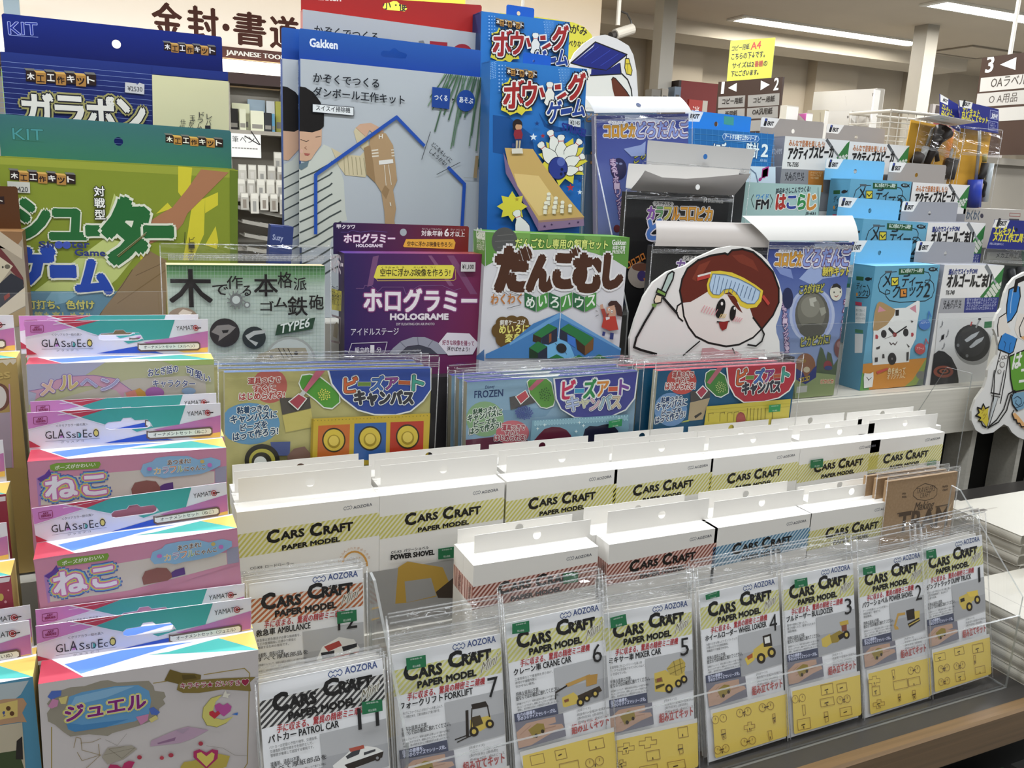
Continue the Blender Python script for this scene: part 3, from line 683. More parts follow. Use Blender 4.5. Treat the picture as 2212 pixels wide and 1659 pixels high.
# ------------------------------------------------------------------ the small packs in clear bags with yellow sheets
MINI_LEAN = 12.0
MF = Frame(zpx('23', 805, 345), zpx('23', 1555, 215), .64, MINI_LEAN, W=.1016)    # layout is measured on pack 5
SKIN, SKIN2 = '#b3937f', '#a1816d'
def vehicle(k):
    """the model pictured on each card, in the coordinates of pack 5's picture"""
    Yv, Dv, Kv, Wv = '#c2aa52', '#8f7a35', '#2c241d', '#d8d6d0'
    def wh(*c): return [o for x, y, r in c for o in (('E', Kv, x, y, r * .85, r), ('E', Yv if k not in (11, 12) else '#888', x, y, r * .4, r * .5))]
    if k == 5: return [('P', Yv, '1235 850 1330 820 1370 850 1490 830 1505 900 1350 1010 1240 1005'), ('P', Dv, '1240 900 1300 880 1310 920 1245 935'), ('P', '#7d4a38', '1255 895 1295 885 1300 915 1258 925'), ('P', '#b09a4c', '1340 810 1390 750 1465 720 1500 760 1495 830 1440 870 1370 860'),
        ('L', '#7b6a30', 5, '1345 815 1480 760'), ('L', '#7b6a30', 5, '1370 855 1500 790'), ('L', '#7b6a30', 5, '1400 745 1420 865'), ('L', '#7b6a30', 5, '1450 725 1470 850'), ('P', '#4a3f22', '1245 955 1320 935 1322 950 1250 985')] + wh((1360, 980, 38), (1440, 935, 34), (1487, 900, 34))
    if k == 6: return [('P', Yv, '1210 970 1300 930 1330 960 1340 1020 1230 1050 1215 1040'), ('P', '#3b2f22', '1330 960 1500 890 1520 930 1345 1030'), ('P', '#b08a48', '1240 860 1430 790 1440 815 1260 885'), ('L', Kv, 12, '1250 875 1165 925'), ('L', Kv, 7, '1165 925 1160 980'), ('P', '#a8803f', '1400 800 1490 790 1480 870 1400 890'),
        ('P', '#7d4a38', '1225 990 1260 978 1262 1000 1230 1010')] + wh((1350, 1015, 34), (1400, 985, 30), (1465, 950, 32))
    if k == 4: return [('P', Yv, '1300 860 1390 800 1480 840 1480 900 1380 960 1300 930'), ('P', Kv, '1390 740 1470 720 1480 830 1400 840'), ('P', Wv, '1405 755 1455 742 1460 800 1410 810'), ('P', '#cbb24f', '1215 940 1300 880 1310 950 1240 1000'), ('P', '#a5582c', '1235 920 1290 890 1290 930 1245 950')] + wh((1370, 940, 48), (1470, 890, 46))
    if k == 3: return [('P', Yv, '1210 930 1300 880 1330 960 1260 1010 1220 1000'), ('P', Dv, '1300 900 1400 850 1460 880 1380 960 1320 970'), ('P', '#b79b45', '1400 770 1490 750 1495 790 1410 805'), ('P', '#7d4a38', '1420 805 1475 793 1475 850 1425 862'), ('P', Kv, '1380 900 1480 850 1500 880 1400 940')] + wh((1470, 890, 40))
    if k == 2: return [('L', '#b58f4a', 22, '1215 950 1255 840 1330 830'), ('P', '#b58f4a', '1200 940 1250 960 1260 985 1215 990'), ('P', Kv, '1345 800 1440 780 1450 880 1360 900'), ('P', Yv, '1440 810 1500 800 1500 870 1445 890'), ('P', '#3a3024', '1360 930 1490 870 1505 900 1380 970'), ('L', Yv, 8, '1375 945 1495 890')]
    if k == 1: return [('P', Yv, '1245 850 1380 800 1480 800 1490 850 1400 900 1390 960 1290 980 1250 920'), ('P', '#d2b64f', '1340 800 1480 780 1470 840 1380 850'), ('P', Kv, '1260 870 1310 855 1315 890 1265 905')] + wh((1370, 950, 46), (1470, 880, 44))
    if k == 7: return [('P', Yv, '1330 870 1470 840 1480 910 1400 960 1330 960'), ('P', Kv, '1340 750 1440 730 1460 770 1350 790'), ('L', Kv, 8, '1345 780 1335 960'), ('L', Kv, 8, '1452 765 1465 850'), ('L', Kv, 20, '1310 800 1310 990'), ('P', '#463a26', '1340 850 1400 835 1420 900 1350 930'), ('L', Kv, 7, '1310 985 1225 1015'), ('L', Kv, 7, '1335 990 1240 1035')] + wh((1355, 960, 38), (1465, 905, 34))
    if k == 11: return [('P', Wv, '1230 960 1300 900 1350 850 1440 835 1500 850 1540 880 1530 920 1320 1010 1240 1000'), ('P', Kv, '1300 960 1540 880 1530 925 1330 1000'), ('P', '#3b3b3d', '1310 900 1360 860 1400 855 1390 890 1320 920'), ('P', '#a34d3c', '1330 845 1420 825 1425 850 1340 870'), ('P', '#3b3b3d', '1420 880 1490 860 1490 875 1420 900')] + wh((1345, 1000, 24), (1500, 925, 22))
    return [('P', Wv, '1250 960 1290 850 1400 770 1500 790 1540 860 1520 930 1320 1000'), ('P', '#a13f38', '1300 850 1400 800 1420 840 1330 890'), ('P', '#2d2d30', '1280 900 1370 880 1370 930 1290 950'), ('P', '#2d2d30', '1420 850 1520 820 1520 850 1430 890'), ('L', '#a13f38', 7, '1290 965 1530 890')] + wh((1345, 990, 28), (1490, 925, 26))
MINI = {5: ('ミキサー車', 'MIXER CAR'), 6: ('クレーン車', 'CRANE CAR'), 4: ('ホイールローダー', 'WHEEL LOADER'), 3: ('ブルドーザー', 'BULLDOZER'), 2: ('パワーショベル', 'POWER SHOVEL'), 1: ('ダンプトラック', 'DUMP TRUCK'), 7: ('フォークリフト', 'FORKLIFT'), 11: ('パトカー', 'PATROL CAR'), 12: ('救急車', 'AMBULANCE')}
TXT = {5: ['建設現場に生コンクリートを運ぶ車', 'で、ドラムを回転させてバランスよく', 'かき混ぜている。'], 7: ['荷物の下にフォークのような形のアームを差し込んで、', '上下・移動させる、工場や倉庫などで働く車です。'], 11: ['パトカーは犯罪の予防や検挙、交通指導、', '交通違反の取り締まりを目的として、', '警察官が乗車して巡回する車両です。'],
       12: ['救急車は緊急搬送が必要な傷病者を、', 'などの医療施設に迅速かつ安全に', '搬送するための車両です。'], 6: ['工事現場などで重量物を吊りあげ、', '荷付けや運搬作業に', '欠かせない車両。'], 4: ['大量の土砂を積んだりダンプトラック', 'に積んだりする建設機械。', '車輪走行で機動力がある。'], 3: ['整地や掘削に使ったり、', '盛土を崩したり、整地するための', '建設機械。'], 2: ['アームの先端のショベルを動かし', '地面を掘り、整地する', '建設機械。'], 1: ['巨大な土砂や岩石などを大量に運ぶ', '大型の運搬車両で、鉱山などで', '活躍する車。']}
def mini_art(k):
    sc = {11: '#3b3938', 12: '#a85f38'}.get(k, '#bdb96e'); bg = {11: '#c9c7c2', 12: '#cfc6bb'}.get(k, '#c6c5ac')
    q = '807 470 1560 325 1563 515 812 668'; jp, en = MINI[k]; red = '#a02a2e'
    a = [('Z', '23'), ('P', bg, q), ('S', sc, q, 17, .5, .26), wave('#4a5a86', 1225, 308, 82, 46, 5), ('T', '#44527e', 'AOZORA', 1325, 310, 1520, 277, 40, dict(b=.03)),
         ('T', '#171412', 'C', 890, 550, 975, 535, 105, dict(b=.07)), ('T', '#171412', 'ARS', 988, 533, 1145, 503, 70, dict(b=.07)), ('T', '#171412', 'C', 1195, 465, 1283, 448, 98, dict(b=.07)), ('T', '#171412', 'RAFT', 1288, 447, 1485, 410, 68, dict(b=.07)),
         ('T', '#171412', 'カーズクラフト・ミニ', 1288, 392, 1485, 356, 27, dict(b=.07)), ('T', '#171412', 'PAPER MODEL', 978, 610, 1380, 530, 42, dict(b=.08)), ('T', '#6d6552', 'Mini', 1410, 520, 1535, 430, 62, dict(it=.45, up=None, o=[('#d8d5cc', .05)])),
         ('T', red, '手に収まる、驚異の精密ミニ' + ('車両' if k > 10 else '建機'), 905, 703, 1440, 598, 48, dict(b=.02, it=.2)),
         ('T', '#1f1d1c', jp, 852, 772, 852 + min(300, 42 * len(jp)), 772 - .2 * min(300, 42 * len(jp)), 46, dict(b=.03)),
         ('T', '#1f1d1c', en, 852 + min(300, 42 * len(jp)) + 16, 768 - .2 * min(300, 42 * len(jp)), min(1430, 852 + min(300, 42 * len(jp)) + 16 + 24 * len(en)), 768 - .2 * min(560, min(300, 42 * len(jp)) + 24 * len(en)), 42, dict(b=.03))]
    n = str(k); num = [('T', '#1f1d1c', n, 1490 if k == 1 else 1458, 704, 1515 if k == 1 else 1530, 690, 125)] if k < 10 else []
    a += [('P', '#a9a9a9', '1158 728 1562 645 1585 985 1180 1092'), ('P', '#9b9b9c', '1165 900 1575 820 1585 985 1180 1092')]
    if k == 5 or True: a += vehicle(k)
    a += num
    if k > 10: a.append(('T', '#1f1d1c', n, 1392, 716, 1520, 692, 128))
    a += [('R', '#4c4a48', TXT[k], 855, 814, 1145, 762, 3, 29, 20), ('T', '#2a2827', '接着剤、道具は不要。' if k > 10 else '特殊な道具は不要。', 860, 942, 1040, 905, 30, dict(b=.01)), ('T', '#2a2827', 'すべて厚紙部品を' if k > 10 else '紙ならではの構造に触れてください。', 860, 977, 1195, 907, 32, dict(b=.01)),
          ('R', '#3c3a39', ['説明書がついていて、特殊な道具も必要ないので誰でも手軽に', '楽しむことができます。細部にまでこだわって再現された', '機構と、紙の特性を活かした構造設計もお楽しみください。'], 862, 1014, 1190, 950, 3, 24, 16),
          ('P', '#4a4d5e', '838 1080 1168 1012 1176 1098 843 1148'), ('T', '#c3c6dc', '自力の建機を、', 862, 1110, 1010, 1080, 26, dict(b=.04)), ('T', '#c3c6dc', '手のひらサイズでシリーズ化。', 864, 1140, 1160, 1080, 26, dict(b=.04)),
          ('P', '#77757d', '843 1150 1212 1095 1228 1282 862 1372'), ('P', SKIN, '850 1230 930 1160 1080 1130 1150 1120 1155 1165 1090 1185 1200 1180 1215 1210 1120 1250 960 1340 862 1360'), ('L', SKIN2, 7, '940 1270 1060 1215 1150 1195'), ('L', SKIN2, 5, '880 1250 960 1180'),
          ('P', '#8d7a3c', '940 1215 1010 1165 1060 1170 1070 1225 980 1285'), ('E', '#3a2f22', 1000, 1265, 14, 17), ('E', '#3a2f22', 1050, 1232, 13, 16),
          ('R', '#6a6866', ['[完成サイズ]', '約全長71×全幅29×全高37mm', '[製作目安]  [部品数]', '約40〜60分   全63ピース'], 1318, 1095, 1570, 1045, 2, 31, 20),
          ('T', '#a4524e', '組み立てキット', 1275, 1272, 1560, 1205, 66, dict(b=.035)), ]
    return a
SHEETW = '#dcbd58'
def sheet_art(k):
    rnd = random.Random(k * 7); L = '#96763a'; a = [('Z', '23'), ('P', '#cfccc5', '864 1385 1590 1225 1596 1400 880 1500'), ('P', SHEETW, '884 1418 1592 1262 1600 1625 1588 1642 908 1822 897 1808')]
    for i in range(9):
        cx = 980 + (i % 3) * 225 + rnd.uniform(-40, 40); cy = 1480 + (i // 3) * 125 - (cx - 980) * .24 + rnd.uniform(-15, 15); w = rnd.uniform(40, 80); h = rnd.uniform(35, 50); ty = rnd.randrange(4)
        if ty == 0: a.append(('L', L, 5, [cx - w, cy - h, cx + w, cy - h - w * .36, cx + w + 10, cy + h - w * .36, cx - w + 10, cy + h, cx - w, cy - h]))
        elif ty == 1:
            for q in (0, 1): a.append(('L', L, 5, [z for t in range(17) for z in (cx + q * 75 - 40 + 32 * math.cos(t * .3927), cy - q * 14 + 36 * math.sin(t * .3927))])); a.append(('L', L, 6, [cx + q * 75 - 40, cy - q * 14, cx + q * 75 - 40, cy - q * 14 - 18]))
        elif ty == 2: a.append(('L', L, 5, [cx - w, cy - h * .3, cx - w * .3, cy - h * .4, cx - w * .3, cy - h, cx + w * .4, cy - h * 1.1, cx + w * .4, cy - h * .5, cx + w, cy - h * .6, cx + w, cy + h * .2, cx + w * .3, cy + h * .3, cx + w * .3, cy + h * .8, cx - w * .4, cy + h, cx - w * .4, cy + h * .4, cx - w, cy + h * .5, cx - w, cy - h * .3]))
        else: a.append(('L', L, 5, [cx - w * .3, cy - h, cx + w * .2, cy - h * 1.1, cx + w * .3, cy + h * .7, cx - w * .1, cy + h, cx - w * .3, cy - h]))
        if rnd.random() < .6: a.append(('L', '#4a3618', 9, [cx - w * .3, cy, cx + w * .2, cy - 10]))
        if rnd.random() < .6: a.append(('L', '#4a3618', 8, [cx, cy + 10, cx + 2, cy + h * .6]))
    return a
def mini_pack(k, TL, TR, label, Y=.64, lean=MINI_LEAN, behind=(), sticker=None, words=''):
    F = Frame(TL, TR, Y, lean, W=.1016); H = .1745; W = .1016; HD = .030 if k < 10 else .005
    def build(lbl, off, dx, full):
        F2 = Frame(TL, TR, Y, lean, W=W); F2.O = F2.O + F2.b * off + F2.u * dx
        t = empty('mini_model_pack', lbl, 'pack', F2.mat(H), 'bagged mini model packs')
        if full or k not in MC:
            m = MB(); m.box(0, W, 0, .0008, 0, H, ink('#dddbd8'))
            m.box(.006, W + .001, .0010, .0022, .002, H - .01, ink('#d5d2ca'))
            P = Printer(m, lambda p: MF.xz(p), lambda a, b, d: (min(a, W), -d, b + H)); P.run(mini_art(k)); m.build('printed_card', t)
            m = MB(); 
            P = Printer(m, lambda p: MF.xz(p), lambda a, b, d: (a, -.0026 - d, b + H)); P.run(sheet_art(k)); m.build('yellow_parts_sheet', t)
        else:
            m = MB(); m.box(0, W, 0, .0008, 0, H, ink(WHT)); m.box(-.001, W + .001, .001, .002, .002, H - .01, ink('#cfccc4')); m.build('printed_card', t)
        bag(t, H, -.0035, W + .0035, -H - .001, HD + (.002 if not full else 0), -.0036, seed=k * 13 + int(off * 1e4), hz=.006 if k < 10 else .001, depth=.0012, crinkle=.006, name='clear_bag')
        return t, F2
    t, F2 = build(label, 0, 0, True)
    if sticker: price_sticker(t, F, H, sticker[1], z=sticker[0], label='green price sticker', y=-.0035)
    MC.add(k)
    for i, (off, dx) in enumerate(behind):
        build(('bagged pack right behind ' if i == 0 else ['', 'third bagged pack deep in the stack of ', 'fourth bagged pack deep in the stack of '][i]) + words, off, dx, False)
MC = set()
BH = ((.010, .002), (.020, .004))
mini_pack(7, zpx('13', 1170, 692), zpx('13', 2110, 510), 'bagged mini pack 7 with a forklift picture', behind=BH, sticker=('13', '1283 715 1450 685 1455 785 1290 815'), words='the forklift pack 7')
mini_pack(6, (1092, 1347), (1287, 1305), 'bagged mini pack 6 with a crane truck picture', behind=BH, sticker=('23', '15 422 158 395 162 488 15 510'), words='the crane truck pack 6')
mini_pack(5, zpx('23', 805, 345), zpx('23', 1555, 215), 'bagged mini pack 5 with a concrete mixer picture', behind=BH, sticker=('23', '848 372 980 338 992 430 855 463'), words='the mixer pack 5')
mini_pack(4, (1510, 1284), (1684, 1246), 'bagged mini pack 4 with a wheel loader picture', behind=BH, sticker=('23', '1660 178 1778 140 1780 190 1665 220'), words='the wheel loader pack 4')
mini_pack(3, (1687.5, 1247), (1847, 1215), 'bagged mini pack 3 with a bulldozer picture', behind=BH, sticker=('33', '238 48 345 28 350 98 240 122'), words='the bulldozer pack 3')
mini_pack(2, (1852, 1221), (1994, 1190), 'bagged mini pack 2 with a digger picture', behind=BH, sticker=('33', '820 -55 925 -75 928 -10 825 10'), words='the digger pack 2')
mini_pack(1, (1991, 1186), (2110, 1158), 'bagged mini pack 1 with a dump truck picture', behind=BH, sticker=('32', '1360 1535 1440 1518 1450 1592 1362 1605'), words='the dump truck pack 1')
mini_pack(11, zpx('13', 32, 942), zpx('13', 1095, 725), 'bagged mini pack 11 with a patrol car picture and black stripes', Y=.632, behind=((.010, 0), (.020, 0)), sticker=('13', '908 1088 1080 1062 1085 1160 912 1192'), words='the patrol car pack 11')
mini_pack(12, (538, 1262), (787, 1228), 'bagged mini pack 12 with an ambulance picture and orange stripes', Y=.720, lean=6, behind=((.010, -.002), (.020, -.004)), sticker=('13', '697 318 862 298 866 392 700 420'), words='the ambulance pack 12')
# ------------------------------------------------------------------ clear acrylic racks
def rack(name, label, mat4=None): return empty(name, label, 'acrylic rack', mat4)
t = rack('acrylic_rack', 'clear acrylic bin with a low front lip holding mini packs 1 to 7')
m = MB(); plate(m, [(.192, .8802), (.946, .8802), (.946, .976), (.192, .976)], .588, .5905, lambda a, b, d: (a, d, b)); m.build('front_lip', t)
for x in (.190, .946):
    m = MB(); plate(m, [(.5905, .8802), (.706, .8802), (.706, 1.098), (.693, 1.096), (.5905, .999)], x, x + .0025, lambda a, b, d: (d, a, b)); m.build('side_panel', t)
m = MB(); plate(m, [(.193, .592), (.944, .592), (.944, .704), (.193, .704)], .8802, .8822, lambda a, b, d: (a, b, d)); m.build('base_plate', t)
m = MB(); plate(m, [(.193, .8825), (.944, .8825), (.944, 1.03), (.193, 1.03)], .7045, .7065, lambda a, b, d: (a, d, b)); m.build('back_plate', t)
t = rack('acrylic_rack', 'clear acrylic stand holding the ambulance and patrol car packs')
m = MB(); plate(m, [(.073, .8802), (.186, .8802), (.186, .93), (.073, .93)], .712, .7145, lambda a, b, d: (a, d, b)); plate(m, [(.073, .715), (.186, .715), (.186, .757), (.073, .757)], .9275, .93, lambda a, b, d: (a, b, d)); m.build('step', t)
m = MB(); plate(m, [(.08, .581), (.186, .581), (.186, .705), (.08, .705)], .8802, .8822, lambda a, b, d: (a, b, d)); m.build('base_plate', t)
t = rack('acrylic_rack', 'clear acrylic front panel before the electronic kit cartons and the round ball kit')
m = MB(); plate(m, [(1.0, 1.0905), (1.62, 1.0905), (1.62, 1.2285), (1.0, 1.2285)], 1.14, 1.1425, lambda a, b, d: (a, d, b)); m.build('front_lip', t)
t = rack('acrylic_rack', 'clear acrylic side bracket rising from the back row of white cartons')
m = MB(); plate(m, [(1.0, .8802), (1.128, .8802), (1.128, 1.0), (1.052, 1.158), (1.0, 1.158)], 1.345, 1.3475, lambda a, b, d: (d, a, b))
t2 = m.build('side_panel', t)
t = rack('acrylic_rack', 'clear acrylic front panel before the green game kit')
m = MB(); plate(m, [(-.32, 1.0905), (.2, 1.0905), (.2, 1.302), (-.32, 1.302)], 1.131, 1.1335, lambda a, b, d: (a, d, b)); m.build('front_lip', t)
t = rack('acrylic_rack', 'slanted clear acrylic divider right of the bowling cartons')
m = MB(); plate(m, [(1.135, 1.0905), (1.3, 1.0905), (1.3, 1.50), (1.27, 1.50), (1.135, 1.26)], .716, .7185, lambda a, b, d: (d, a, b)); m.build('divider', t)
t = rack('acrylic_rack', 'clear acrylic divider between the two columns of pastel cartons at the left')
m = MB(); plate(m, [(.60, .8802), (.69, .8802), (.69, 1.0), (.60, .99)], -.0835, -.0815, lambda a, b, d: (d, a, b)); m.build('divider', t)

# ------------------------------------------------------------------ brown paper packs at the right of the lower row
def kraft_pack(off, label, art):
    F = Frame(zpx('32', 1055, 950), zpx('32', 1648, 865), .79, 2)
    F.O = F.O + F.b * off + F.u * (-.004 * off / .012); H = F.O.z - .8815; W = F.W
    t = empty('kraft_craft_pack', label, 'pack', F.mat(H), 'brown paper craft packs'); m = MB(); kr = speckle('kraft_paper', [(.3, '#8a6f50'), (.7, '#967b5b')], 300, .8)
    m.box(0, W, 0, .006, 0, H, kr)
    if art: P = Printer(m, lambda p: F.xz(p), lambda a, b, d: (a, -d, b + H), .8); P.run(art)
    m.build('kraft_card', t); bag(t, H, -.003, W + .003, -H + .001, .010, -.0008, seed=int(off * 999) + 5, hz=.001, depth=.001); return t
K = '#4a3a2a'
kraft_pack(0, 'front brown paper pack lettered Making TRAM', [('Z', '32'), ('L', K, 5, '1268 1040 1300 1000 1368 965 1440 985 1470 1010 1468 1060 1440 1090 1370 1112 1300 1100 1266 1070 1268 1040'),
    ('T', K, 'TRAVELERS', 1290, 1055, 1450, 1030, 36), ('T', K, 'CRAFT', 1322, 1092, 1410, 1078, 30), ('R', K, ['OPEN', 'MODEL'], 1170, 1062, 1210, 1058, 0, 28, 12, dict(b=.05)), ('R', K, ['PAPER', 'CRAFT'], 1515, 1002, 1562, 997, 0, 28, 12, dict(b=.05)),
    ('T', K, 'Making', 1270, 1222, 1438, 1195, 66, dict(it=.25, b=.02)), ('L', K, 7, '1132 1222 1255 1200'), ('L', K, 7, '1458 1165 1568 1143'), ('T', K, 'TRAM', 1130, 1385, 1550, 1318, 118, dict(b=.05)),
    ('P', '#b59a78', '1555 1180 1600 1120 1575 1190 1550 1260')])
kraft_pack(.014, 'second brown paper pack, in the middle of the kraft stack', ())
kraft_pack(.028, 'back brown paper pack of the kraft stack', ())

# ------------------------------------------------------------------ stacks of white brochures on the counter's right end
def brochure(x, y, w, d, z, h, rz, label, i, mark=None):
    t = empty('brochure', label, 'brochure', Matrix.Translation((x, y, z)) @ Matrix.Rotation(rz, 4, 'Z'), 'white brochures stacked on the counter')
    m = MB(); pg = paint('page_edges', '#a8a292', .8, .12, 400, 0, (1, 1, 6)); cv = paint('cover_white', '#b3aea1', .5, .03, 8)
    e = .0015
    m.box(e, w - e, e, d - e, .0006, h - .0006, pg); m.build('pages', t)
    m = MB(); m.box(0, w, 0, d, 0, .0006, cv); m.box(0, w, 0, d, h - .0006, h, cv)
    n = 7      # rounded spine along the left side
    m.prism([(.0012 - .0022 * math.sin(math.pi * k / n), h * k / n) for k in range(n + 1)], 0, d, lambda a, b, q: (a, q, b), cv)
    if mark: 
        P = Printer(m, None, lambda a, b, q: (a, b, h + q)); P.z = 'l'; P.run(mark)
    m.build('cover', t)
rnd = random.Random(3); z = .8804
ORD = ['lowest', 'second', 'third', 'fourth', 'fifth', 'sixth', 'seventh', 'eighth', 'ninth', 'tenth']
for i in range(8):
    top = i == 7
    brochure(1.120 + rnd.uniform(-.004, .004), .712 + rnd.uniform(-.003, .003), .21, .128, z, .0150, rnd.uniform(-.012, .012), (ORD[i] if not top else 'topmost') + ' white brochure of the taller stack at the right edge', i,
             [('P', '#4a443c', '.012 .086 .045 .086 .045 .093 .012 .093'), ('P', '#8d877c', '.05 .088 .07 .088 .07 .091 .05 .091')] if top else None); z += .0152
z = .8804
for i in range(5):
    top = i == 4
    brochure(.972 + rnd.uniform(-.003, .004), .562 + rnd.uniform(-.002, .002), .14, .143, z, .0155, rnd.uniform(-.01, .01), (ORD[i] if not top else 'topmost') + ' white brochure of the lower stack beside the acrylic bin', i,
             [('L', '#8a2a2a', .0025, [q for k in range(14) for q in (.075 + .022 * math.cos(.5 + k * .4), .03 + .022 * math.sin(.5 + k * .4))]), ('P', '#77716a', '.03 .0 .031 .0 .031 .14 .03 .14')] if top else None); z += .0157

# ------------------------------------------------------------------ pastel glass paint cartons
GX = Frame((82.3, 1478), (558, 1403.5), .63); GT = .033
g0 = GX.xz((77, 1351.7), GT); g1_ = GX.xz((542.5, 1291), GT); GTW = g1_[0] - g0[0]
PK, RD, TL_, YE, BL_, WH = '#b878ac', '#a93a4a', '#3d8f88', '#d2ab58', '#2c4ca4', '#cfcad0'
def gd_tab_art(title):
    fr = '#5d4a44'
    return [('Z', '03'), ('P', PK, '300 445 600 407 800 452 316 596'), ('P', RD, '628 404 1066 345 815 442'), ('P', TL_, '820 443 1068 344 1815 250 1752 430 1508 480 1486 444 1452 410 1330 426 1300 405 1220 416 1198 446 1078 466 1044 492'), ('P', TL_, '1300 512 1444 490 1488 468 1512 478 1348 531'),
        ('P', '#ab6a9c', '1500 500 1752 430 2140 314 2136 470 1850 535'), ('P', YE, '1830 538 2136 466 2134 512 1900 545'), ('P', BL_, '1030 662 1430 545 1700 582 1560 592'), ('P', RD, '308 698 430 745 310 765'),
        ('L', '#e8e4e8', 6, '600 407 1040 490'), ('L', '#e8e4e8', 6, '628 404 820 443 316 596'), ('L', '#e8e4e8', 6, '1066 345 600 440'),
        ('L', '#7d2c4e', 5, '368 482 490 462 497 468 497 520 490 528 378 543 368 540 366 490 368 482'), ('T', '#7d2c4e', 'ART', 405, 502, 460, 494, 22, dict(b=.06)), ('T', '#7d2c4e', 'SERIES', 388, 528, 482, 513, 22, dict(b=.06)),
        ('T', '#3b3638', '＜クリアカラー絵の具＞', 580, 554, 885, 512, 30), 
        ('P', '#ab74a8', '612 650 640 590 650 640'), ('P', '#4b9d92', '795 632 795 585 822 600 815 628'), ('E', '#d2bd62', 962, 570, 26, 36),
        ('T', '#2f2a2c', 'GL', 478, 670, 592, 655, 86), ('T', '#2f2a2c', 'A', 597, 653, 662, 645, 100), ('T', '#2f2a2c', 'Ss', 678, 645, 770, 634, 72), ('T', '#2f2a2c', 'D', 780, 632, 822, 627, 62), ('T', '#2f2a2c', 'E', 838, 625, 880, 620, 86), ('T', '#2f2a2c', 'c', 888, 618, 922, 613, 46), ('T', '#2f2a2c', 'O', 935, 612, 992, 606, 86),
        ('L', '#55504f', 3, '478 690 995 618'), ('T', '#3b3638', 'グ ラ ス デ コ', 625, 696, 845, 662, 22),
        ('P', fr, '1440 512 1462 516 2040 424 2062 438 2062 486 2040 506 1470 592 1440 575'), ('P', '#d0cdc3', '1452 525 1470 528 2035 440 2050 450 2050 478 2032 492 1475 574 1452 562'),
        ('T', '#2f2a2c', 'オーナメントセット〈' + title + '〉', 1505, 560, 2008, 484, 38, dict(b=.01)),
        ('T', '#2f2a2c', 'YAMAT', 1828, 348, 1998, 320, 48), ('E', '#8f2a2c', 2020, 300, 27, 27), ('E', WH, 2020, 300, 19, 19), ('E', '#8f2a2c', 2020, 300, 15, 15), ('L', '#2b1a1a', 10, '2030 299 2070 292')]
GTOP = [('Z', '03'), ('P', RD, '300 755 435 722 715 884 322 950'), ('P', '#5a80cc', '550 775 1040 655 1560 592 1650 582 1440 625 690 855'), ('P', '#48a39b', '1270 695 1440 668 1865 552 2205 650'), ('P', '#dbb45f', '1868 550 2160 495 2210 650')]
def gd(label, F, base, title, body, art, ztab=None, vis=True, T=GT, left=None, tabpx=None):
    """tabpx: top corners of the hang tab"""
    H = F.O.z - base; W = F.W; k = W / GX.W
    t = empty('glass_paint_carton', label, 'carton', F.mat(H), 'pastel glass paint cartons'); m = MB()
    fc = ink(body) if isinstance(body, str) else body
    m.box(0, W, 0, T, 0, H, [fc, ink(WH), left or ink('#8f8a7a'), ink('#c9b274'), ink(WH), ink(WH)])
    P = Printer(m, lambda p: tuple(q for q in GX.top(p)), lambda a, b, d: (min(W, max(0, a * k)), min(T, max(0, b * T / GT)), H + d)); P.run(GTOP)
    if art: P = Printer(m, lambda p: F.xz(p), lambda a, b, d: (min(W, max(0, a)), -d, max(0, b + H))); P.run(art)
    m.build('carton', t)
    a = F.xz(tabpx[:2], T); b = F.xz(tabpx[2:], T); h = (a[1] + b[1]) / 2
    tw = b[0] - a[0]; s = tw / GTW; x0 = a[0]
    m = MB(); hl = [GX.xz(zpx('03', x, y), GT) for x, y in nums('1050 500 1080 472 1200 452 1222 422 1300 410 1330 432 1450 415 1480 432 1470 468 1440 485 1090 532 1055 525')]
    nrm = lambda q: (x0 + (q[0] - g0[0]) * s, h + (q[1] - (g0[1] + g1_[1]) / 2) * s)
    m.prism([(x0, -.003), (x0 + tw, -.003), (x0 + tw, h), (x0, h)], -.0007, 0, lambda p, q, d: (p, T + d, q + H), ink(WH), None, [[nrm(q) for q in hl]])
    P = Printer(m, lambda p: nrm(GX.xz(p, GT)), lambda p, q, d: (min(x0 + tw, max(x0, p)), T - .0008 - d, max(.0005, min(h, q)) + H)); P.run(gd_tab_art(title)[0:] if vis else gd_tab_art(title)); m.build('hang_tab', t)
    return t, F, H
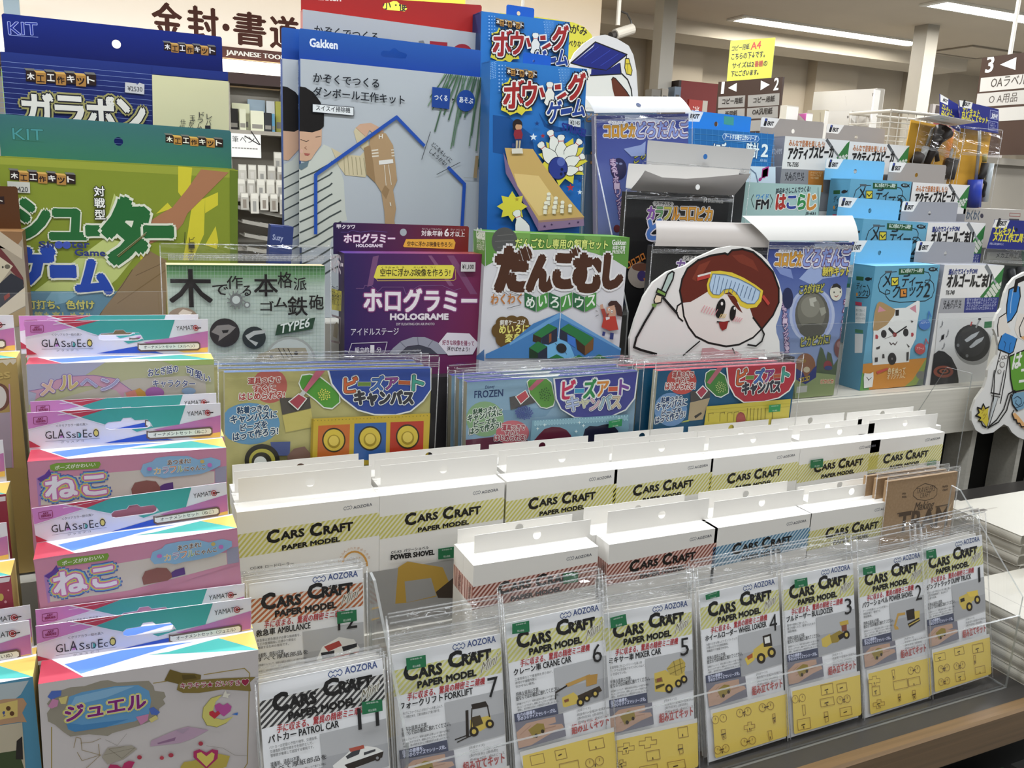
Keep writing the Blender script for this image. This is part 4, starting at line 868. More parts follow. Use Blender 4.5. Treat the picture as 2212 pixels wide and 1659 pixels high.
# the layout's hole must stay open: teal and pink inks are printed around it
def ribbon(c, q): return ('P', c, q)
JUEL = [('Z', '03'), ('L', '#9a8548', 9, '440 1659 440 1310'), ('L', '#9a8548', 9, '1310 935 1420 918'), ('L', '#9a8548', 9, '1740 862 2085 808 2130 850 2110 1620 2085 1659'), 
    ('P', '#8f8878', '400 1190 430 1150 400 1110 480 1010 600 970 720 960 860 915 920 908 1000 930 1150 920 1270 915 1310 960 1320 1000 1400 1010 1415 1050 1390 1075 1410 1110 1360 1150 1340 1240 1180 1300 960 1360 920 1385 760 1370 600 1390 540 1350 470 1290 410 1260'),
    ('P', '#5f93bb', '590 1050 700 1010 980 960 1180 950 1270 1000 1290 1080 1270 1200 1150 1260 900 1310 640 1350 580 1330 555 1200'), ('P', '#7fa9c6', '640 1050 980 970 1150 960 900 1060 600 1130'), ('P', '#477fae', '560 1270 700 1290 1100 1240 900 1310 640 1350 585 1325'),
    ('T', '#7c2370', 'ジュエル', 560, 1262, 1245, 1140, 150, dict(b=.05, o=[('#cfc470', .16), ('#e2dccb', .07)])),
    ('P', '#4d67ae', '405 1050 440 1000 525 995 520 1040 440 1075'), ('P', '#bd7fa0', '410 1130 450 1065 500 1080 490 1130 440 1150'), ('P', '#c9bb75', '500 1060 580 1040 560 1110 520 1110'),
    ('P', '#4d67ae', '1270 1150 1310 1135 1365 1180 1340 1205 1290 1200'), ('P', '#bd7fa0', '1160 1220 1270 1195 1260 1250 1200 1290'), ('P', '#c9bb75', '1270 1240 1330 1205 1350 1235 1290 1270'),
    ('P', '#6b5a28', '1402 910 1450 815 1550 845 1660 850 1715 862 1712 900 1560 930 1545 945'), ('P', '#54461e', '1550 862 1660 862 1680 890 1560 905'), ('P', '#7d6b33', '1525 930 1700 905 1900 890 2180 880 2130 925 2140 1000 1900 985 1700 1015 1560 1015 1508 990'),
    ('T', '#8f2440', 'キラキラ★ だいすき♥', 1540, 985, 2122, 950, 62, dict(b=.03, o=[('#d8d2c8', .09)])),
    ('P', '#c9c06a', '1895 1030 1800 1060 1735 1140 1725 1220 1765 1290 1850 1305 1930 1270 1990 1215 1900 1245 1840 1230 1815 1170 1840 1090'), ('L', '#8f8640', 4, '1895 1030 1800 1060 1735 1140 1725 1220 1765 1290 1850 1305 1930 1270'),
    ('P', '#b0508f', '1910 1215 1840 1165 1830 1120 1870 1100 1905 1120 1940 1100 1975 1130 1965 1170'), ('P', '#b8303c', '1830 1235 1785 1200 1785 1175 1815 1165 1835 1185 1860 1165 1880 1190'), ('P', '#d5d0c0', '1895 1050 1910 1015 1925 990 1935 1020 1970 1020 1945 1040 1950 1060 1920 1050'), ('P', '#3f6fb8', '1975 1195 2030 1180 2025 1205'),
    ('P', '#b295a8', '1290 1420 1500 1330 1600 1300 1780 1330 1650 1400 1540 1440 1280 1470'), ('P', '#8d6a86', '1340 1440 1500 1390 1490 1420 1350 1450'), ('P', '#a58fa0', '1500 1330 1620 1310 1560 1360'),
    ('L', '#8d7a50', 5, '630 1480 650 1390 690 1400 700 1500 850 1540 840 1450'), ('L', '#8d7a50', 5, '660 1520 700 1590 860 1540 730 1659'), ('L', '#8d7a50', 5, '690 1440 790 1430 860 1400'), ('P', '#a09888', '870 1560 920 1480 1020 1470 1120 1460 1170 1490 1050 1580 920 1620'), ('L', '#6d6658', 3, '890 1540 1150 1480 1040 1570 930 1490 1060 1470'), ('L', '#8a8378', 3, '900 1410 1000 1460 1080 1360'),
    ('P', '#b0305e', '920 1659 940 1620 1000 1625 1040 1650 1060 1610 1100 1590 1150 1600 1120 1659'), ('E', '#a93a48', 1190, 1560, 20, 18), ('E', '#a93a48', 1458, 1542, 22, 18), ('E', '#a93a48', 1712, 1443, 20, 18), ('E', '#b54450', 1380, 1565, 18, 16),
    ('P', '#b5a24a', '1540 1640 1570 1600 1640 1590 1870 1530 1960 1550 1930 1640 1880 1659 1540 1659'), ('P', '#a8305e', '1760 1659 1650 1560 1650 1510 1700 1490 1760 1520 1810 1490 1860 1500 1855 1570'), ('P', '#d0bf5e', '1760 1640 1680 1560 1680 1525 1715 1515 1760 1550 1805 1515 1830 1530 1820 1580'), ('L', '#8a8378', 3, '1760 1460 1900 1480 2000 1540 2110 1545')]
NEKO = [('Z', '02'), ('P', '#b97f93', '240 790 1932 668 1930 960 1000 1180 240 1240'), ('P', '#9f77a8', '310 920 390 880 380 1140 330 1160'), ('P', '#bdb3a8', '350 930 960 870 1200 850 1830 860 1830 960 1000 1110 350 1150'), ('P', '#8d8a9a', '1835 830 1932 815 1930 950 1835 960'), 
    ('P', '#6f8f38', '425 810 480 790 850 778 860 800 840 835 460 858 430 845'), ('T', '#d9d8c8', 'ポーズがかわいい', 470, 848, 815, 818, 40, dict(b=.03)),
    ('T', '#d6d2d8', 'ねこ', 395, 1100, 905, 1050, 215, dict(b=.05, o=[('#4d5596', .26), ('#5f97b8', .21), ('#c9b653', .16), ('#b5699a', .11)])), ('P', '#5a3a86', '315 925 380 890 420 840 440 890 400 920 350 950'),
    ('P', '#7fa3be', '1198 860 1220 800 1300 775 1330 745 1450 730 1600 728 1690 760 1800 740 1880 765 1880 810 1800 850 1720 880 1560 900 1480 905 1400 920 1330 900 1230 905'), ('T', '#5a3324', 'あつまれ!', 1430, 808, 1625, 790, 48, dict(b=.02, o=[('#d5d2c8', .08)])),
    ('T', '#c29433', 'カ', 1315, 885, 1370, 880, 60, dict(o=[('#d5d2c8', .06)])), ('T', '#8a6a9a', 'ラ', 1385, 878, 1440, 873, 60, dict(o=[('#d5d2c8', .06)])), ('T', '#c26a3a', 'フ', 1450, 872, 1505, 868, 60, dict(o=[('#d5d2c8', .06)])), ('T', '#5f8a3a', 'ル', 1510, 867, 1565, 862, 60, dict(o=[('#d5d2c8', .06)])), ('T', '#5a3324', 'にゃんこ', 1575, 860, 1752, 842, 44, dict(b=.02, o=[('#d5d2c8', .08)])),
    ('E', '#b06aa8', 1275, 838, 22, 16), ('E', '#b06aa8', 1788, 805, 20, 18), ('E', '#b9a05a', 1725, 775, 18, 16),
    ('P', '#7d5048', '1120 1010 1150 955 1250 935 1330 945 1360 985 1400 1010 1330 1050 1130 1070'), ('P', '#54386f', '1365 985 1400 965 1475 950 1480 1010 1370 1030')]
MERU = [('Z', '02'), ('P', '#a3a27f', '225 -50 1830 -95 1830 260 225 300'), ('P', '#9d9db0', '225 -52 900 -70 700 60 470 120 225 300'), ('P', '#97a862', '1380 -80 1830 -95 1830 -50 1500 -40'), ('P', '#a8a196', '1120 70 1750 40 1760 200 900 250 480 250'), 
    ('P', '#b48a9c', '245 175 400 150 480 80 600 50 800 40 980 70 1130 175 1060 190 1060 250 990 170 830 130 600 140 440 170 300 250 310 195'), ('L', '#7a5f96', 5, '245 175 400 150 480 80 600 50 800 40 980 70 1130 175'),
    ('T', '#c2a38e', 'メ', 350, 215, 465, 200, 140, dict(b=.05, o=[('#7a5f96', .12), ('#d8d2d4', .07)])), ('T', '#b3a06c', 'ル', 515, 165, 665, 155, 135, dict(b=.05, o=[('#7a5f96', .12), ('#d8d2d4', .07)])), ('T', '#8f8fae', 'ヘ', 690, 145, 830, 140, 80, dict(b=.06, o=[('#7a5f96', .14), ('#d8d2d4', .09)])), ('T', '#8f8fae', 'ン', 865, 170, 1015, 150, 110, dict(b=.05, o=[('#7a5f96', .12), ('#d8d2d4', .08)])),
    ('T', '#3a4470', 'おとぎ話の', 1265, 55, 1520, 15, 75, dict(b=.02, o=[('#d5d3cc', .08)])), ('T', '#3a4470', '可愛い', 1590, 28, 1795, 110, 75, dict(b=.02, up=None, o=[('#d5d3cc', .08)])), ('T', '#3a4470', 'キャラクター', 1305, 140, 1665, 145, 68, dict(b=.02, o=[('#d5d3cc', .08)])),
    ('P', '#b0843e', '1110 190 1190 150 1260 200 1200 250 1110 240'), ('E', '#8f5a90', 1320, 190, 80, 50), ('E', '#7a8fa8', 1610, 175, 60, 30), ('P', '#b9756a', '1070 190 1150 165 1180 230 1090 245')]
G4 = GX
gd('pastel carton with a jewel title plaque, at the bottom front', G4, .8804, 'ジュエル', '#c2bbb8', JUEL, tabpx=(77, 1351.7, 542.5, 1291))
Gf = lambda TL, TR, Y: Frame(TL, TR, Y, W=None)
F_ = Gf((82.3, 1478), (558, 1403.5), .63); F_.O = F_.O + Vector((0.0005, .0345, 0))
gd('pastel carton hidden right behind the jewel carton, only its tab showing', F_, .8804, 'ジュエル', '#c2bbb8', (), tabpx=(76.5, 1318, 528, 1259))
G3 = Gf((72, 1209), (512, 1140.5), .70)
GN = Gf((58.7, 997.5), (488.6, 967), .757)
def neko_on(F):      # the same printed picture on another carton
    k = F.W / GN.W
    return F, k
def gd_neko(label, F, base, tabpx):
    H = F.O.z - base
    t, F, H = gd(label, F, base, 'ねこ', '#b97f93', (), tabpx=tabpx, left=ink('#a09a5e'))
    m = MB(); k = F.W / GN.W; W = F.W
    P = Printer(m, lambda p: GN.xz(p), lambda a, b, d: (min(W, max(0, a * k)), -d - .0002, max(.001, b * k + H))); P.run(NEKO); m.build('printed_picture', t)
gd_neko('pastel cat carton with an open slot, just above the jewel carton', G3, .9552, (68.9, 1098.7, 488.6, 1040.5))
gd_neko('pastel cat carton in the middle of the column, under the ribbon title carton', GN, 1.0152, (58.7, 893.7, 476, 868))
F_ = Gf((58.7, 997.5), (488.6, 967), .757); F_.O = F_.O + Vector((.002, .0342, 0))
gd('pastel carton hidden behind the middle cat carton, only its tab showing', F_, 1.0152, 'ねこ', '#b97f93', (), tabpx=(65.3, 867.8, 467, 848))
G1 = Gf((55.7, 788.6), (462, 777), .832)
gd('pastel carton with a pink ribbon fairy tale title, at the top of the column', G1, 1.0802, 'メルヘン', '#a3a27f', MERU, tabpx=(52.7, 692.4, 449, 690), left=ink('#77789a'))
F_ = Gf((55.7, 788.6), (462, 777), .832); F_.O = F_.O + Vector((-.003, .0342, 0))
gd('pastel carton hidden behind the ribbon title carton, only its tab showing', F_, 1.0802, 'メルヘン', '#a3a27f', (), tabpx=(40.5, 683, 428, 678.5))
# the neighbouring column, cut by the left edge of the photo
def from_right(TR, Y, W):
    B = at(*TR, Y=Y); F = Frame(TR, (TR[0] + 50, TR[1]), Y, W=W); F.u = Vector((1, 0, 0)); F.w = Vector((0, 0, 1)); F.O = B - F.u * W; return F
def proj(v):
    d = v - CAM_POS; z = d.dot(FW); return (IMG_W / 2 + FOC * d.dot(RT) / z, IMG_H / 2 + FOC * d.dot(DN) / z)
def gd_left(label, TR, Y, base, tabTR, title, body, art):
    F = from_right(TR, Y, .151); tr = F.xz(tabTR, GT)
    a = proj(F.O + F.u * (tr[0] - GTW) + F.w * tr[1] + F.b * GT)
    return gd(label, F, base, title, body, art, tabpx=(*a, *tabTR), left=ink('#8f8a7a'))
gd_left('blue bordered pastel carton with paw prints, at the lower left edge', (71, 1462), .64, .8804, (63, 1339), 'こいぬ', '#4f88a4', [('Z', 'f'), ('P', '#a9b3b5', '-90 1490 62 1470 45 1500 20 1520 -90 1525'), ('P', '#b08a68', '-90 1530 10 1510 50 1508 58 1520 48 1540 58 1560 40 1560 -90 1580'), ('P', '#cdb56a', '-90 1540 38 1512 38 1548 -90 1570'), ('T', '#3a4a86', '!', 6, 1548, 12, 1546, 14), ('E', '#5a3a22', 18, 1530, 5, 5), ('E', '#5a3a22', 26, 1541, 5, 5), ('P', '#b5aa92', '-90 1580 48 1560 55 1659 -90 1659'), ('P', '#3e4a2c', '-90 1640 40 1620 52 1659 -90 1659'), ('P', '#2c2622', '36 1600 48 1590 50 1640 34 1640')])
F_ = from_right((71, 1462), .675, .151)
gd_left('pastel carton behind the blue bordered one at the left edge', (73, 1440), .675, .8804, (65, 1306), 'こいぬ', '#4f88a4', ())
gd_left('red pastel carton with lace print at the left edge, beside the cat cartons', (23, 1243), .715, .9552, (14, 1128), 'いちご', '#8f3a48', [('Z', 'f'), ('P', '#cfc6c6', '-90 1262 22 1246 20 1256 -90 1275'), ('E', '#b5a050', 2, 1290, 6, 8), ('E', '#c98f98', 18, 1275, 2, 2), ('E', '#c98f98', 12, 1300, 3, 3)])
gd_left('dark red pastel carton at the left edge with a lace band', (13, 1067), .77, 1.0152, (6, 950), 'いちご', '#8a3340', [('Z', 'f'), ('P', '#cfc6c6', '-90 1085 12 1072 12 1082 -90 1095')])
gd_left('golden yellow pastel carton with a round mirror print at the left edge', (35.4, 773), .845, 1.0802, (28.4, 680.5), 'スイーツ', '#a38a52', [('Z', 'f'), ('P', '#c5b9a2', '-90 785 35 775 35 782 28 788 22 782 14 790 6 783 -90 800'), ('E', '#6d4a3c', -2, 858, 24, 30), ('E', '#c9c2b8', -4, 858, 18, 25), ('P', '#a0909a', '-90 900 22 890 26 1010 -90 1020'), ('L', '#b5869a', 3, '20 830 28 1010'), ('T', '#b59c5e', 'es', -10, 820, 22, 816, 16, dict(b=.05))])
# ================================================================== THE MIDDLE ROW ON THE WHITE RISER
SH = 1.1902
# rubber band gun kit in a clear bag
F = Frame((359.5, 572), (702, 574.7), 1.08); H = F.O.z - SH
t = empty('craft_kit_pack', 'bagged wooden rubber band gun kit with a green ruled card', 'pack', F.mat(H)); m = MB(); W = F.W
m.box(0, W, 0, .024, 0, H, [ink('#b9bfb9'), ink('#b5a88c'), ink('#b5a88c'), ink('#b5a88c'), ink('#c2b48f'), ink('#b5a88c')])
GRID = [('Z', '01'), ('P', ramp_mat('green_fade', [(0, '#b9c0ba'), (.82, '#aebbae'), (.93, '#5f8a5a'), (1, '#3f7040')], 2, 0, H), '1418 680 2772 688 2760 1600 1416 1600')]
GRID += [('L', '#97a89b', 2.2, [1440 + i * 30, 690, 1438 + i * 30, 1590]) for i in range(44)] + [('L', '#97a89b', 2.2, [1422, 705 + i * 30, 2762, 710 + i * 30]) for i in range(30)]
BK = '#1b1614'
GRID += [('T', BK, '木', 1450, 1035, 1812, 1035, 335, dict(b=.02)), ('T', BK, 'で', 1812, 940, 1945, 935, 95, dict(b=.02)), ('T', BK, '作', 1935, 885, 2070, 880, 115, dict(b=.01)), ('T', BK, 'る', 2068, 945, 2140, 940, 90, dict(b=.02)),
   ('Z', '11'), ('T', BK, '本', -5, 945, 195, 945, 190, dict(b=.02)), ('T', BK, '格', 195, 875, 320, 875, 140, dict(b=.01)), ('T', BK, '派', 330, 895, 440, 895, 110, dict(b=.01)), ('T', BK, 'ゴ', 48, 1070, 160, 1070, 85, dict(b=.03)), ('T', BK, 'ム', 165, 1040, 275, 1040, 85, dict(b=.03)), ('T', BK, '鉄', 280, 1110, 448, 1110, 165, dict(b=.015)), ('T', BK, '砲', 462, 1058, 585, 1058, 125, dict(b=.015)),
   ('P', '#26402c', '192 1188 515 1126 490 1225 172 1280'), ('T', '#d0d4cd', 'TYPE6', 220, 1262, 465, 1205, 78, dict(b=.03, it=.15)),
   ('E', '#9a9d96', 300, 1500, 220, 210), ('E', '#b4bab3', 300, 1500, 200, 190), ('P', '#9a927c', '30 1440 180 1385 430 1385 455 1440 440 1500 0 1500'), ('L', '#3a352c', 7, '200 1390 245 1470'), ('L', '#3a352c', 7, '240 1390 285 1470'), ('L', '#3a352c', 7, '280 1390 325 1470'), ('E', '#3a352c', 350, 1430, 16, 18), ('E', '#2a2620', 140, 1460, 16, 14),
   ('Z', '01'), ('E', '#2b2626', 1915, 1255, 128, 122), ('P', '#7d7873', '1800 1250 1850 1195 1950 1185 2010 1210 1960 1260 1900 1300 1860 1330 1870 1280'), ('P', '#1d1a1a', '1890 1235 1950 1230 1940 1255 1900 1260'), ('E', '#272c2c', 2165, 1298, 100, 95), ('P', '#a7a9a4', '2090 1280 2160 1240 2270 1230 2250 1260 2170 1275 2120 1310 2200 1340 2180 1370 2110 1310'),
   ('E', '#8d7a68', 1555, 1170, 150, 130), ('P', '#cdbfae', '1520 1090 1560 1055 1640 1080 1620 1110 1540 1110'),
   ('E', '#6f726f', 2012, 975, 55, 55), ('E', '#b4bcb5', 2012, 975, 34, 34), ('E', '#6f726f', 2105, 1018, 28, 28), ('E', '#b4bcb5', 2105, 1018, 16, 16)] + \
   [('L', '#6f726f', 10, [2012 + 50 * math.cos(a * .5236), 975 + 50 * math.sin(a * .5236), 2012 + 78 * math.cos(a * .5236 + .2), 975 + 78 * math.sin(a * .5236 + .2)]) for a in range(12)]
P = Printer(m, lambda p: F.xz(p), lambda a, b, d: (min(W, max(0, a)), -d, max(0, b + H))); P.run(GRID)
m.build('card_block', t); bag(t, H, -.007, W + .007, -H + .001, .026, -.0042, seed=71, hz=.008, depth=.0016, crinkle=.006)
m = MB()
for i in range(110): m.box(.002 + i * (W - .004) / 110, .0012 + .002 + i * (W - .004) / 110, -.0052, -.0047, H + .006, H + .013, M_SEAL)
m.build('zip_strip', t)

# purple hologram carton
F = Frame((743.7, 547), (1046, 549), 1.085); H = F.O.z - SH
HG = ramp_mat('hologram_front', [(0, '#2d2250'), (.45, '#4a2552'), (1, '#6b2244')], 0, 0, .19, .25)
HT = ramp_mat('hologram_tab', [(0, '#231b40'), (.5, '#4a2340'), (1, '#6a231f')], 0, -.02, .18, .2)
holo = [('Z', '11'), ('P', '#6a4568', '1010 610 1060 600 1010 850 960 870'), ('P', '#6f4060', '1640 600 1700 600 1900 930 1840 930'), ('P', '#754a68', '1480 600 1510 600 1700 860 1660 860'),
  ('P', '#c9bd48', '1045 692 1060 682 1690 682 1706 700 1686 790 1670 798 1030 798 1016 785'), ('L', '#b59a50', 5, '1040 800 1048 815 1700 812 1716 800 1712 720'), ('T', '#241c18', '空中に浮かぶ映像を作ろう!', 1072, 778, 1668, 778, 62, dict(b=.015)), ('T', '#241c18', 'くうちゅう  う        えいぞう  つく', 1080, 710, 1545, 708, 14),
  ('L', '#75547c', 4, '865 880 930 880 940 855 1000 860 1050 910 1090 870 1270 870 1290 930 1400 860 1600 855 1700 900 1760 880'),
  ('T', '#d2cacb', 'ホログラミー', 935, 1078, 1890, 1080, 185, dict(b=.045, o=[('#7a3a6a', .09)])), ('T', '#cfc6c8', 'HOLOGRAME', 1158, 1148, 1650, 1146, 48, dict(b=.09)), ('T', '#b9aeb4', 'DIY FLOATING ON AIR PHOTO', 1208, 1196, 1534, 1194, 20, dict(b=.03)),
  ('T', '#c9c2c8', 'アイドルステージ', 822, 1282, 1228, 1276, 58, dict(b=.01)), ('L', '#b9b2b8', 6, '828 1350 1130 1338 1108 1432 800 1432 828 1350'), ('T', '#c9c2c8', '組立約', 855, 1428, 975, 1426, 45, dict(b=.02)), ('T', '#d0cacc', '1', 988, 1428, 1018, 1428, 62, dict(b=.05)), ('T', '#c9c2c8', '分', 1040, 1425, 1080, 1425, 42, dict(b=.02)),
  ('P', '#8a8a94', '1140 1440 1180 1390 1250 1330 1350 1295 1450 1295 1560 1340 1640 1440 1560 1440 1500 1390 1400 1360 1300 1375 1230 1440'), ('P', '#3c3c46', '1235 1440 1300 1380 1400 1362 1500 1392 1560 1440'), ('L', '#5a5a64', 4, '1240 1335 1290 1385'), ('L', '#5a5a64', 4, '1390 1295 1395 1360'), ('L', '#5a5a64', 4, '1520 1320 1480 1375'),
  ('P', '#c9c2c6', '1640 1258 1830 1264 1910 1350 1860 1442 1650 1452 1566 1350'), ('T', '#7a2a4a', '好きな映像を撮って', 1600, 1362, 1870, 1372, 42, dict(b=.02)), ('T', '#3a3034', '浮かばせよう!', 1640, 1415, 1830, 1420, 38, dict(b=.02))]
holo_l = [('Z', '11'), ('P', '#b5a93c', '656 880 742 905 738 1075 658 1062'), ('T', '#2a2420', '空中に浮かぶ', 662, 950, 735, 972, 24), ('T', '#2a2420', '映像を作ろう', 662, 1020, 735, 1038, 24), ('T', '#b9aeb4', 'ホログラミー', 655, 740, 755, 772, 40, dict(b=.04)), ('L', '#8a7a84', 4, '660 1110 735 1135 728 1345 655 1330'), ('P', '#8f8578', '680 1190 705 1165 715 1230 705 1310 670 1290')]
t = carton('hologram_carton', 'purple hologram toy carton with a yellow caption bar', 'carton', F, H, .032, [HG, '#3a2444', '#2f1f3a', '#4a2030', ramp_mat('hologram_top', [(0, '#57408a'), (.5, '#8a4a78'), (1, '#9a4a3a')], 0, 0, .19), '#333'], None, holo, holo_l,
  tab=dict(px=(719.6, 480, 1012.8, 488.6), col=HT, hole=(zpx('11', 1268, 402) + (7.5,)), art=[('Z', '11'), ('T', '#cfc8cc', 'クツワ', 745, 372, 855, 372, 34, dict(b=.05)), ('T', '#cfc8cc', '甲', 700, 370, 735, 370, 34, dict(b=.04)),
    ('L', '#5a4a86', 3, '735 400 800 400 830 385 900 400 1000 390 1130 400'), ('T', '#d2cacb', 'ホログラミー', 762, 492, 1195, 492, 75, dict(b=.045, o=[('#7a3a6a', .09)])), ('T', '#cfc6c8', 'HOLOGRAME', 865, 527, 1090, 528, 24, dict(b=.08)),
    ('T', '#d0cac8', '対象年齢', 1422, 432, 1602, 436, 44, dict(b=.025)), ('T', '#d0cac8', '6', 1618, 436, 1655, 436, 60, dict(b=.04)), ('T', '#d0cac8', '才以上', 1665, 438, 1790, 440, 42, dict(b=.025)), ('T', '#d0cac8', 'たいしょうねんれい', 1428, 378, 1595, 382, 13), ('T', '#d0cac8', 'さい いじょう', 1670, 385, 1792, 388, 13),
    ('P', '#c99a3a', '1290 460 1695 460 1712 490 1700 545 1275 528 1265 520'), ('T', '#2a1c14', '空中に浮かぶ映像を作ろう!', 1300, 520, 1682, 528, 40, dict(b=.02))]),
  sticker=[dict(quad='1755 653 1878 655 1876 735 1753 735', z='11', col='#b5b0ae', label='white price sticker', ops=[('Z', '11'), ('T', '#2a2626', '¥1,100', 1765, 718, 1862, 718, 40, dict(b=.02))])])

# pill bug maze carton
F = Frame((1050, 500), (1359, 512.7), 1.075); H = F.O.z - SH
GRN, GRD = '#54803a', '#6a9148'
BRW = '#43281a'
dango = [('Z', '21'), ('P', GRN, '-205 398 1028 445 1012 712 900 640 700 572 450 542 150 556 -30 600 -200 690'), ('P', GRD, '60 405 180 410 165 555 60 575'), ('P', GRD, '330 420 480 425 470 545 330 545'), ('P', GRD, '640 432 780 440 770 590 640 560'),
  ('E', '#4a4a48', -40, 480, 110, 120), ('L', '#63625f', 5, '-120 480 40 470'), ('L', '#63625f', 5, '-100 530 30 520'), ('L', '#63625f', 5, '-100 430 30 420'),
  ('T', '#c5cc72', 'だんごむし専用の飼育セット', 50, 535, 838, 548, 72, dict(b=.025, o=[('#3d5f2a', .09)])), ('T', '#cfd2c8', 'Gakken', 875, 508, 995, 510, 36, dict(b=.04)), ('T', '#cfd2c8', '科学と学習', 880, 552, 985, 555, 32, dict(b=.03)), ('T', '#cfd2c8', 'PRESENTS', 878, 583, 985, 585, 24, dict(b=.03))]
for ch, x0, x1, y0, y1 in (('だ', -110, 150, 580, 890), ('ん', 160, 372, 640, 890), ('ご', 385, 570, 590, 860), ('む', 548, 775, 640, 895), ('し', 805, 945, 640, 868)):
    dango.append(('T', BRW, ch, x0, y1, x1, y1 + 2, y1 - y0, dict(b=.10, o=[('#c9c8c6', .16)])))
for i, ch in enumerate('めいろハウス'):
    x = 128 + i * 103; u, v = (912, 955) if i % 2 == 0 else (955, 912); dango.append(('P', '#2b5a38' if i % 2 == 0 else '#47823f', [x, u, x + 98, v, x + 96, v + 125, x + 2, u + 125])); dango.append(('T', '#cfd2c8', ch, x + 14, (u + v) / 2 + 105, x + 84, (u + v) / 2 + 105 + (v - u) * .3, 82, dict(b=.03)))
dango += [('T', '#a56a35', 'わくわく', -160, 1018, 100, 1010, 80, dict(b=.03)), ('L', '#55524e', 4, '-60 900 -5 940'), ('L', '#55524e', 4, '-20 1050 95 1020'), ('L', '#55524e', 4, '0 905 105 945'), ('L', '#8f8c88', 4, '740 1015 765 1035'), ('L', '#55524e', 4, '735 1070 750 1075'), ('L', '#55524e', 4, '735 1118 758 1105')]
dango += [('E', '#5a431f', x, y, r, r) for x, y, r in ((20, 1180, 70), (100, 1180, 65), (150, 1240, 55), (120, 1310, 65), (40, 1330, 70), (-50, 1310, 70), (-90, 1240, 65), (-60, 1180, 60), (30, 1250, 110))]
dango += [('T', '#cfccc0', '飼育ケースが', -85, 1195, 130, 1190, 42, dict(b=.03)), ('T', '#cfc76a', 'めいろに', -90, 1265, 160, 1258, 65, dict(b=.035)), ('T', '#cfc76a', '変身!', -40, 1340, 105, 1338, 68, dict(b=.035)),
  ('P', '#3f6f9f', '430 1085 948 1392 940 1475 -205 1475 -205 1440 0 1345 200 1180'), ('P', '#5f8db5', '430 1085 950 1392 948 1410 430 1130 0 1365 0 1345'), ('P', '#6aa3c4', '405 1290 500 1330 560 1475 260 1475 300 1360'),
  ('P', '#2c6a3a', '200 1270 330 1180 405 1215 270 1300'), ('P', '#33291f', '200 1270 270 1300 265 1360 195 1330'), ('P', '#2a2c38', '270 1300 405 1215 405 1330 330 1360 270 1350'), ('P', '#7d4a2c', '335 1270 355 1260 355 1330 335 1345'), ('P', '#2c6a3a', '165 1385 240 1330 320 1375 240 1430'), ('P', '#23341f', '165 1385 240 1430 240 1475 165 1475'), ('P', '#2a2c38', '240 1430 320 1375 320 1475 240 1475'),
  ('P', '#2c6a3a', '430 1225 500 1180 715 1300 640 1370'), ('P', '#2a2c38', '430 1225 560 1300 555 1375 480 1330 425 1310'), ('P', '#3d6ab0', '490 1270 560 1305 558 1385 492 1340'), ('P', '#3c2a1c', '560 1305 640 1370 640 1450 575 1400'), ('P', '#6a4a2a', '640 1370 715 1300 710 1400 640 1450'), ('P', '#2c6a3a', '330 1475 400 1440 470 1475'), ('P', '#2c6a3a', '700 1475 760 1440 830 1475'), ('P', '#2c6a3a', '520 1475 590 1445 650 1475'),
  ('L', '#b9c2c8', 7, '432 1090 415 1300'), ('E', '#2b2926', 440, 1388, 45, 40, 30), ('L', '#2b2926', 3, '470 1420 485 1440'), ('L', '#2b2926', 3, '400 1360 385 1345'),
  ('P', '#3a2420', '835 1010 860 985 910 985 950 1030 960 1090 955 1120 915 1110 900 1040 840 1030'), ('P', '#b08a74', '825 1040 890 1020 905 1080 900 1120 840 1120 820 1080'), ('P', '#b08a74', '768 1020 790 1012 800 1050 770 1060'), ('P', '#8f3d33', '775 1055 805 1050 825 1110 800 1140'), ('P', '#a3392e', '800 1120 900 1115 925 1230 850 1240 780 1210'), ('P', '#c5c2be', '815 1125 850 1120 850 1140 820 1150'), ('P', '#2e3566', '790 1245 815 1250 805 1285 785 1280'), ('P', '#2e3566', '855 1255 885 1260 880 1315 850 1310'), ('E', '#d5d2cc', 845, 1060, 9, 12), ('E', '#d5d2cc', 868, 1075, 9, 12), ('E', '#1d1716', 846, 1062, 4, 6), ('E', '#1d1716', 869, 1077, 4, 6), ('P', '#8a2f2a', '825 1095 845 1090 835 1112')]
dl = [('Z', '11'), ('P', GRN, '1866 384 1968 402 1966 695 1868 600'), ('T', '#c8cfc0', 'Gakken', 1890, 452, 1965, 466, 34, dict(b=.04)), ('T', '#c8cfc0', '科学と学習', 1895, 495, 1960, 508, 24), ('T', '#c8cfc0', 'PRESENTS', 1895, 548, 1958, 558, 18), ('P', '#456f9a', '1868 1480 1960 1400 1960 1500')]
carton('bug_maze_carton', 'white and green pill bug maze carton with big brown letters', 'carton', F, H, .045, ['#bdbcbd', '#888', '#a9a9ab', '#a9a9ab', '#5d8f3c', '#888'], None, dango, dl)

# die-cut cardboard boy with goggles
def cutout(name, label, pts, Y, base, art, th=.005, yaw=0, lean=0, trim=None):
    px = [zpx(z, x, y) for z, s in pts for x, y in nums(s)]
    F = Frame(px[0], (px[0][0] + 60, px[0][1]), Y, lean, yaw, W=.1)
    if yaw == 0: F.u = Vector((1, 0, 0))
    F.w = F.u.cross(F.b).normalized()
    loc = [F.xz(p) for p in px]
    if base is not None:
        zb = base - F.O.z; loc = [(a, max(b, zb)) for a, b in loc]
    zmin = min(b for _, b in loc)
    t = empty(name, label, 'cutout figure', F.mat(-zmin)); m = MB(); wb = ink('#cfcdc8', .5)
    m.prism(loc, 0, th, lambda a, b, d: (a, d, b - zmin), wb, ink('#b9b6ae', .7))
    P = Printer(m, lambda p: F.xz(p), lambda a, b, d: (a, -d, max(0.0, b - zmin)), .5); P.run(art); m.build('printed_board', t)
    return t, F, zmin
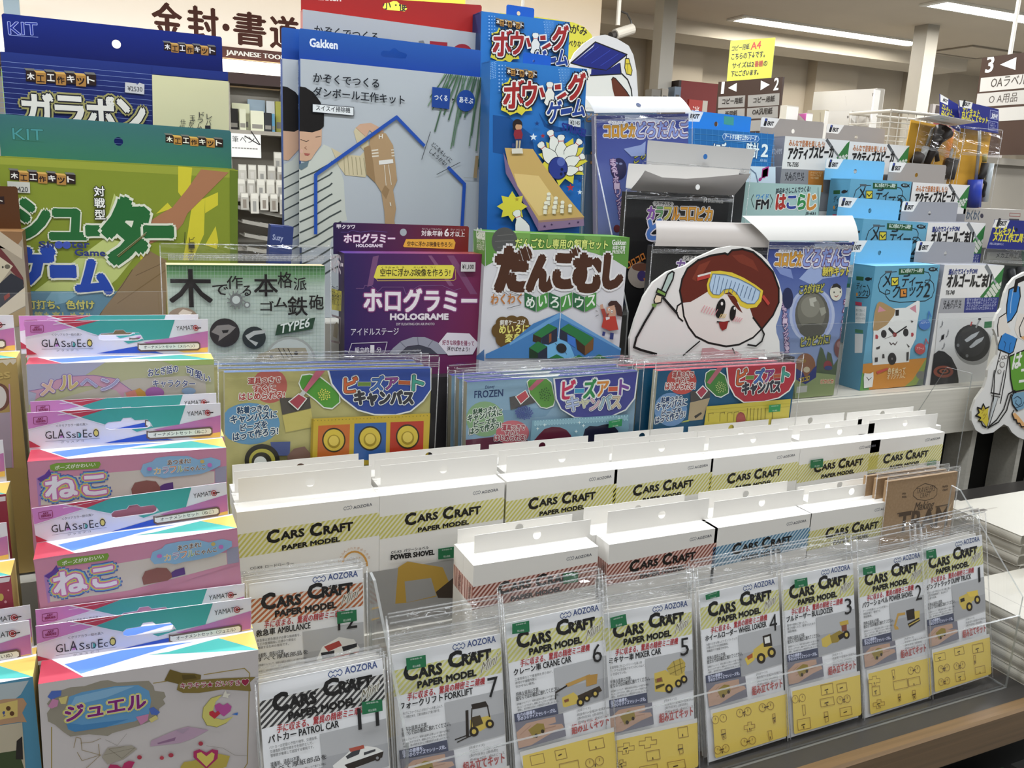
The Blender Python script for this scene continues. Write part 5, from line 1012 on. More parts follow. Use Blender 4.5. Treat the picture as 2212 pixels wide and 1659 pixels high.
HAIR, LINE = '#5a2114', '#14100e'
boy = [('Z', '21'), ('P', HAIR, '1475 1005 1455 900 1475 800 1520 710 1610 640 1720 600 1840 580 1865 592 1900 555 1990 545 2080 570 2150 630 2250 740 2300 880 2300 1000 2250 1110 2150 1225 2080 1130 2050 1040 1960 950 1850 930 1700 935 1600 990'),
  ('P', '#71301f', '1560 800 1620 680 1720 640 1660 740 1610 830'), ('P', '#6d2d1d', '1900 600 1990 590 2080 640 2130 740 2060 700 1960 660'), ('P', '#cfc9c2', '1480 1010 1540 1000 1610 960 1690 910 1760 900 1860 935 1960 960 2050 1050 2080 1140 2140 1230 2080 1300 1960 1360 1850 1372 1700 1345 1590 1290 1510 1180'), ('P', '#d5cfc6', '1425 1050 1450 1010 1480 1010 1505 1150 1480 1160 1440 1130'),
  ('L', LINE, 14, '1475 1010 1490 1120 1530 1210 1590 1290 1700 1345 1850 1375 1960 1360 2080 1300 2150 1230'), ('L', LINE, 12, '1470 1005 1435 1030 1425 1080 1445 1130 1480 1160'), ('L', LINE, 14, '1475 1005 1455 900 1475 800 1520 710 1610 640 1720 600 1840 580 1865 592 1900 555 1990 545 2080 570 2150 630 2250 740 2300 880 2300 1000 2250 1110 2155 1228 2080 1130'), ('P', HAIR, '1860 935 1960 950 1945 1000 1990 1090 1950 1060 1900 1000'),
  ('P', '#c9b338', '1720 735 1800 730 1900 745 2000 790 2100 850 2165 900 2150 990 2110 1040 2030 1055 1970 1030 1930 960 1880 910 1840 925 1790 965 1730 960 1695 920 1685 850'), ('P', '#a3b9cc', '1735 755 1850 765 1960 800 2060 850 2140 905 2125 970 2090 1010 2030 1010 1980 985 1940 920 1890 880 1830 890 1790 935 1740 930 1715 900 1705 850')]
boy += [('L', '#46607f', 5, [1730 + i * 34, 925 - max(0, i - 3) * 3 + max(0, i - 5) * 16, 1760 + i * 34, 768 + i * 12]) for i in range(11)]
boy += [('L', '#46607f', 4, '1735 755 1850 765 1960 800 2060 850 2140 905 2125 970 2090 1010 2030 1010 1980 985 1940 920 1890 880 1830 890 1790 935 1740 930 1715 900 1705 850 1735 755'), ('L', '#c9c2bc', 14, '1610 775 1715 748'), ('L', '#a83a32', 24, '1608 800 1705 775'), ('L', '#a83a32', 22, '2165 950 2210 1010'),
  ('E', LINE, 1800, 1050, 38, 85, 14), ('E', LINE, 1905, 1090, 26, 65, 8), ('E', '#d8d4ce', 1812, 1010, 10, 16), ('E', '#d8d4ce', 1920, 1050, 8, 13), ('L', LINE, 9, '1770 1165 1830 1170 1875 1160'), ('P', '#7d1d1c', '1785 1168 1868 1160 1850 1225 1815 1240 1795 1210')]
boy += [('L', '#c98a90', 6, [1635 + i * 22, 1080 + i * 6, 1665 + i * 22, 1025 + i * 7]) for i in range(6)] + [('L', '#c98a90', 6, [1905 + i * 18, 1160 + i * 2, 1930 + i * 18, 1120 + i * 5]) for i in range(4)] + [('L', '#cbb076', 6, [1790 + i * 14, 1130, 1805 + i * 14, 1100]) for i in range(4)]
boy += [('P', '#9fb0a8', '1300 900 1350 760 1385 735 1400 745 1390 800 1330 925'), ('L', LINE, 12, '1295 895 1350 760 1385 735 1402 745 1392 800 1330 925'), ('P', '#6f8f44', '1262 880 1335 920 1325 950 1250 915'), ('L', LINE, 10, '1262 880 1335 920 1325 950 1250 915 1262 880'), ('P', '#cfc0a6', '1230 980 1250 930 1300 945 1290 1000 1240 1010'), ('L', LINE, 9, '1230 980 1250 930 1300 945 1290 1000 1240 1010 1230 980'), ('P', '#63803f', '1210 1010 1260 1010 1240 1045 1212 1030'), ('L', LINE, 18, '1310 960 1380 1040 1425 1090'), ('L', LINE, 18, '1225 1045 1150 1170 1080 1300 1060 1380 1120 1405 1250 1440'),
  ('L', LINE, 12, '2150 1230 2170 1270 2150 1330 2100 1370 2030 1360'), ('P', '#b58a8c', '1640 1390 1730 1385 1800 1410 1900 1400 1980 1440 1960 1560 1620 1560'), ('L', LINE, 10, '1620 1330 1560 1380 1480 1450'), ('L', LINE, 9, '1900 1390 1920 1440')]
cutout('boy_cutout', 'flat die-cut cardboard boy with red hair and ski goggles', [('21', '1030 1590 1028 1310 1040 1270 1075 1150 1150 950 1230 830 1350 740 1500 690 1600 620 1780 540 1900 520 2050 530 2150 590 2210 650'), ('31', '70 720 120 820 150 940 150 1000 130 1100 95 1200 100 1260 125 1330 130 1440 128 1590')], 1.075, SH, boy)
cutout('soldering_cutout', 'flat die-cut cardboard hand holding a blue soldering iron, at the right edge', [('31', '2500 700 2350 700 2212 745 2130 790 2080 850 2050 920 2030 1000 2020 1050 1985 1100 1960 1160 1955 1230 1980 1290 1995 1370 1985 1450 1950 1500'), ('32', '1905 0 1900 60 1870 150 1800 250 1765 350 1765 430 1800 510 1860 545 1950 530 2040 460 2080 480 2110 530 2160 570 2212 590 2300 620 2500 640')], 1.10, None,
  [('Z', '31'), ('P', '#2f74b4', '2145 850 2180 870 2180 940 2150 1080 2105 1150 2060 1180 2070 1000 2085 900'), ('L', LINE, 9, '2145 860 2085 890 2065 1020 2060 1180 2105 1150 2150 1080 2180 950 2175 870'), ('L', LINE, 30, '2135 900 2150 820 2220 790 2300 780'), ('L', '#8fb0d0', 7, '2120 890 2100 1000 2095 1090'), 
   ('P', '#d0c7bc', '1990 1290 1985 1200 2000 1130 2060 1090 2070 1190 2100 1240 2080 1270 2050 1290'), ('L', LINE, 7, '1990 1290 1985 1200 2000 1130 2060 1090'), ('P', '#d2c9be', '2160 1090 2260 1110 2300 1250 2230 1340 2160 1300 2130 1230'), ('L', LINE, 7, '2210 1130 2170 1220 2180 1290 2230 1320'), ('P', '#c79a6a', '2180 1300 2300 1240 2300 1350 2240 1340'),
   ('P', '#2f74b4', '2020 1285 2050 1260 2120 1290 2150 1310 2120 1420 2090 1440 1990 1400 1990 1370'), ('L', LINE, 7, '2020 1285 1990 1370 1990 1400 2090 1440 2120 1420 2150 1310'), ('L', '#1d4470', 5, '2040 1330 2055 1350 2040 1410'), ('L', '#1d4470', 5, '2100 1345 2090 1360 2085 1420'),
   ('L', LINE, 7, '2010 1420 1960 1620 1950 1850'), ('L', LINE, 7, '2080 1440 2050 1640 2010 1860'), ('E', '#6a6662', 2030, 1470, 14, 16), ('E', '#c5c2bc', 2030, 1470, 9, 11), ('E', '#6a6662', 2055, 1465, 14, 16), ('E', '#c5c2bc', 2055, 1465, 9, 11), ('E', '#6a6662', 2025, 1530, 22, 24), ('E', '#c5c2bc', 2025, 1530, 17, 19), ('E', '#6a6662', 2000, 1490, 12, 14), ('E', '#c5c2bc', 2000, 1490, 8, 9), ('E', '#6a6662', 2000, 1590, 16, 18), ('E', '#c5c2bc', 2000, 1590, 11, 13),
   ('P', '#5a8f30', '2085 1460 2230 1400 2500 1420 2500 1680 2120 1760 2090 1600'), ('L', LINE, 9, '2085 1460 2230 1400'), ('L', LINE, 9, '2085 1460 2095 1650 2118 1765 2500 1690'), ('T', '#d5d4cc', 'は', 2105, 1570, 2175, 1555, 90, dict(b=.05)), ('T', '#d5d4cc', 'ん', 2210, 1545, 2300, 1530, 90, dict(b=.05)), ('T', '#d5d4cc', 'コ', 2165, 1690, 2240, 1680, 80, dict(b=.05)),
   ('Z', '32'), ('L', LINE, 6, '1955 0 1930 190'), ('L', LINE, 6, '2040 0 2000 200'), ('L', LINE, 7, '1925 190 2005 205'), ('L', LINE, 5, '1930 215 2002 228'), ('L', LINE, 6, '1945 225 1895 470 1905 490 1985 235'), ('P', '#b5b9b8', '1955 230 1985 235 1905 470'), 
   ('P', '#c2b03c', '1890 480 1850 430 1815 425 1835 395 1810 380 1830 350 1815 320 1850 330 1860 300 1880 330 1905 310 1900 370 1905 430'), ('L', LINE, 9, '1885 485 1855 470 1840 435 1820 430 1838 405 1795 385 1825 360 1810 315 1845 330 1860 285 1878 325 1910 310'), ('T', '#8a6a2a', 'チ', 1838, 372, 1872, 368, 40), ('T', '#8a6a2a', 'ッ', 1850, 420, 1880, 416, 36),
   ('L', LINE, 9, '1900 490 1990 440 2060 340 2095 210 2140 190'), ('L', LINE, 9, '1905 480 1975 420 2035 330 2075 200 2130 170'), ('P', '#6f94aa', '2105 200 2212 180 2212 320 2150 345 2110 290'), ('L', LINE, 8, '2120 190 2100 230 2110 290 2150 345'), ('L', '#1f3546', 5, '2120 240 2150 220 2180 240 2185 280 2160 300 2135 280 2140 255'), ('L', '#1f3546', 5, '2130 320 2190 300 2212 260'),
   ('P', '#d0a06a', '2110 370 2140 430 2180 480 2230 510 2240 470 2200 440 2160 390 2130 360'), ('L', LINE, 8, '2120 340 2105 370 2120 420 2140 420 2150 450 2170 450 2185 480 2210 480 2240 500')])
# ================================================================== BEAD CRAFT PACKS
BB = 1.0502
def clip_art(ops): return ops
def bead_pack(label, TL, TR, Y, body, topc, art, topart, sticker, seed, group, T=.012, behind=0, blabel=(), dx=0.0, zone='12', bcol=None):
    F = Frame(TL, TR, Y); H = F.O.z - BB; W = F.W
    t = empty('bead_craft_pack', label, 'pack', F.mat(H), group); m = MB()
    m.box(0, W, 0, T, 0, H, [ink(body) if isinstance(body, str) else body, ink('#999'), ink('#a09c88'), ink('#a09c88'), ink(topc), ink('#999')])
    lim = lambda a, b, d: (min(W, max(0, a)), -d, min(H, max(0, b + H)))
    P = Printer(m, lambda p: F.xz(p), lim); P.run(art)
    if topart: P = Printer(m, lambda p: F.top(p), lambda a, b, d: (min(W, max(0, a)), min(T, max(0, b)), H + d)); P.run(topart)
    m.build('printed_box', t); bag(t, H, -.008, W + .008, -H + .001, .018, -.0045, seed=seed, hz=.002, depth=.002, crinkle=.008)
    if sticker: price_sticker(t, F, H, sticker[1], z=sticker[0], label='green price sticker', y=-.006, col='#2a7a48')
    for i in range(behind):
        F2 = Frame(TL, TR, Y); F2.O = F2.O + F2.b * (T + .0085) * (i + 1) + F2.u * dx * (i + 1)
        t2 = empty('bead_craft_pack', blabel[i], 'pack', F2.mat(H), group); m = MB()
        m.box(0, W, 0, T, 0, H, [ink(bcol or (body if isinstance(body, str) else '#aaa56f')), ink('#999'), ink('#a09c88'), ink('#a09c88'), ink(topc), ink('#999')])
        if topart: P = Printer(m, lambda p: F.top(p), lambda a, b, d: (min(W, max(0, a)), min(T, max(0, b)), H + d)); P.run(topart)
        m.build('printed_box', t2); bag(t2, H, -.007, W + .007, -H + .001, .016, -.002, seed=seed + 50 + i, hz=.002, depth=.001, crinkle=.008)
def stamp_tray(z, dots, g='#4d8238', inv=False): return []
def four_lines(z, c, oc, L): return [('Z', z)] + [('T', c, s, x0, y0, x1, y1, h, dict(b=.05, o=[(oc, .13)])) for s, x0, y0, x1, y1, h in L]
W_ = '#cfd2cc'
def rainbow(z, L, inner=W_, dark='#1a1a22'):
    out = [('Z', z)]
    for ch, col, x0, y0, x1, y1, h in L: out.append(('T', col, ch, x0, y0, x1, y1, h, dict(b=.05, o=[(inner, .14), (dark, .075)])))
    return out
OLIVE = speckle('olive_print', [(.3, '#94905a'), (.7, '#a8a26a')], 30)
b1 = [('Z', '12'), ('E', '#a4584f', 130, 130, 148, 150), ('E', '#5a87a8', -43, 455, 258, 178)] + four_lines('12', '#9a3a34', W_, [('道具つきで', -55, 118, 220, 105, 58), ('すぐに', -15, 188, 178, 178, 60), ('はじめられる!', -130, 255, 255, 238, 62)]) + \
  four_lines('12', '#25425f', W_, [('粘着つきの', -150, 372, 120, 345, 62), ('キャンバスに', -205, 455, 190, 405, 72), ('ビーズを', -120, 520, 105, 485, 64), ('はって作ろう!', -185, 600, 198, 545, 70)]) + \
  [('P', '#4a4640', '212 235 470 228 480 320 235 378'), ('P', '#b0a65e', '237 382 480 325 502 480 265 528'), ('P', W_, '372 110 400 35 470 25 565 52 655 125 728 198 732 272 662 332 588 322 515 255 395 165'), ('P', '#4c8a34', '382 108 405 45 470 35 560 62 648 130 718 202 722 270 660 320 592 312 522 248 402 158')] + \
  [('E', '#c2c25a', 590 + 55 * math.cos(i * 2.4) * (i / 30) ** .5, 205 + 50 * math.sin(i * 2.4) * (i / 30) ** .5, 6, 6) for i in range(30)] + \
  [('P', '#a85a6a', '520 0 600 0 440 185 408 175'), ('P', W_, '282 265 375 192 448 238 368 340'), ('P', '#96404a', '296 265 375 202 436 240 366 326'), ('P', '#b0b4b0', '380 200 410 165 438 185 410 222'),
   ('P', W_, '618 -10 1505 -20 1506 165 1440 262 1330 352 1200 384 1020 382 875 342 742 240 650 115'), ('P', '#2c4388', '634 -10 1495 -20 1497 160 1432 252 1325 340 1200 371 1020 369 880 330 752 230 662 110')] + \
  rainbow('12', [('ビ', '#b05a35', 762, 190, 870, 185, 135), ('ー', '#5f7a34', 880, 130, 985, 130, 32), ('ズ', '#3d5f9a', 990, 170, 1095, 165, 120), ('ア', '#7a3f7a', 1110, 160, 1215, 155, 95), ('ー', '#a0522c', 1225, 115, 1320, 120, 32), ('ト', '#3f8a7a', 1340, 170, 1435, 165, 125)]) + \
  rainbow('12', [('キャンバス', '#34343a', 850, 290, 1345, 290, 118)]) + \
  [('P', '#b39a32', '482 408 1500 362 1500 800 468 800'), ('P', '#8f7a20', '482 408 500 408 488 800 468 800'), ('P', '#b0602c', '540 468 810 455 800 760 530 770'), ('P', '#2d5590', '848 450 1120 440 1112 760 840 760'), ('P', '#a33424', '1155 438 1438 428 1430 760 1145 760')]
for i, (cx, cy) in enumerate(((672, 590), (980, 575), (1300, 560))):      # plain generic bead circles
    b1 += [('E', '#2c281c', cx, cy, 100, 105), ('E', '#c0aa3e', cx, cy, 88, 92), ('E', '#8f7a20', cx, cy + 12, 55, 58), ('E', '#c9b452', cx, cy + 6, 42, 44)]
b1 += [('E', '#6d6a2a', 505 + i * 30, 425 - i * 1.4, 4, 4) for i in range(33)] + [('P', '#3d4a78', '130 605 300 600 295 720 150 720'), ('E', '#22201c', 60, 760, 150, 140), ('E', '#a09a44', 60, 765, 112, 105), ('E', '#2c2a22', 55, 770, 85, 80), ('E', W_, 45, 780, 55, 55), ('P', '#6d5348', '275 720 330 660 420 640 470 700 470 800 275 800')]
bead_pack('blue badge bead craft pack with an olive card and three coloured bead panels', (485, 805), (933, 795), .995, OLIVE, '#5f739a', b1, [('Z', 'f'), ('P', '#31468a', '670 806 935 800 930 780 690 785')], None, 81, 'bagged bead craft packs', behind=2, blabel=('bead craft pack right behind the blue badge one', 'third bead craft pack, at the back of the blue badge stack'), dx=-.004)
b2 = [('Z', 'F'), ('P', '#7b98ab', '230 430 2090 290 1960 1200 150 1200'), ('P', '#6b8aa0', '230 760 1180 700 1100 800 220 900'), ('P', '#5a2a3a', '200 1060 560 1020 900 1060 1000 1200 150 1200'), ('T', '#24365c', 'Disney', 440, 512, 545, 500, 40, dict(it=.2, b=.02)), ('T', '#24365c', 'FROZEN', 325, 603, 635, 582, 72, dict(b=.03)),
  ('E', '#7a9a70', 440, 830, 205, 192), ('E', '#b8636a', 740, 980, 180, 135)] + four_lines('F', '#2c4a34', W_, [('粘着つきの', 310, 790, 565, 745, 62), ('キャンバスに', 250, 865, 622, 792, 76), ('ビーズを', 318, 922, 560, 880, 66), ('はって作ろう!', 270, 1003, 610, 925, 70)]) + four_lines('F', '#9a3040', W_, [('道具つきで', 625, 955, 870, 950, 60), ('すぐに', 655, 1015, 810, 1010, 58), ('はじめられる!', 540, 1068, 882, 1062, 60)]) + \
  [('P', '#4c4a48', '705 592 960 530 985 650 718 730'), ('P', W_, '890 420 920 395 1110 385 1165 430 1205 620 1185 690 1110 718 1040 705 920 560'), ('P', '#55873c', '900 430 925 400 1105 392 1155 435 1196 620 1176 680 1108 708 1046 696 928 555'), ('P', '#a85a6a', '1000 405 1085 398 945 520 905 505'), ('P', W_, '765 585 880 510 922 585 825 675'), ('P', '#a8494e', '778 586 876 522 910 585 828 660')] + \
  [('E', '#35502e', 1090 + 65 * math.cos(i * 2.4) * (i / 26) ** .5, 560 + 75 * math.sin(i * 2.4) * (i / 26) ** .5, 7, 7) for i in range(26)] + [('E', '#414c86', 855 + 95 * math.cos(i * 2.4) * (i / 60) ** .5, 755 + 75 * math.sin(i * 2.4) * (i / 60) ** .5, 9, 9) for i in range(60)] + \
  [('P', W_, '1168 380 2095 300 2090 330 2060 600 1960 730 1800 800 1600 818 1400 812 1250 720 1195 610'), ('P', '#3a3d7e', '1188 390 2085 305 2078 330 2045 595 1950 718 1795 788 1600 805 1405 800 1262 712 1210 605')] + \
  rainbow('F', [('ビ', '#b0304e', 1265, 608, 1400, 600, 180), ('ー', '#3d88a8', 1400, 545, 1500, 540, 45), ('ズ', '#2f7a44', 1495, 600, 1625, 590, 180), ('ア', '#bb7a34', 1640, 580, 1760, 570, 140), ('ー', '#b0503a', 1765, 525, 1865, 520, 45), ('ト', '#6a3f86', 1880, 565, 1980, 555, 145)], W_, '#c5c5ca') + \
  rainbow('F', [('キ', '#9aa6c4', 1310, 735, 1440, 728, 130), ('ャ', '#b8b89a', 1450, 700, 1550, 695, 80), ('ン', '#bfa0a8', 1565, 725, 1660, 720, 110), ('バ', '#8fa8b4', 1665, 715, 1790, 710, 130), ('ス', '#b8a88e', 1795, 705, 1890, 700, 110)]) + \
  [('P', '#6f95a4', '940 835 1990 770 1965 1200 900 1200'), ('P', '#85aab5', '960 850 1970 790 1965 830 955 890'), ('P', '#551a2c', '960 1050 1010 990 1070 930 1150 905 1240 910 1310 940 1360 1000 1360 1200 960 1200'), ('P', '#14142a', '1490 1000 1510 930 1560 895 1640 900 1720 880 1800 870 1870 950 1870 1200 1490 1200')] + \
  [('E', '#9fc0c6', 970 + i * 30, 845 - i * 1.9 + (j * 45), 6, 6) for i in range(34) for j in range(2)] + [('P', '#c5d2cf', [x - 20, y, x - 5, y - 5, x, y - 22, x + 5, y - 5, x + 20, y, x + 5, y + 5, x, y + 22, x - 5, y + 5]) for x, y in ((990, 920), (1485, 888), (1405, 950), (1065, 880), (1870, 815), (1440, 855))]
bead_pack('pale blue bead craft pack with a purple badge', (1009, 826), (1377, 801), 1.0, '#7b98ab', '#4a4c96', b2, [('Z', 'F'), ('P', W_, '705 372 720 350 1240 332 1252 350 1235 368 740 386'), ('T', '#4a4c7a', 'ビーズアートキャンバス', 750, 376, 1210, 352, 24), ('T', W_, 'アナと雪の女王', 1285, 355, 1640, 335, 30, dict(b=.05))], ('F', '1775 848 1922 822 1912 900 1770 920'), 82, 'bagged bead craft packs', behind=2, blabel=('bead craft pack right behind the purple badge one', 'third bead craft pack, at the back of the purple badge stack'), dx=-.003)
b3 = [('Z', 'R'), ('E', '#a8463f', 695, 470, 182, 165), ('E', '#5f80a6', 560, 820, 200, 205)] + four_lines('R', '#8f2e28', W_, [('道具つきで', 582, 430, 838, 425, 66), ('すぐに', 612, 505, 780, 500, 62), ('はじめられる!', 490, 578, 855, 572, 72)]) + four_lines('R', '#20385c', W_, [('粘着つきの', 440, 745, 698, 712, 62), ('キャンバスに', 378, 835, 752, 770, 78), ('ビーズを', 445, 905, 685, 862, 64), ('はって作ろう!', 365, 998, 730, 915, 74)]) + \
  [('P', '#45413e', '800 600 1040 560 1040 670 800 730'), ('P', '#9a8a6c', '795 735 1040 675 950 940 770 960'), ('P', '#2c2a28', '845 900 930 850 940 870 860 930'), ('P', '#9aa24e', '720 960 790 940 780 965 680 980'), ('P', W_, '970 470 985 370 1040 330 1120 325 1230 400 1275 560 1270 620 1175 675 1110 660 985 540'), ('P', '#3d7034', '980 470 995 375 1045 340 1115 335 1220 408 1263 560 1258 615 1172 662 1115 650 994 535'), ('P', '#a05a66', '1130 300 1200 300 1040 510 1000 490'), ('P', W_, '862 608 950 520 1015 590 930 692'), ('P', '#963a48', '878 608 950 536 1000 592 930 674')] + \
  [('E', '#b8bd7a', 1165 + 65 * math.cos(i * 2.4) * (i / 30) ** .5, 545 + 70 * math.sin(i * 2.4) * (i / 30) ** .5, 6, 6) for i in range(30)] + \
  [('P', W_, '1232 290 2092 240 2080 460 2010 590 1880 680 1700 722 1440 735 1330 655 1250 500'), ('P', '#9a2c36', '1250 298 2078 252 2066 455 1998 580 1870 668 1700 710 1448 722 1342 645 1266 495')] + \
  rainbow('R', [('ビ', '#b0552e', 1355, 520, 1470, 512, 160), ('ー', '#5f7a34', 1470, 450, 1565, 445, 36), ('ズ', '#3d5f9a', 1570, 500, 1680, 490, 140), ('ア', '#7a3f7a', 1700, 480, 1800, 470, 110), ('ー', '#9a4a2c', 1810, 430, 1895, 425, 34), ('ト', '#3f8a7a', 1905, 475, 1990, 468, 135)]) + rainbow('R', [('キャンバス', '#30303a', 1420, 635, 1880, 605, 120)]) + \
  [('P', '#b0a23e', '990 778 2020 685 1975 1100 945 1100'), ('L', '#8f822c', 3, '1000 820 2010 740'), ('L', '#8f822c', 3, '995 860 2005 780')] + [('L', '#6d6222', 6, [x, 960, x + 4, 850 + (x % 3) * 8, x + 60, 840 + (x % 3) * 8, x + 58, 870]) for x in (1010, 1150, 1240, 1320)] + [('L', '#6d6222', 7, [x, 950, x + 8, 800]) for x in (1480, 1520, 1560, 1610, 1650, 1700, 1790)] + [('E', '#8f4440', 1405, 930, 58, 85), ('L', '#5a2a26', 4, '1345 980 1360 900 1400 850 1440 870 1468 950')]
bead_pack('red badge bead craft pack with a deep blue card', (1421, 801.5), (1721, 785), .985, '#164a68', '#b04050', b3, [('Z', 'R'), ('P', '#d5c5c2', '690 280 1200 255 1220 272 750 298'), ('T', W_, 'ミニオンズ'[:0] or 'ビーズアート', 1260, 268, 1500, 255, 24)], ('R', '1750 762 1893 750 1885 838 1745 850'), 83, 'bagged bead craft packs', behind=2, blabel=('bead craft pack right behind the red badge one', 'third bead craft pack, at the back of the red badge stack'), dx=-.018)

# ================================================================== TALL CARTONS BEHIND
def kit_mark(z, x0, y0, x1, y1, h, bl='#241614', tan='#9a7038'):
    """row of seven little blocks, one character on each"""
    out = [('Z', z)]; n = 7; wx, wy = (x1 - x0) / n, (y1 - y0) / n
    for i, ch in enumerate('木工工作キット'):
        t_ = i in (1, 3, 5); x, y = x0 + wx * i, y0 + wy * i + (h * .16 if t_ else 0)
        out.append(('P', '#6a6a66' if not t_ else '#c09a52', [x, y, x - h * .2, y - h * .22, x + wx * .8, y - h * .22 + wy, x + wx, y + wy]))
        out.append(('P', tan if t_ else bl, [x, y, x + wx, y + wy, x + wx, y + wy + h, x, y + h])); out.append(('T', bl if t_ else '#d2cfc8', ch, x + wx * .14, y + h * .84 + wy * .1, x + wx * .86, y + h * .84 + wy * .9, h * .66, dict(b=.045)))
    return out
F = Frame((0.5, 111), (491.6, 155.7), 1.30); H = F.O.z - 1.2202
NAVY = ramp_mat('navy_front', [(0, '#151c48'), (.9, '#1a245c'), (1, '#1f2f72')], 2, 0, H)  # lighter top end paints in the reflection along the carton's bend
ka = [('Z', '00'), ] + [('L', '#6f7fb0', 4, [5, 522 + i * 44, 1296, 636 + i * 44]) for i in range(26)] + [('P', '#c3c19a', '1297 637 1950 695 1962 1900 1320 1900'), ('P', NAVY, '1296 560 1945 615 1945 690 1296 632')] + kit_mark('00', 222, 600, 820, 640, 92)
ka += [('P', '#b5b5b6', '1068 702 1160 712 1170 725 1190 706 1232 722 1230 806 1066 788'), ('T', '#3a3a40', '¥2530', 1090, 776, 1215, 784, 42, dict(b=.02)),
  ('T', '#cfcdc4', 'ガ', 205, 1075, 462, 1090, 305, dict(b=.05, o=[('#8f8a56', .14), ('#1b1b24', .085)])), ('T', '#cfcdc4', 'ラ', 490, 1095, 725, 1105, 290, dict(b=.05, o=[('#8f8a56', .14), ('#1b1b24', .085)])), ('T', '#cfcdc4', 'ポ', 755, 1110, 985, 1120, 300, dict(b=.05, o=[('#8f8a56', .14), ('#1b1b24', .085)])), ('T', '#cfcdc4', 'ン', 1010, 1130, 1240, 1145, 290, dict(b=.05, o=[('#8f8a56', .14), ('#1b1b24', .085)]))]
ka += [('V', '#26262c', 'レバーで', 1788, 970, 1765, 1165, 46), ('V', '#26262c', 'ドラムを', 1725, 955, 1685, 1150, 46), ('V', '#26262c', '玉が出る', 1645, 985, 1615, 1170, 46), ('V', '#26262c', '仕組み', 1568, 1015, 1540, 1160, 46)]
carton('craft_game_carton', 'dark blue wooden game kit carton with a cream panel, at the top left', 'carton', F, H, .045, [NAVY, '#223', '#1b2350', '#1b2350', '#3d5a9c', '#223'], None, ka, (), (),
  tab=dict(px=(3, 28.5, 479, 79.5), col=ramp_mat('navy_tab', [(0, '#0c154c'), (1, '#12246e')], 2, H, H + .05), y=.0447, hole=(251.4, 95.4, 9.8), art=[('Z', '00'), ('T', '#18277a', 'KIT', 75, 290, 322, 300, 108, dict(o=[('#9aa4d0', .05)])), ('L', '#8a94c0', 5, '80 300 325 318')] + kit_mark('00', 1398, 362, 1842, 402, 68)))

F = Frame((-5, 336.5), (507.6, 364.6), 1.205); H = F.O.z - 1.0905
GF = '#737f28'
kg = [('Z', '01'), ('P', '#878f33', '-30 -240 2030 -130 2030 -60 -30 -180')] + [('P', '#b9b030', q) for q in ('1520 -160 1640 -150 1610 180 1520 60', '1640 150 1750 110 1740 420 1640 640 1560 640 1600 420', '1750 110 1860 60 1860 170 1750 240', '1840 350 1862 480 1850 545 1750 510', '1330 245 1430 150 1472 198', '1200 640 1280 560 1190 570')] + \
  [('P', '#a8b26a', '910 300 975 70 1060 240 960 330'), ('P', '#a9b36c', '300 900 560 700 900 450 1100 500 1210 540 1000 800 760 1000 300 1110'), ('P', '#596a22', '1960 -130 2030 -120 2028 900 1965 900'),
   ('P', '#96684a', '1715 -135 1950 -110 1830 10 1700 140 1600 240 1560 330 1480 420 1230 520 1215 540 1240 440 1290 300 1380 240 1470 190 1600 30'), ('P', '#7a664a', '1275 560 1420 640 1420 1300 830 1300 860 1080 1000 900 1130 720'), ('L', '#4a3a28', 5, '1130 720 1090 780 1040 860 1000 910 940 980 880 1060 850 1110'), ('L', '#5a4832', 5, '1400 660 1160 770'), ('L', '#6a5638', 9, '1000 1010 1420 720'),
   ('P', '#4a7488', '200 905 840 905 1000 905 850 1100 830 1300 200 1300'), ('P', '#6b93a3', '340 1050 440 910 700 905 560 1000')] + kit_mark('00', 85, 1452, 645, 1492, 80) + \
  [('Z', '00'), ('P', '#b2b2a8', '62 1545 255 1556 258 1648 68 1640'), ('T', '#3a3a3c', '¥1420', 88, 1636, 240, 1640, 52, dict(b=.02)), ('Z', '01')]
for ch, x0, x1, y0, y1 in (('シ', 165, 420, 95, 445), ('ュ', 440, 730, 190, 455), ('ー', 745, 985, 345, 425), ('タ', 915, 1260, 95, 650), ('ー', 1240, 1470, 350, 440)):
    kg.append(('T', '#1f5a2c', ch, x0, y1, x1, y1, y1 - y0, dict(b=.08 if ch != 'ー' else .2, it=.0, o=[('#c4c6b4', .12 if ch != 'ー' else .42)])))
for ch, x0, x1, y0, y1 in (('ゲ', 150, 470, 490, 830), ('ー', 445, 640, 680, 780), ('ム', 665, 945, 620, 915)):
    kg.append(('T', '#1f3f94', ch, x0, y1, x1, y1, y1 - y0, dict(b=.085 if ch != 'ー' else .18, o=[('#c4c6b4', .13 if ch != 'ー' else .38)])))
kg += [('T', '#26306a', 'Sh', 335, 530, 460, 532, 58, dict(b=.05)), ('E', '#3a4a9a', 502, 508, 36, 32), ('E', '#3a4a9a', 570, 510, 36, 32), ('T', '#26306a', 'ter', 610, 534, 765, 536, 55, dict(b=.05)), ('T', '#26306a', 'Game', 640, 600, 898, 604, 60, dict(b=.05)),
  ('V', '#d2d2cc', '対戦型', 848, 0, 858, 295, 88, dict(b=.03, o=[('#22241c', .10)])), ('T', '#b0a94e', '釘打ち、色付け', 232, 1055, 805, 1055, 84, dict(b=.04, o=[('#3a5f66', .10)])), ('T', '#9a9a5a', '等も楽しめる!!', 300, 1150, 770, 1150, 80, dict(b=.04)),
  ('V', '#2a2a22', 'ビー玉を', 1640, 440, 1625, 640, 52), ('L', '#2a2a22', 5, '1578 400 1572 500'), ('L', '#8a8a6a', 6, '1000 600 1250 400'), ('L', '#6a5a34', 8, '1010 610 1240 420')]
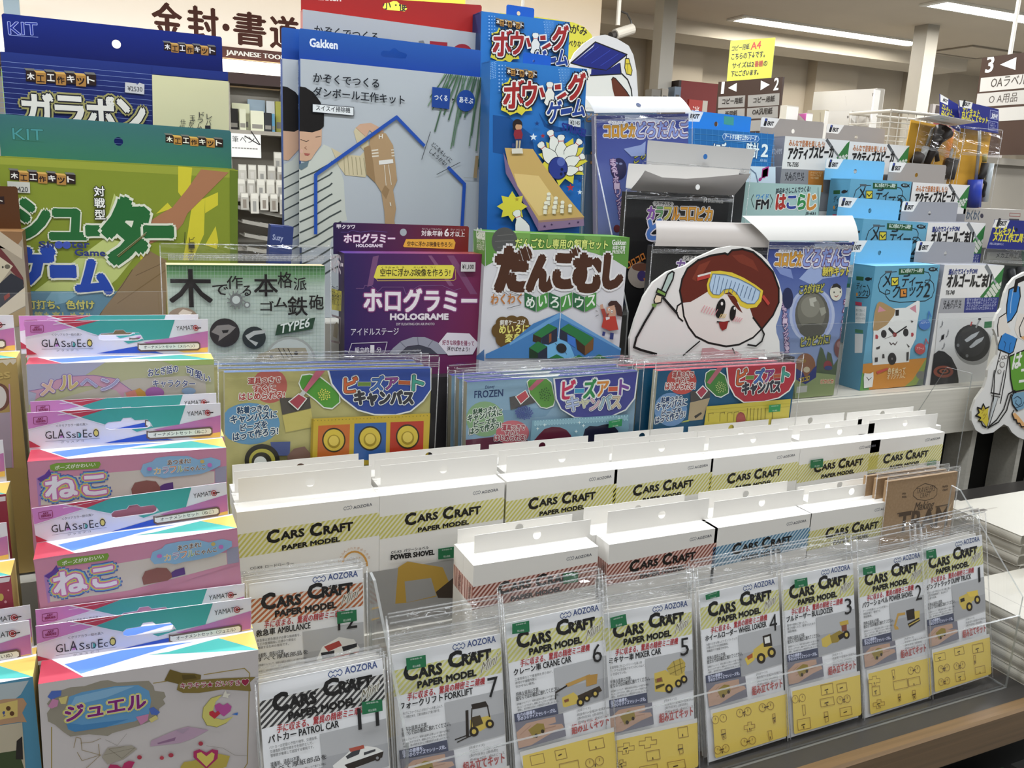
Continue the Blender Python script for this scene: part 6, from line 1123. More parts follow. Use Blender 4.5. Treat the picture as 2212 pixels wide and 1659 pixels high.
carton('craft_game_carton', 'green wooden shooting game kit carton with a teal hang tab', 'carton', F, H, .05, [GF, '#445', '#596a22', '#596a22', '#a3b048', '#445'], None, kg, (), (),
  tab=dict(px=(-5, 245.5, 498.7, 282), col=ramp_mat('teal_tab', [(0, '#2d6156'), (.6, '#335e62'), (1, '#3d6a78')], 2, H, H + .075), hole=(256.2, 305.6, 9.8), art=[('Z', '00'), ('T', '#3f7c86', 'KIT', 110, 1188, 372, 1200, 104, dict(o=[('#1f4a44', .045)])), ('L', '#2a5a50', 5, '115 1195 378 1212')] + kit_mark('00', 1412, 1150, 1902, 1190, 66)))
# brown kit carton cut by the left edge
F = from_right((47.7, 500), 1.150, .27); H = F.O.z - 1.0905
carton('craft_game_carton', 'brown wooden kit carton cut off by the left edge', 'carton', F, H, .04, ['#8d8270', '#443', '#6a4a2c', '#6a4a2c', '#8f6a44', '#443'], None,
  [('Z', 'f'), ('P', '#7a5a3c', '-300 495 48 500 48 516 30 540 -300 380'), ('P', '#a89c88', '-300 420 0 500 48 535 48 560 0 530 -300 470'), ('P', '#5a2a2a', '-300 470 0 535 30 570 50 600 52 615 0 560 -300 500'), ('P', '#b0a68e', '-300 540 0 555 28 575 0 612 -300 650'), ('E', '#5a5446', 16, 576, 6, 5), ('E', '#2a2622', 6, 577, 2, 2.5), ('P', '#26282e', '-300 680 0 612 24 590 50 605 52 625 0 665 -300 700'), ('P', '#7a3226', '8 640 20 632 22 640 10 650'), ('P', '#b5aa94', '-300 720 0 665 54 620 55 660 0 690 -300 760'), ('P', '#8f7a54', '-300 770 0 690 55 662 56 700 -300 800')], (), (),
  tab=dict(px=(-250, 396, 37.6, 403), col='#4a2c14', art=[('Z', 'f'), ('P', '#241614', '-6 425 9 424 10 441 -6 441'), ('T', '#c5c2ba', 'ト', -3, 439, 6, 439, 12, dict(b=.05))]))

# cardboard craft cartons: a red one and two blue ones
GK = Frame((648.7, 126.6), (1048, 168), 1.215); H = GK.O.z - 1.2505
SK = '#b9967c'
STR = []
for i in range(11):
    y = 1470 + i * 92; STR.append(('L', '#3f4644', 13, [388, y + 55, 520, y - 5, 640, y - 70 - (0 if i < 3 else 10), 735 if i > 3 else 660, y - 130 if i > 3 else y - 90]))
gk = [('Z', '10'), ('P', '#b3b7ad', '380 1410 470 1375 590 1232 655 1262 720 1420 760 1540 775 1800 790 1880 700 1900 640 2110 380 2110')] + STR + [('P', '#5a6c74', '380 1400 465 1370 450 1420 400 1450 380 1440')] + \
  [('P', '#b9ae8e', '655 1262 760 1318 900 1330 935 1290 870 1210 845 1120 865 1085 960 1160 1000 1400 945 1512 775 1495 720 1420')] + [('L', '#8f8668', 5, [760 + i * 34, 1330 + i * 4, 770 + i * 36, 1490]) for i in range(6)] + \
  [('P', SK, '862 1090 900 1058 990 1048 1062 1085 1105 1125 1010 1140 980 1110 950 1168'), ('P', SK, '383 1120 490 1128 572 1092 572 1180 568 1235 520 1300 480 1362 440 1375 383 1370'), ('P', '#141110', '383 738 432 745 500 788 560 868 592 975 590 1078 560 1108 490 1130 420 1122 383 1120'), ('L', '#3a2a24', 5, '392 1190 440 1208 462 1198'), ('L', '#3a2a24', 5, '520 1170 560 1165'), ('L', '#7a4f3e', 4, '440 1250 425 1262 445 1275'), ('P', '#96524a', '420 1305 475 1312 455 1330 428 1325'), ('E', '#c29a8a', 400, 1290, 12, 20),
   ('P', '#a08563', '985 1180 1030 1112 1120 1140 1180 1240 1200 1400 1215 1540 1180 1620 1190 1680 1205 1780 1190 1880 1208 1990 1115 1990 1105 1800 1080 1640 1030 1560 955 1490 945 1380 930 1262 975 1240'), ('P', '#8a704f', '930 1262 985 1240 1010 1380 1030 1560 955 1490'), ('P', '#8a704f', '1110 1580 1150 1620 1120 1700 1080 1640'), ('L', '#c9c1b0', 12, '1000 1285 1050 1278'), ('L', '#c9c1b0', 12, '1002 1310 1052 1304'), ('L', '#c9c1b0', 12, '1004 1335 1054 1330'), ('L', '#c9c1b0', 9, '1165 1280 1185 1278'), ('L', '#c9c1b0', 9, '1168 1305 1188 1303'), ('L', '#c9c1b0', 9, '1170 1330 1190 1328'), ('P', '#cfcdc6', '1058 1370 1178 1358 1182 1392 1060 1406'), ('L', '#d0c9b8', 5, '1105 1410 1120 1580'), ('L', '#d0c9b8', 5, '1140 1405 1165 1575'), ('T', '#d5d0c4', 'H', 1058, 1185, 1090, 1180, 32, dict(b=.05)), ('L', '#c9c2b0', 10, '1155 1730 1160 1755')]
lf = random.Random(9)
for i in range(26):
    x = 1560 + i * 16; y0 = 632 + (x - 1560) * .11; L_ = lf.uniform(250, 880) * (.5 + i / 40); gk.append(('L', lf.choice(['#3f5a42', '#56705a', '#6b8468', '#4a6a4c']), lf.uniform(6, 14), [x + 60, y0, x + 30 - (26 - i) * 1.2, y0 + L_ * .45, x + 8 - (26 - i) * 3.5, y0 + L_]))
gk += [('T', '#1d2026', 'かぞくでつくる', 498, 702, 1058, 752, 72, dict(b=.02)), ('T', '#1d2026', 'ダンボール工作キット', 498, 822, 1275, 895, 76, dict(b=.02)), ('P', '#1d2026', '489 884 845 914 845 991 489 960'), ('P', '#ced2d2', '494 890 840 919 840 985 494 954'), ('T', '#1d2026', 'スイスイ掃除機', 522, 942, 812, 966, 44, dict(b=.015)),
  ('P', '#1d3f86', '1512 742 1666 760 1656 933 1507 914'), ('E', '#1d3f86', 1797, 860, 78, 92), ('T', '#d0d4d6', 'つくる', 1530, 855, 1640, 865, 44, dict(b=.03)), ('T', '#d0d4d6', 'あそぶ', 1742, 875, 1858, 888, 44, dict(b=.03)), ('P', '#1d2026', '1680 838 1700 850 1680 862'),
  ('L', '#21489a', 28, '518 1990 518 1492 1208 1000 1440 1240'), ('L', '#21489a', 28, '1650 1432 1785 1570 1762 1990'), ('L', '#3a3d42', 5, '1496 1125 1422 1360'), ('L', '#3a3d42', 5, '1748 1385 1550 1488'), ('T', '#26282c', 'どこをキレイに', 1502, 1240, 1662, 1390, 36, dict(b=.02)), ('T', '#26282c', 'しようかな?', 1482, 1300, 1620, 1420, 36, dict(b=.02)), ('P', '#8d7a5a', '1880 1330 1905 1330 1890 1520 1860 1520'), ('L', '#8a8f88', 4, '1780 1515 1900 1520')]
BLT = ramp_mat('blue_tab', [(0, '#1c3f86'), (1, '#28559c')], 2, H, H + .05)
gtab = dict(px=(645.7, 60.8, 1038.6, 108.9), col=BLT, slot=('10', '1075 470 1082 440 1100 432 1150 438 1182 412 1205 415 1228 440 1285 455 1302 475 1290 498 1260 500 1105 488'), art=[('Z', '10'), ('T', '#d2d6dc', 'Gakken', 470, 398, 706, 420, 66, dict(b=.05))])
side = [('Z', '10'), ] + [('V', '#b9c4d8', 'かぞくでつくるダンボール工作キット', 368, 600, 362, 1500, 18)] + [('V', '#b9c4d8', 'スイスイ掃除機', 358, 1750, 352, 2000, 18)]
carton('cardboard_craft_carton', 'blue tabbed cardboard craft carton with a child photo, the front one', 'carton', GK, H, .016, ['#a3a9ad', '#274a8f', '#26437e', '#5a6470', '#3d62a8', '#888'], None, gk, side, (), tab=gtab)
F2 = Frame((648.7, 126.6), (1048, 168), 1.215); F2.O = F2.O + F2.b * .0175 + F2.u * -.0205
gk2 = [('Z', '10'), ('P', '#b3b7ad', '380 1410 470 1375 590 1232 655 1262 720 1420 760 1540 775 1800 790 1880 380 2110')] + STR + [('P', SK, '383 1120 490 1128 572 1092 572 1180 568 1235 440 1375 383 1370'), ('P', '#141110', '383 738 432 745 500 788 560 868 592 975 590 1078 490 1130 383 1120')]
r_ = carton('cardboard_craft_carton', 'blue tabbed cardboard craft carton behind the front one, shifted to the left', 'carton', F2, H, .016, ['#a3a9ad', '#274a8f', '#26437e', '#5a6470', '#3d62a8', '#888'], None, (), (), (), tab=dict(px=(.002, .262, .0415), col=BLT))
m = MB(); P = Printer(m, lambda p: GK.xz(p), lambda a, b, d: (max(0, a), -d, max(.001, b + H))); P.run(gk2); m.build('printed_picture', r_)
m = MB(); P = Printer(m, lambda p: GK.side(p), lambda a, b, d: (-d, min(.016, max(0, a)), b + H)); P.run(side); m.build('printed_spine', r_)
FR = Frame((654, 20), (1042, 73), 1.265); H = FR.O.z - 1.2505
carton('cardboard_craft_carton', 'red tabbed cardboard craft carton at the back, above the blue ones', 'carton', FR, H, .016, ['#a3a6a9', '#922', '#b07068', '#8f2a28', '#b0524a', '#888'], None,
  [('Z', '10'), ('T', '#26282c', 'かぞくでつくる', 510, 298, 1052, 360, 75, dict(b=.02)), ('P', '#8f2430', '1495 350 1645 362 1640 700 1490 690'), ('E', '#8f2430', 1770, 450, 85, 75), ('P', '#6d7073', '1400 350 1440 345 1460 390 1400 380')], (), (),
  tab=dict(px=(650, -14, 1040.6, 11.4), col='#962423', y=.016, slot=('10', '1090 60 1100 30 1150 22 1185 8 1215 12 1240 35 1290 45 1302 75 1280 98 1110 82'), art=[('Z', '10'), ('T', '#d0c5c2', 'Gakken', 475, -6, 735, 12, 62, dict(b=.05))]))
# small dark blue carton peeping out beside the blue cartons
F = Frame((585, 485), (613, 488), 1.185, W=.03); H = F.O.z - 1.2505
carton('small_carton', 'small navy carton lettered Suzy beside the blue cartons', 'carton', F, H, .02, '#2c3868', None, [('Z', '11'), ('T', '#9aa2bc', 'Suzy', 152, 480, 240, 490, 62, dict(b=.02)), ('P', '#4a568c', '140 340 245 352 245 362 140 350')])

# bowling cartons
def pin(x, y, L_, ang, w=.27):
    """bowling pin: ellipse body and head along a direction"""
    c, s_ = math.cos(math.radians(ang)), math.sin(math.radians(ang)); px = lambda a, b: (x + a * c - b * s_, y + a * s_ + b * c)
    prof = [(-.5, .0), (-.47, .12), (-.38, .15), (-.28, .10), (-.18, .09), (0, .2), (.2, w), (.38, .24), (.5, .14)]
    def out(g): return [q for a, b in [(a * L_, (b * L_ + g)) for a, b in prof] + [(a * L_, -(b * L_ + g)) for a, b in reversed(prof)] for q in px(a, b)]
    r1, r2 = px(-.24 * L_, -.11 * L_), px(-.24 * L_, .11 * L_)
    return [('P', '#1a1a1c', out(5)), ('P', '#cfd0c8', out(0)), ('L', '#a33', 5, [*r1, *r2])]
def burst(cx, cy, r1, r2, n, sq=1.0): return [q for i in range(2 * n) for q in (cx + (r1 if i % 2 == 0 else r2) * math.cos(math.pi * i / n), cy + sq * (r1 if i % 2 == 0 else r2) * math.sin(math.pi * i / n))]
def star(x, y, r, c, a0=0): return ('P', c, [q for i in range(10) for q in (x + (r if i % 2 == 0 else r * .42) * math.cos(math.pi * i / 5 - 1.57 + a0), y + (r if i % 2 == 0 else r * .42) * math.sin(math.pi * i / 5 - 1.57 + a0))])
O2 = [('#15151c', .17), ('#d0d0ca', .10)]
RDT = '#8f2424'
def bowl_title(): return [('Z', '20'), ('P', '#c2b83a', '-70 720 -20 700 0 660 25 700 35 680 60 712 110 690 125 745 190 945 130 950 100 985 60 960 0 985 -30 960 -80 940 -60 880'),
    ('T', RDT, 'ボ', -55, 925, 115, 915, 195, dict(b=.05, o=O2)), ('T', RDT, 'ウ', 105, 905, 220, 900, 175, dict(b=.05, o=O2)), ('P', '#d0d0ca', '238 735 280 728 312 840 262 852'), ('P', RDT, '247 752 275 746 300 828 272 834'), ('P', '#d0d0ca', '370 715 440 708 442 772 372 776'), ('P', RDT, '380 726 430 720 432 762 382 766'), ('P', '#d0d0ca', '380 825 470 770 500 800 490 835 410 870 392 866'), ('P', RDT, '396 832 468 785 486 812 410 858'), ('T', RDT, 'グ', 492, 855, 630, 845, 185, dict(b=.05, o=O2))] + pin(337, 800, 200, 90, .17) + \
    [('T', '#1f3a80', 'ゲ', 312, 1045, 430, 1035, 150, dict(b=.04, o=O2)), ('T', '#1f3a80', 'ー', 435, 975, 520, 960, 30, dict(b=.2, o=[('#15151c', .7), ('#d0d0ca', .45)])), ('T', '#1f3a80', 'ム', 530, 995, 632, 990, 120, dict(b=.05, o=O2))]
BF = Frame((1060, 130), (1268, 149), 1.168); H = BF.O.z - 1.2505
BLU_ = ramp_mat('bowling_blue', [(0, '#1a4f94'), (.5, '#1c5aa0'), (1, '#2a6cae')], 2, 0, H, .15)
dots = [('E', '#7fa8d0', 430 + (i % 4) * 26 + (i // 4) * 3 - 6, 595 + (i // 4) * 24, 5 - (i % 4), 5 - (i % 4)) for i in range(48)] + [('E', '#8fb4d8', -90 + (i % 3) * 26, 560 + (i // 3) * 30, 6 - (i % 3) * 1.5, 6) for i in range(24)]
bw = [('Z', '20'), ('P', '#3f78b4', '430 575 520 585 500 1060 420 1100'), ('P', '#154680', '-140 980 0 1000 190 1150 240 1400 100 1350 -140 1300'), ('P', '#154680', '250 960 320 1060 500 1100 640 1020 650 1250 560 1100 400 1130 300 1080')] + dots + kit_mark('20', -28, 582, 232, 615, 52) + bowl_title() + \
   [('T', '#1f2a74', 'STRIKE!', 438, 1108, 640, 1168, 52, dict(b=.06, o=[('#5a7ab8', .05)])), ('P', '#c2b83a', burst(445, 1375, 215, 150, 11))] + pin(370, 1205, 200, 68) + pin(435, 1255, 210, 88) + pin(540, 1265, 190, 130) + pin(310, 1300, 210, 52) + pin(550, 1365, 180, 155) + pin(545, 1450, 150, 168) + \
   [('E', '#121a44', 405, 1435, 84, 98), ('E', '#26347c', 405, 1435, 77, 91), ('E', '#4a5a9c', 430, 1380, 34, 38), ('E', '#101636', 438, 1445, 12, 14), ('E', '#101636', 432, 1485, 12, 14), ('E', '#101636', 465, 1478, 10, 13), star(195, 1170, 34, '#c5d0d8'), star(275, 1160, 22, '#8f2c34'), star(225, 1055, 24, '#17356e'), star(510, 1600, 34, '#a02c34'), star(590, 1640, 22, '#c5d0d8'), star(590, 1540, 24, '#17356e')]
bw += [('P', '#b5965a', '-50 1262 190 1272 270 1395 370 1530 470 1662 628 1850 615 1868 235 1880 60 1590 -20 1400'), ('P', '#c9ad72', '60 1590 30 1480 240 1500 450 1800 240 1840'), ('P', '#6d5a7a', '-60 1300 -20 1400 60 1590 238 1880 236 1965 150 1800 -40 1480'), ('P', '#7d6680', '235 1880 622 1850 626 1925 236 1968'), ('P', '#8f6f60', '235 1880 622 1850 622 1868 236 1898'), star(290, 1930, 16, '#3a2a4a'), star(350, 1915, 12, '#3a2a4a'), star(500, 1905, 12, '#3a2a4a'), star(575, 1895, 14, '#3a2a4a')]
for x, y in ((325, 75), (320, 115), (385, 110), (300, 150), (378, 148), (440, 145), (292, 190), (368, 188), (435, 182), (503, 175)): bw += [('E', '#8f7848', x + 6, y + 1582 + 40, 14, 22), ('P', '#d0cab8', [x - 14, y + 1580 + 5, x + 12, y + 1580 + 5, x + 14, y + 1580 + 55, x - 16, y + 1580 + 55]), ('E', '#d5d0c0', x, y + 1580, 17, 15), ('L', '#8a7a68', 5, [x - 14, y + 1596, x + 13, y + 1595])]
bw += [('E', '#241a18', 55, 1065, 42, 48), ('E', '#b08866', 65, 1085, 28, 30), ('P', '#241a18', '20 1040 90 1040 92 1065 40 1062 30 1120 15 1100'), ('P', '#7d2430', '30 1110 85 1105 100 1150 90 1190 35 1190 22 1150'), ('P', '#1f2a5a', '38 1188 88 1185 86 1200 40 1202'), ('P', '#a99a80', '42 1200 60 1200 55 1270 40 1270'), ('P', '#a99a80', '68 1200 84 1200 76 1268 64 1268'), ('P', '#c5c0b2', '5 1268 95 1265 102 1310 8 1312'), ('E', '#2a3a6a', 20, 1240, 14, 18),
  ('P', '#c2b83a', burst(10, 1760, 130, 85, 8)), star(50, 1700, 22, '#a08a2a')] + pin(80, 1900, 230, 70)
def bowl_side(): return [('Z', 'B')] + [('E', '#8fb4d8', 262 + (i % 4) * 22, 870 + (i // 4) * 24 - (i % 4) * 6, 6, 6) for i in range(40)]
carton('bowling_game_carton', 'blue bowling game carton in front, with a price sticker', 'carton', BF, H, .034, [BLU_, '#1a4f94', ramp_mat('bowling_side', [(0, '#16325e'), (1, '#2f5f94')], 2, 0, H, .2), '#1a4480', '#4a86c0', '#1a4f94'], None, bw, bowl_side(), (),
  tab=dict(px=(1130, 113, 1190, 121), col='#174f9c', hole=(1153, 132, 2.6)), sticker=[dict(quad='500 1008 600 1018 600 1086 497 1077', z='20', col='#b9bcbe', label='white price sticker', ops=[('Z', '20'), ('T', '#33343a', '¥2145', 512, 1062, 592, 1068, 30, dict(b=.02))])])
BK_ = Frame((1040, 24), (1231, 48), 1.245); H = BK_.O.z - 1.2505
dx, dy = -38, -103
def shift(ops, z, s, t_): return ops
KB = BK_.W / BF.W
r_ = carton('bowling_game_carton', 'blue bowling game carton at the back, mostly hidden', 'carton', BK_, H, .034, [BLU_, '#1a4f94', '#16325e', '#1a4480', '#4a86c0', '#1a4f94'], None, (), (), (), tab=dict(px=(1094, 9.5, 1154, 18), col='#174f9c', hole=(1120, 29, 4)))
m = MB(); P = Printer(m, lambda p: BF.xz(p), lambda a, b, d: (a * KB, -d, b * KB + H)); P.run([('Z', '20'), ('P', '#3f78b4', '430 575 520 585 500 1060 420 1100')] + dots + kit_mark('20', -28, 582, 232, 615, 52) + bowl_title()); m.build('printed_title', r_)
# ================================================================== ELECTRONIC KIT CARTONS ON THE RIGHT
EK = [('T', '#26262a', 'E', 0, 0, 0, 0, 1)]
def ekit_tab(x0, y0, x1, z='31'):
    """white corner with the maker's slanted mark; x0,y0 top left of the tab, x1 where the white ends"""
    w = x1 - x0
    return [('P', '#d2d0cc', [x0 - 14, y0 + 74, x0 - 4, y0 - 6, x1 + 6, y0 + 2, x1 - 34, y0 + 70, x1 - 44, y0 + 78]), ('T', '#1d1d22', 'E', x0 + w * .16, y0 + 62, x0 + w * .36, y0 + 60, 46, dict(b=.06, it=.1)), ('P', '#3a4a9a', [x0 + w * .2, y0 + 14, x0 + w * .3, y0 + 14, x0 + w * .27, y0 + 26, x0 + w * .17, y0 + 26]), ('T', '#1d1d22', 'eKIT', x0 + w * .38, y0 + 56, x0 + w * .76, y0 + 58, 28, dict(it=.25, b=.07))]
def loopline(p): return ('L', '#1f2a30', 6, p)
MA = [('Z', '31'), loopline('1125 738 1040 745 990 790 968 860 980 905 1030 932 1065 925 1068 902 1040 892 1028 912 1035 950 1065 985 1150 1000 1370 988 1425 955 1446 900 1440 840 1410 808 1372 812 1365 830 1385 838 1408 815 1412 775 1395 745 1358 738'), ('P', '#4a5358', '1025 732 1085 730 1088 748 1028 752'),
  ('P', '#1f4a2c', '1145 712 1362 708 1360 758 1142 765'), ('T', '#c5d0c4', 'ねこの形のアラーム時計', 1160, 750, 1345, 745, 26, dict(b=.03)), ('E', '#17171b', 1432, 718, 36, 18), ('P', '#17171b', '1455 718 1478 700 1470 718 1478 738'), ('T', '#8fb0b8', '組立式', 1412, 724, 1452, 724, 12, dict(b=.03)),
  ('T', '#1b2226', 'メ', 1005, 870, 1068, 868, 88, dict(b=.015)), ('P', '#1b2226', '1078 786 1142 782 1140 856 1076 862'), ('P', '#c5b83c', '1084 793 1136 789 1134 849 1082 855'), ('L', '#1b2226', 7, '1092 815 1108 835 1130 808'), ('T', '#1b2226', 'デ', 1165, 868, 1225, 866, 82, dict(b=.015)), ('T', '#1b2226', 'ィ', 1228, 862, 1275, 860, 55, dict(b=.015)), ('L', '#1b2226', 8, '1290 832 1345 829'), ('P', '#1b2226', '1282 833 1300 822 1300 842'), ('P', '#1b2226', '1352 829 1336 818 1336 838'),
  ('T', '#1b2226', 'ク', 1085, 960, 1142, 958, 82, dict(b=.015)), ('P', '#1b2226', '1152 882 1214 878 1212 956 1150 960'), ('P', '#bb7a34', '1159 890 1207 886 1205 948 1157 952'), ('L', '#1b2226', 6, '1182 905 1182 925 1198 925'), ('T', '#1b2226', 'ッ', 1225, 945, 1275, 942, 55, dict(b=.015)), ('T', '#1b2226', 'ク', 1285, 955, 1340, 952, 80, dict(b=.015)), ('T', '#1b2226', '2', 1350, 955, 1402, 952, 85, dict(b=.01)),
  ('P', '#b57a30', '830 1525 1405 1470 1400 1900 800 1900'), ('P', '#7a8a44', '1260 1659 1405 1470 1400 1800 1180 1800'), ('P', '#5f6a5a', '1290 1700 1410 1560 1400 1800 1250 1800'), ('E', '#6a6a62', 1330, 1620, 40, 35), ('P', '#5a8a48', '800 1600 880 1640 880 1800 800 1800'),
  ('P', '#cfcfca', '918 1535 913 1450 925 1260 920 1200 935 1080 955 1012 975 992 1010 1003 1090 1052 1200 1045 1300 985 1320 990 1318 1060 1295 1200 1285 1310 1240 1400 1228 1508'), ('P', '#9c8058', '921 1240 935 1080 955 1012 975 992 1010 1003 1100 1055 1112 1058 1100 1110 1040 1190 960 1240'), ('P', '#b9808a', '960 1085 975 1030 1030 1070'), ('P', '#b9808a', '1232 1050 1285 1020 1290 1090'),
  ('P', '#26221f', '1112 1065 1142 1062 1140 1112 1112 1115'), ('E', '#26221f', 1012, 1268, 24, 34), ('E', '#26221f', 1200, 1256, 23, 34), ('L', '#221d1c', 16, '1058 1222 1105 1272'), ('L', '#221d1c', 10, '1105 1272 1205 1205'), ('E', '#7d2a28', 1105, 1275, 17, 19), ('L', '#8f8a86', 3, '1020 1310 1105 1275'), ('L', '#4a3c3a', 6, '1062 1340 1075 1360 1092 1345 1108 1362 1125 1335'), ('P', '#a0383e', '940 1275 955 1275 965 1290 960 1310 940 1310'), ('P', '#a0383e', '1245 1260 1262 1258 1268 1275 1258 1292 1245 1288'),
  ('E', '#26221f', 1082, 1480, 36, 52), ('E', '#6a6662', 1082, 1480, 8, 10), ('P', '#3a3633', '945 1385 980 1370 975 1395 950 1400'), ('P', '#3a3633', '1205 1350 1232 1375 1222 1385'), ('P', '#3a3633', '1205 1425 1225 1420 1222 1495 1205 1498'), ('P', '#3a3633', '1000 1440 1015 1440 1018 1475 998 1475'), ('P', '#3a3633', '935 1470 960 1468 958 1505 935 1508'), ('P', '#3a3633', '1240 1150 1265 1160 1250 1172'),
  ('E', '#3f6aa8', 1358, 1188, 50, 45), ('T', '#c2ccd8', 'メロディー', 1322, 1185, 1395, 1180, 17), ('L', '#3f6aa8', 7, '1385 1150 1395 1075 1415 1120'), ('E', '#a84848', 1320, 1395, 46, 48), ('T', '#d8c5c2', 'アラーム', 1288, 1405, 1352, 1402, 18), ('L', '#a84848', 7, '1358 1370 1368 1310 1388 1350'), ('T', '#c9b48a', '色をぬって', 1040, 1610, 1190, 1600, 38, dict(b=.04)), ('T', '#c9b48a', 'オリジナルに', 1035, 1655, 1190, 1645, 34, dict(b=.03)), ('P', '#b04a40', '945 1590 1045 1555 1048 1572 955 1610'),
  ('P', '#cfcfca', '840 1690 838 1640 845 1600 865 1605 895 1605 920 1592 922 1640 912 1720 840 1730'), ('E', '#26221f', 880, 1660, 5, 6), ('L', '#26221f', 4, '862 1635 880 1660 905 1640')]
ML = [('Z', '31'), ('P', '#1f4a2c', '765 775 835 780 833 815 765 808'), ('E', '#17171b', 875, 800, 28, 16), ('P', '#17171b', '895 800 915 785 908 815'), ('T', '#1b2226', 'ディー', 765, 885, 850, 892, 45, dict(b=.02)), ('P', '#b57a34', '765 915 782 917 781 945 765 943'), ('T', '#1b2226', 'ック2', 785, 945, 875, 950, 45, dict(b=.02)), loopline('870 850 890 890 895 930 870 960 770 955'),
  ('P', '#a03048', '760 990 820 1000 820 1030 760 1020'), ('P', '#c5c8c8', '760 1030 865 1035 855 1180 760 1175'), ('P', '#2f6a4a', '760 1225 835 1235 835 1265 760 1255'), ('P', '#c5c8c8', '760 1265 840 1270 830 1430 760 1430'), ('R', '#5a6a70', ['作って色ぬって', '楽しく目ざまし', 'メロディー付き'], 765, 1075, 850, 1082, 0, 34, 18)]
SO = [('Z', '30'), ('P', '#2f6a34', '728 1204 700 1225 612 1345 650 1400 722 1420'), ('L', '#4f5052', 22, '530 1195 560 1240 575 1262'), ('L', '#6a6c6c', 14, '560 1240 640 1350')] + [('P', '#b9bcb0', [630 + i * 26 - j * 14, 1340 + j * 24 - i * 6, 645 + i * 26 - j * 14, 1325 + j * 24 - i * 6, 656 + i * 26 - j * 14, 1340 + j * 24 - i * 6, 642 + i * 26 - j * 14, 1356 + j * 24 - i * 6]) for i in range(3) for j in range(3)] + \
  [('T', '#a8632e', 'みんなで音楽を楽しもう!', 205, 1246, 508, 1262, 42, dict(b=.02)), ('T', '#1c1a1a', 'アクティブスピーカ', 195, 1362, 578, 1348, 80, dict(b=.05)), ('T', '#2a2a2a', 'TK-735S', 188, 1420, 285, 1423, 28, dict(b=.03)), ('P', '#7d7d80', '60 1435 700 1460 700 1800 60 1800'), ('P', '#a86c2c', '372 1455 500 1460 495 1640 365 1630'), ('R', '#e0c8a0', ['ポータブルオーディオ', 'やスマートフォンを', 'つないで音楽を'], 388, 1482, 488, 1486, 0, 22, 14), ('T', '#26262a', 'は ん だ 付 け', 172, 1505, 330, 1510, 30, dict(b=.03)), ('T', '#26262a', '入門シリーズ', 170, 1540, 330, 1545, 30, dict(b=.03))]
OG = [('Z', '31'), ('P', '#2f6a34', '2045 700 2005 745 1835 955 1880 985 2020 960 2038 800'), ('L', '#6f7274', 26, '1890 692 1920 745 1940 790'), ('L', '#85888a', 14, '1925 760 2000 880')] + [('P', '#b9bcb0', [1930 + i * 34 - j * 20, 860 + j * 30 - i * 8, 1950 + i * 34 - j * 20, 838 + j * 30 - i * 8, 1964 + i * 34 - j * 20, 860 + j * 30 - i * 8, 1946 + i * 34 - j * 20, 882 + j * 30 - i * 8]) for i in range(3) for j in range(4)] + \
  [('T', '#26306a', '遠心力でスイッチON!', 1565, 764, 1808, 756, 34, dict(b=.04)), ('T', '#1c1a1a', 'オルゴールごま', 1550, 870, 1880, 866, 78, dict(b=.05)), ('T', '#1c1a1a', 'II', 1885, 868, 1922, 866, 72, dict(b=.02)), ('T', '#2a2a2a', 'TK-740', 1540, 935, 1615, 933, 26, dict(b=.03)), ('P', '#8f8f92', '1505 965 2040 955 2025 1082 1480 1092'), ('P', '#2a3170', '1708 962 2040 955 2020 1080 1695 1092'), ('R', '#b8bcd0', ['回すと音がでるふしぎなコマ', '遠心力を利用してスイッチが', '入りメロディーがながれます', 'はんだ付け入門工作キット'], 1722, 990, 1975, 986, -3, 25, 16), ('T', '#26262a', 'は ん だ 付 け', 1522, 1022, 1670, 1018, 30, dict(b=.03)), ('T', '#26262a', '入門シリーズ', 1518, 1058, 1668, 1052, 30, dict(b=.03)),
   ('P', '#c2c2c0', '1480 1092 2025 1082 2000 1800 1400 1850'), ('E', '#8d8d8b', 1780, 1370, 165, 165), ('E', '#232325', 1768, 1345, 152, 158), ('E', '#313133', 1760, 1335, 120, 128), ('P', '#a9adb0', '1700 1320 1760 1275 1830 1245 1800 1290 1740 1330 1720 1340'), ('P', '#a9adb0', '1740 1380 1800 1320 1870 1290 1850 1330 1780 1380 1755 1390'), ('L', '#8a8c8c', 14, '1800 1210 1830 1150'), ('E', '#2a2a2c', 1830, 1142, 14, 10), ('L', '#a04040', 12, '1755 1195 1762 1170'), ('E', '#6f7274', 1722, 1455, 12, 14), ('E', '#6f7274', 1645, 1365, 12, 14), ('P', '#2f6a44', '1872 1165 1935 1160 1932 1212 1868 1218'), ('R', '#4a4a48', ['MELODY', ''], 1680, 1265, 1760, 1235, 0, 30, 18),
   ('P', '#1b1a1c', '1440 1440 1480 1410 1530 1420 1590 1470 1635 1560 1650 1660 1640 1740 1400 1740'), ('E', '#7a4030', 1520, 1590, 85, 52), ('E', '#241c1c', 1522, 1588, 58, 30), ('E', '#8a4c36', 1524, 1586, 40, 20), ('E', '#241c1c', 1526, 1585, 22, 10), ('T', '#77777a', '♪', 1490, 1215, 1515, 1210, 40), ('T', '#77777a', '♫', 1485, 1335, 1520, 1330, 45), ('T', '#77777a', '♪', 1540, 1300, 1560, 1295, 50), ('T', '#77777a', '♪', 1505, 1400, 1530, 1395, 40), ('R', '#6a6a6a', ['単4形乾電池を使用します(別売)', '音楽は電子メロディーICです'], 1700, 1715, 1850, 1705, 0, 20, 10)]
EM = Frame(zpx('31', 945, 690), zpx('31', 1495, 680), 1.172); ES = Frame(zpx('30', 175, 1160), zpx('30', 725, 1200), 1.385); EO = Frame(zpx('31', 1535, 680), zpx('31', 2045, 685), 1.172)
